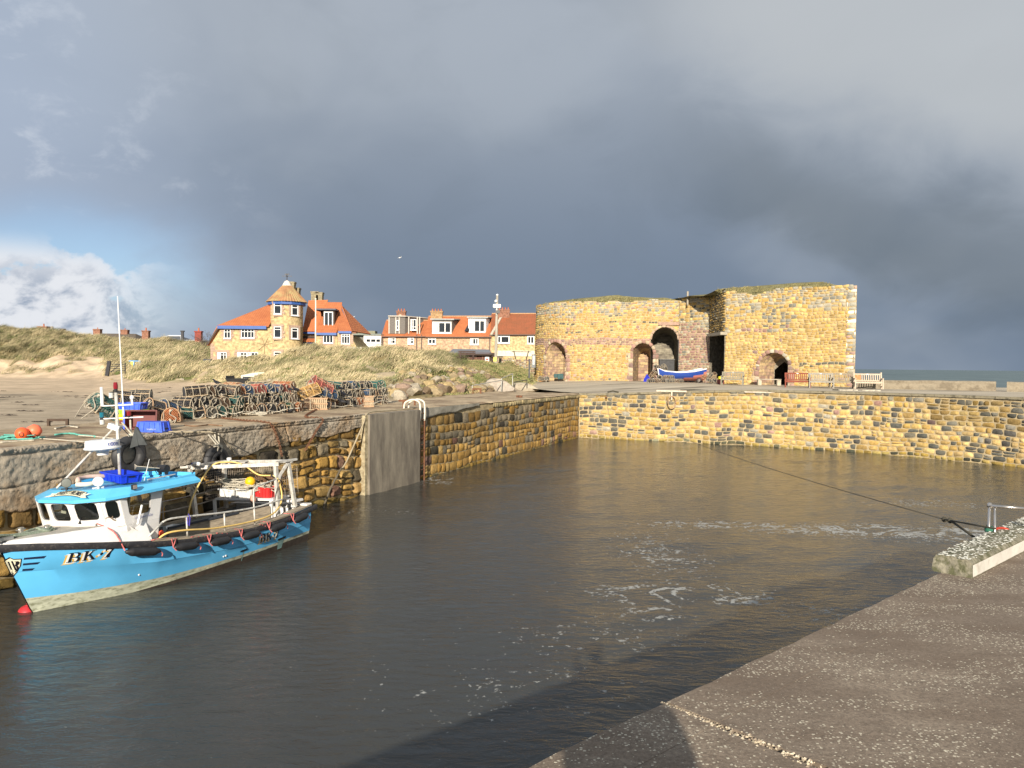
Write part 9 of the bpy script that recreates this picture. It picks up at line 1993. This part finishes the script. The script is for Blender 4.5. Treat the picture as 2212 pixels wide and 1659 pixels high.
# ---- clinker boat on chocks with pots in front
def coble():
 a=W2(1417, 826, 61.3); Lc=(1517-1417)/F*61.0; r=thing('rowing_boat', 'white, blue and pink clinker rowing boat chocked up before the tall arch', 'boat', (a.x+Lc, 60.6, YZ), math.pi+.10)
 hs= lambda t:float(np.interp(t, [0, .3, .6, .9, 1], [1.16, .92, .84, .94, 1.12])); hb= lambda t:.78*math.sin(math.pi*min(.5, t*.62+.16))*float(np.interp(t, [0, .55, .8, .93, 1], [.42/.78*1.9, 1, .86, .5, .03]))
 hb= lambda t:float(np.interp(t, [0, .15, .4, .65, .82, .93, 1], [.50, .66, .78, .74, .52, .26, .03]))
 n=30; rows=[]; lv=[(1, 1), (1.0, .90), (.97, .74), (.90, .56), (.76, .38), (.50, .22), (.06, .08)]
 kz= lambda t:float(np.interp(t, [0, .7, .9, 1], [.10, .10, .20, .62])); m=MB(); vs=[]; fs=[]; k=len(lv)*2
 # x from stern (0) to bow (-> +x local = left in the picture)
 L_=Lc; tt=[i/n for i in range(n+1)]
 # pink-bottomed end is the stern-like square end on the right of the picture (t = 0)
 m=MB(); vs=[]
 for t in tt:
  z1, zk=hs(t), kz(t); row=[(t*L_+(.0), hb(t)*f*(1 if g>.3 else 1), zk+(z1-zk)*g) for f, g in lv]
  vs+=[(x, y, z) for x, y, z in row]+[(x, -y, z) for x, y, z in reversed(row)]
 mi=[0, 0, 1, 1, 2, 2, 2, 2, 2, 1, 1, 0, 0]
 m.add(vs, [])
 def red_until(t): return t<.62
 for i in range(n):
  for j in range(k-1):
   a_=i*k+j; m.f.append((a_, a_+1, a_+k+1, a_+k)); g=lv[min(min(j, k-2-j)+1, 6)][1]; t=tt[i]
   m.mi.append(0 if j in (0, k-2) else (2 if g<float(np.interp(t, [0, .12, .45, .6], [.62, .50, .25, .05])) else 1)); m.t.append((1, 1, 1))
 m.f.append(tuple(range(k))); m.mi.append(2); m.t.append((1, 1, 1))
 pink=mat('pink_antifoul', (.52, .19, .14), .7, .15, 4); o=m.build('hull', [mat('gunwale_white', (.78, .77, .74), .5, .08, 5), mat('hull_blue', (.025, .07, .33), .45, .12, 5), pink], r, smooth=False); s=o.modifiers.new('t', 'SOLIDIFY'); s.thickness=-.03
 m=MB(); vs=[]
 for t in tt[1:-1]:z1, zk=hs(t)-.03, kz(t); vs+=[(t*L_, (hb(t)-.04)*f, zk+.05+(z1-zk-.05)*g) for f, g in ((1, 1), (.95, .7), (.7, .35), (0, .2), (-.7, .35), (-.95, .7), (-1, 1))]
 n2=n-1; m.add(vs, [(i*7+j, i*7+j+1, i*7+8+j, i*7+7+j) for i in range(n2-1) for j in range(6)]); m.build('inner_lining', mat('inner_light_blue', (.12, .42, .66), .5, .12, 4), r)
 for t in (.25, .5, .72):m=MB(); m.box((t*L_, 0, hs(t)-.20), (.22, hb(t)*1.8, .03)); m.build('thwart', MATS['inner_light_blue'], r)
 m=MB(); m.bar((L_+.0, 0, .55), (L_+.10, 0, 1.12), .07); m.build('stem_post', MATS['gunwale_white'], r)
 m=MB(); m.box((L_*.15, 0, .06), (.3, .9, .12)); m.build('chock', mat('chock_wood', (.16, .13, .10), .9), r); m=MB(); m.box((L_*.62, 0, .06), (.3, .7, .12)); m.build('chock', MATS['chock_wood'], r)
 w=thing('trailer_wheel', 'small spoked wheel leaning by the right end of the rowing boat', 'wheel', (W2(1510, 826, 59.6).x, 59.6, YZ+.2)); m=MB(); m.grid(lambda a, b:((.17+.035*math.cos(2*math.pi*b))*math.cos(2*math.pi*a), .035*math.sin(2*math.pi*b), (.17+.035*math.cos(2*math.pi*b))*math.sin(2*math.pi*a)), 18, 6)
 m.build('tyre', BLK, w); m=MB(); [m.tube([(0, 0, 0), (.15*math.cos(k), 0, .15*math.sin(k))], .01, 4) for k in (0, 1.05, 2.1, 3.14, 4.2, 5.2)]; m.build('spokes', ALLOY, w)
coble()
q=random.Random(77)
KP=[(1383, 824, 4, .2), (1394, 825, 0, .0), (1408, 825.5, 2, .3), (1420, 826, 0, .1), (1437, 826, 4, .2), (1447, 826, 2, .1), (1460, 826.5, 0, .5)]
for i, (u, v, k, rz) in enumerate(KP):
 p=WZ(u, v, YZ); pot(k, (p.x, 58.6+q.uniform(-.3, .3), YZ+.02), (0, 0, rz+(1.57 if i in (0, 2, 5) else .3)), f'{NETN[PK[k][0]]} lobster pot, {ORD[i]} from the left in the row before the rowing boat', 'pots before the rowing boat', .8)
for i, (u, z, k) in enumerate(((1425, .30, 0), (1438, .30, 2), (1448, .30, 4))):p=W2(u, 815, 58.9); pot(k, (p.x, 58.9, YZ+z), (0, 0, 1.2+i*.4), f'{NETN[PK[k][0]]} lobster pot, {ORD[i]} of three lying on the row before the rowing boat', 'pots before the rowing boat', .8)
for i, (u, z, k, ry) in enumerate(((1420, 1.0, 0, .4), (1434, 1.05, 4, -.3), (1412, .5, 2, .9), (1404, .1, 8, .2))):p=W2(u, 800, 62.9); pot(k, (p.x, 62.9, YZ+z), (.1, ry, .5+i), f'{NETN[PK[k][0]]} lobster pot, {ORD[i]} in the heap behind the rowing boat', 'pots heaped behind the rowing boat', .95)
for i, (u, z, k, ry) in enumerate(((1533, .1, 4, .3), (1541, .1, 0, .1), (1550, .12, 2, -.3), (1537, .45, 4, .8), (1546, .5, 2, -.7), (1528, .35, 3, .5))):p=W2(u, 820, 57.6); pot(k, (p.x, 57.6+.1*i, YZ+z), (.2, ry, .6+i), f'{NETN[PK[k][0]]} lobster pot, {ORD[i]} in the jumble by the dark passage', 'pots heaped by the passage', .75)
p=WZ(1528, 825, YZ); r=thing('fish_crate', 'bright blue crate on the yard right of the rowing boat', 'crate', (p.x, 57.0, YZ), .1); crate(r, .72, .45, .32, BL2)
p=W2(1557, 822, 55.6); m=MB(); m.box((p.x, 55.6, YZ+.45), (.34, .3, .22), bev=.02); m2=tag(m.build('feed_box', YELL), 'small yellow box by the left end of the grey bench', 'box', kind='thing'); m=MB(); m.box((p.x, 55.65, YZ+.17), (.42, .36, .34), bev=.02); m.build('dark_stand', MAR, m2)
p=WZ(1368, 821, YZ); m=MB(); m.lathe([(.30, 0), (.25, .25), (.02, .62)], 4, (p.x, 62.5, YZ)); tag(m.build('blue_tarp', mat('tarp_blue', (.02, .03, .45), .5)), 'small blue tarpaulin peak beside the middle arch', 'tarpaulin', kind='thing')
m=MB(); m.lathe([(.02, -.14), (.12, -.09), (.16, 0), (.12, .10), (.02, .15)], 12, (p.x+.45, 62.2, YZ+.14)); tag(m.build('white_buoy', WHTCR, smooth=True), 'round white buoy on the ground beside the blue tarpaulin', 'buoy', kind='thing')
for i, u in enumerate((1172, 1181)):p=W2(u, 808, 66.6); r=pot(4, (p.x, 66.8, YZ-.1), (0, .2, .6+i), ('left', 'right')[i]+' of the two old pots inside the leftmost kiln arch', 'pots in the leftmost arch', 1.0)
p=W2(1211, 815, 66.6); m=MB(); m.box((p.x, 66.7, YZ+.3), (.5, .4, .5), bev=.05); m.box((p.x-.4, 66.9, YZ+.35), (.35, .3, .35), bev=.05); tag(m.build('gear_bundle', mat('dark_teal_gear', (.04, .09, .09), .8, .4, 5)), 'dark bundle of gear at the right inside the leftmost arch', 'gear', kind='thing')
p=W2(1443, 790, 64.3); r=thing('storage_bin', 'dark grey storage bin in the shade of the tall arch', 'bin', (p.x-.1, 64.6, YZ)); m=MB(); m.box((0, 0, .9), (1.25, .7, 1.8), bev=.03); m.build('body', mat('bin_grey', (.06, .06, .06), .8), r); m=MB(); m.box((0, -.02, 1.84), (1.3, .78, .06)); m.build('lid', mat('bin_lid', (.10, .10, .10), .7), r)
# stones along the parapet foot and sprawled rope on the yard edge
for k, (u, v, lab) in enumerate(((1815, 843.5, 'short dark rope scrap on the yard in front of the silvery bench'), (1830, 844, 'pale frayed rope scrap on the yard below the cream bench'), (1880, 845, 'long pale rope scrap on the yard edge right of the cream bench'))):
 p=WZ(u, v, YZ); quay_rope([(p.x+dx, p.y+.1*math.sin(dx*9), YZ+.03) for dx in (-.4, -.2, 0, .25, .5)], .04, RP if k==0 else ROPEW, lab, .05, k)
# ---- dinghies on the beach
def dinghy():
 p=W2(519, 838, 56); z=float(ground_z(p.x, 56))+.08; r=thing('dinghy', 'small open black speedboat drawn up on the sand', 'boat', (p.x, 56, z), -.35); r.scale=(.95,)*3
 m=MB(); O_=[(-1.0, -.50), (1.05, -.50), (1.5, -.05), (1.05, .5), (-1.0, .5)]; I_=[(-.9, -.36), (.55, -.36), (.75, -.03), (.55, .36), (-.9, .36)]; B_=[(-.85, -.30), (.85, -.30), (1.15, -.02), (.85, .3), (-.85, .3)]; n=5
 vs=[(x, y, .0) for x, y in B_]+[(x, y, .46 if x<1 else .50) for x, y in O_]+[(x, y, .47) for x, y in I_]+[(x*.95, y*.9, .12) for x, y in I_]
 m.add(vs, [(4, 3, 2, 1, 0)]+[(q*n+k, q*n+(k+1)%n, (q+1)*n+(k+1)%n, (q+1)*n+k) for q in range(3) for k in range(n)]+[(15, 16, 17, 18, 19)]); m.build('hull', mat('black_gelcoat', (.025, .028, .032), .35, .2, 4), r)
 m=MB(); m.box((.0, -.0, -.03), (1.8, .62, .10)); m.build('keel_band', mat('brown_keel', (.25, .14, .09), .8), r); m=MB(); m.box((.72, 0, .56), (.5, .72, .10), taper=.2); m.box((-.95, 0, .55), (.06, .95, .24)); m.build('dash_and_stern', mat('black_gelcoat', (.025, .028, .032)), r)
 m=MB(); M0=T(.36, -.1, .52)@RY(-.5); m.M=M0; m.tube([(0, .15*math.cos(k*.45), .15*math.sin(k*.45)) for k in range(15)], .016, 5); [m.tube([(0, 0, 0), (0, .14*math.cos(a), .14*math.sin(a))], .012, 4) for a in (1.57, 3.6, 5.8)]; m.build('steering_wheel', ALLOY, r)
 p=W2(546, 818, 58); r=thing('dinghy', 'upturned cream dinghy propped behind the black speedboat', 'boat', (p.x, 58, W2(546, 810, 58).z), .25); r.rotation_euler=(math.radians(205), math.radians(-12), .30)
 m=MB(); n=14; vs=[]
 for i in range(n+1):t=i/n; b=.46*(1 if t<.5 else math.cos((t-.5)*math.pi*.92)); vs+=[(t*1.7-.85, b*f, zz) for f, zz in ((1, .30), (.9, .05), (.5, 0), (-.5, 0), (-.9, .05), (-1, .30))]
 m.add(vs, [(i*6+j, i*6+j+1, i*6+7+j, i*6+6+j) for i in range(n) for j in range(5)]+[(0, 1, 2, 3, 4, 5)]); o=m.build('hull', mat('cream_gelcoat', (.80, .74, .58), .5, .06), r); o.modifiers.new('t', 'SOLIDIFY').thickness=.03
dinghy()
# bits at the back of the beach
def beach_bits():
 Y=80; r=thing('field_gate', 'dark gate leaning beside an end-on dark post on the dune path', 'gate'); a, b=W2(415, 470, Y), None
 p0=W2(414.5+0, 0, Y)
 x0, x1=W2(418, 800, Y).x, W2(470, 800, Y).x
 x0, x1=W2(231*1.0, 800, Y).x, W2(258, 800, Y).x; z0=W2(240, 806, Y).z; m=MB(); m.bar((x0, Y, z0-.3), (x0+.25, Y, z0+1.25), .35, .2); m.build('thick_post', mat('dark_gate', (.03, .03, .035), .8), r); m=MB()
 for k in range(4):m.bar((x0+.3, Y, z0+.2+k*.25), (x1+.6, Y, z0+.3+k*.2), .06)
 m.bar((x0+.4, Y, z0+.1), (x1+.3, Y, z0+1.1), .06); m.bar((x1+.6, Y, z0-.1), (x1+.6, Y, z0+1.1), .08); m.build('bars', MATS['dark_gate'], r)
 r=thing('blue_stand', 'light blue tubular stand in the dune grass', 'stand'); Y=86; p=W2(296, 786, Y); m=MB(); bl=mat('pale_blue_paint', (.10, .32, .62), .6)
 for dx in (-.35, .35):m.bar((p.x+dx, Y, p.z-1.0), (p.x+dx, Y, p.z+.3), .09)
 m.bar((p.x-.9, Y, p.z+.32), (p.x+.45, Y, p.z+.32), .12, .10); m.build('frame', bl, r)
 m=MB(); p=W2(285.5, 783, Y); m.box((p.x, Y, p.z), (.3, .05, .42)); m.bar((p.x, Y, p.z-1.2), (p.x, Y, p.z-.2), .05); tag(m.build('yellow_marker', MATS['plate_yellow']), 'small yellow marker plate left of the light blue stand', 'sign', kind='thing')
 for u, v, s, lab in ((345.5, 788, .55, 'dark hooded shape low in the dune grass, the larger one'), (390, 780, .35, 'small dark shape low in the dune grass left of the tower house')):
  p=W2(u, v, 84); m=MB(); m.lathe([(.25*s*2, -.8), (.24*s*2, .0), (.18*s*2, .25), (.02, .4)], 10, (p.x, 84, p.z)); tag(m.build('dark_bin', mat('bin_black', (.02, .022, .028), .6), smooth=True), lab, 'bin', kind='thing')
 p=W2(449, 781, 78); m=MB(); m.box((p.x, 78, p.z), (.75, .5, .5), bev=.04); tag(m.build('dark_box', mat('navy_box', (.02, .03, .07), .6)), 'small navy box in the grass at the corner of the tower house', 'box', kind='thing')
 p=W2(1013, 790, 60);
 for u, v, lab in ((491, 833, 0), (280, 814, 1)):
  p=WZ(u, v+3, -1.8); m=MB(); m.tube([(p.x-.8, p.y, -1.75), (p.x, p.y, -1.60), (p.x+.7, p.y, -1.62)], .13, 6, r2=.05); tag(m.build('driftwood', mat('bleached_wood', (.55, .48, .38), .9)), ('pale driftwood left of the black speedboat', 'white driftwood below the dune path')[lab], 'driftwood', kind='thing')
beach_bits()
# ---- crows and gulls
def bird(label, pos, yaw, s, mtl, beakm, pose='stand'):
 r=thing('crow' if 'gull' not in label else 'gull', label, 'bird', pos, yaw); m=MB(); n=10
 prof=[(-.20, .0, .012, .012), (-.14, .01, .035, .03), (-.06, .03, .065, .06), (.02, .045, .07, .068), (.09, .075, .055, .055), (.13, .115, .036, .038), (.16, .145, .034, .036), (.19, .15, .024, .026), (.205, .148, .008, .01)]
 vs=[]
 for x, z, w, h in prof:
  for k in range(n):a=2*math.pi*k/n; vs.append((x*s, w*math.cos(a)*s, (z+.10+h*math.sin(a))*s))
 fs=[(i*n+k, i*n+(k+1)%n, (i+1)*n+(k+1)%n, (i+1)*n+k) for i in range(len(prof)-1) for k in range(n)]+[tuple(range(n-1, -1, -1)), tuple((len(prof)-1)*n+k for k in range(n))]
 m.add(vs, fs); m.add([(-.12*s, -.03*s, .13*s), (-.12*s, .03*s, .13*s), (-.34*s, .035*s, .075*s), (-.34*s, -.035*s, .075*s), (-.12*s, -.03*s, .11*s), (-.12*s, .03*s, .11*s), (-.34*s, .035*s, .065*s), (-.34*s, -.035*s, .065*s)], [(0, 1, 2, 3), (7, 6, 5, 4), (0, 3, 7, 4), (1, 5, 6, 2), (2, 6, 7, 3)])
 m.build('body', mtl, r, smooth=True)
 for sg in (-1, 1):
  w=MB()
  if pose=='stand':w.add([(.08*s, sg*.058*s, .20*s), (-.02*s, sg*.082*s, .18*s), (-.26*s, sg*.03*s, .10*s), (-.02*s, sg*.078*s, .10*s), (.08*s, sg*.060*s, .13*s)], [(0, 1, 2, 3, 4)])
  else:w.add([(.07*s, sg*.05*s, .17*s), (-.06*s, sg*.05*s, .16*s), (-.02*s, sg*.28*s, .26*s), (-.12*s, sg*.55*s, .20*s), (.04*s, sg*.30*s, .28*s)], [(0, 1, 2, 4), (4, 2, 3)])
  w.build('wing', mtl, r)
 b=MB(); b.lathe([(.014*s, 0), (.010*s, .03*s), (.001, .06*s)], 6, (0, 0, 0), 'x'); b.v=[(x+.20*s, y, z+.247*s) for x, y, z in b.v]; b.build('beak', beakm, r)
 if pose=='stand':l=MB(); [l.tube([(-.01*s, sg*.03*s, .07*s), (.0, sg*.03*s, 0), (.04*s, sg*.035*s, 0)], .006*s, 4) for sg in (-1, 1)]; l.build('legs', beakm, r)
FEA=mat('crow_black', (.014, .014, .018), .4, .3, 12)
def crow(u, v, y, yaw, lab, s=1.0):p=W2(u, v, y); bird(lab, (p.x, p.y, p.z), yaw, s*.8, FEA, FEA)
crow(468, 833, 25.5, 2.8, 'black crow perched on the left part of the long stack of pots'); crow(624, 847, 26.3, 2.9, 'left of the two black crows side by side on top of the long stack'); crow(640, 848, 26.8, 2.7, 'right of the two black crows side by side on top of the long stack'); crow(628, 895, 25.6, -.4, 'black crow standing on the quay in front of the long stack'); crow(735, 845, 28.0, 2.6, 'black crow perched highest between the two stacks'); crow(742, 858, 28.0, 2.4, 'black crow just below the highest one between the two stacks', 1.1); crow(738, 874, 27.7, 3.0, 'black crow above the slatted pot, lowest of those between the stacks', 1.1)
GULL=mat('gull_white', (.80, .80, .80), .6, .05)
p=W2(864, 559, 60); bird('white gull flying high in the dark sky above the terrace', tuple(p), .3, .6, GULL, GULL, 'fly'); p=W2(1000-240+1, 690, 95); bird('white gull flying just right of the tower house roof', tuple(p), .2, 1.4, GULL, GULL, 'fly')
# ---- the photographer, standing on the quay behind the lens (only the shadow falls in the picture)
def photographer():
 r=thing('person', 'photographer in a dark coat holding up a phone, casting the shadow on the quay', 'person', (.17, -.42, -1.6), 0)
 J={'pelvis':(0, 0, .93), 'waist':(0, .0, 1.08), 'chest':(0, 0, 1.30), 'neck':(0, .01, 1.47), 'jaw':(0, .03, 1.55), 'head':(0, .03, 1.64), 'crown':(0, .02, 1.72),
   'hl':(-.10, 0, .88), 'kl':(-.12, .02, .50), 'al':(-.13, -.02, .10), 'tl':(-.14, .13, .03), 'hr':(.10, 0, .88), 'kr':(.12, .02, .50), 'ar':(.13, -.02, .10), 'tr':(.14, .13, .03),
   'sl':(-.18, 0, 1.40), 'el':(-.20, .12, 1.16), 'wl':(-.29, .32, 1.46), 'ml':(-.27, .355, 1.52), 'sr':(.18, 0, 1.40), 'er':(.22, .12, 1.16), 'wr':(-.05, .32, 1.46), 'mr':(-.08, .355, 1.52)}
 E=[('pelvis', 'waist'), ('waist', 'chest'), ('chest', 'neck'), ('neck', 'jaw'), ('jaw', 'head'), ('head', 'crown'), ('pelvis', 'hl'), ('hl', 'kl'), ('kl', 'al'), ('al', 'tl'), ('pelvis', 'hr'), ('hr', 'kr'), ('kr', 'ar'), ('ar', 'tr'), ('chest', 'sl'), ('sl', 'el'), ('el', 'wl'), ('wl', 'ml'), ('chest', 'sr'), ('sr', 'er'), ('er', 'wr'), ('wr', 'mr')]
 RR={'pelvis':.17, 'waist':.16, 'chest':.19, 'neck':.065, 'jaw':.075, 'head':.098, 'crown':.07, 'hl':.11, 'kl':.075, 'al':.05, 'tl':.04, 'hr':.11, 'kr':.075, 'ar':.05, 'tr':.04, 'sl':.085, 'el':.065, 'wl':.034, 'ml':.032, 'sr':.085, 'er':.065, 'wr':.034, 'mr':.032}
 def skin(name, J, E, RR, root, mtl, parent, lv=2):
  k=list(J); me=bpy.data.meshes.new(name); me.from_pydata([J[a] for a in k], [(k.index(a), k.index(b)) for a, b in E], []); me.materials.append(mtl); o=bpy.data.objects.new(name, me); COL.objects.link(o); o.parent=parent
  s=o.modifiers.new('skin', 'SKIN'); s.use_smooth_shade= True
  for i, a in enumerate(k):me.skin_vertices[0].data[i].radius=(RR[a], RR[a]*(.72 if a in ('pelvis', 'waist', 'chest') else 1)); me.skin_vertices[0].data[i].use_root=(a==root)
  o.modifiers.new('sub', 'SUBSURF').levels=lv; o.modifiers['sub'].render_levels=lv; return o
 skn=mat('skin', (.45, .27, .19), .6, .08)
 b=skin('body', J, E, RR, 'pelvis', mat('dark_coat', (.03, .035, .045), .85, .2), r)
 for sg, w, nm in ((-1, (-.27, .355, 1.52), 'hand'), (1, (-.08, .355, 1.52), 'hand')):
  c=w; JJ={'w':(c[0], c[1]-.03, c[2]-.06), 'p':(c[0], c[1], c[2]+.0)}; EE=[('w', 'p')]; R2={'w':.028, 'p':.03}
  for f in range(4):
   x=c[0]+(-.024+.016*f); ln=(.062, .075, .070, .055)[f]; JJ[f'a{f}']=(x, c[1]+.02, c[2]+.035); JJ[f'b{f}']=(x-sg*.022, c[1]+.045, c[2]+.035+ln*.5); JJ[f'c{f}']=(x-sg*.045, c[1]+.03, c[2]+.035+ln*.8); EE+=[('p', f'a{f}'), (f'a{f}', f'b{f}'), (f'b{f}', f'c{f}')]; R2.update({f'a{f}':.010, f'b{f}':.009, f'c{f}':.008})
  JJ['t0']=(c[0]-sg*.03, c[1]-.01, c[2]+.0); JJ['t1']=(c[0]-sg*.05, c[1]-.01, c[2]+.03); EE+=[('p', 't0'), ('t0', 't1')]; R2.update({'t0':.011, 't1':.009}); skin('hand', JJ, EE, R2, 'w', skn, b, 1)
 m=MB(); m.lathe([(.02, 1.53), (.07, 1.55), (.093, 1.61), (.098, 1.67), (.085, 1.73), (.045, 1.77), (.005, 1.78)], 16, (0, .03, 0)); m.build('head', skn, b, smooth=True)
 m=MB(); m.lathe([(.102, 1.62), (.108, 1.68), (.095, 1.745), (.05, 1.79), (.005, 1.80)], 16, (0, .01, 0)); m.build('hair', mat('brown_hair', (.06, .04, .03), .8), b, smooth=True)
 m=MB(); m.add([(-.012, .125, 1.63), (.012, .125, 1.63), (0, .152, 1.615), (0, .118, 1.665)], [(0, 1, 2), (0, 2, 3), (1, 3, 2)]); m.tube([(-.025, .122, 1.585), (.025, .122, 1.585)], .005, 4); m.build('nose_and_mouth', skn, b)
 for sg in (-1, 1):m=MB(); m.lathe([(.001, -.008), (.010, 0), (.001, .008)], 8, (sg*.033, .122, 1.665)); m.build('eye', INK, b)
 p=MB(); p.box((-.17, .385, 1.545), (.145, .008, .072), bev=.003); ph=p.build('phone', BLK); ph.location=(.17, -.42, -1.6); tag(ph, 'dark phone held level in both hands by the photographer', 'phone', kind='thing')
photographer()
for p_ in PROTO:
 for c_ in list(p_.children):bpy.data.objects.remove(c_)
 bpy.data.objects.remove(p_)
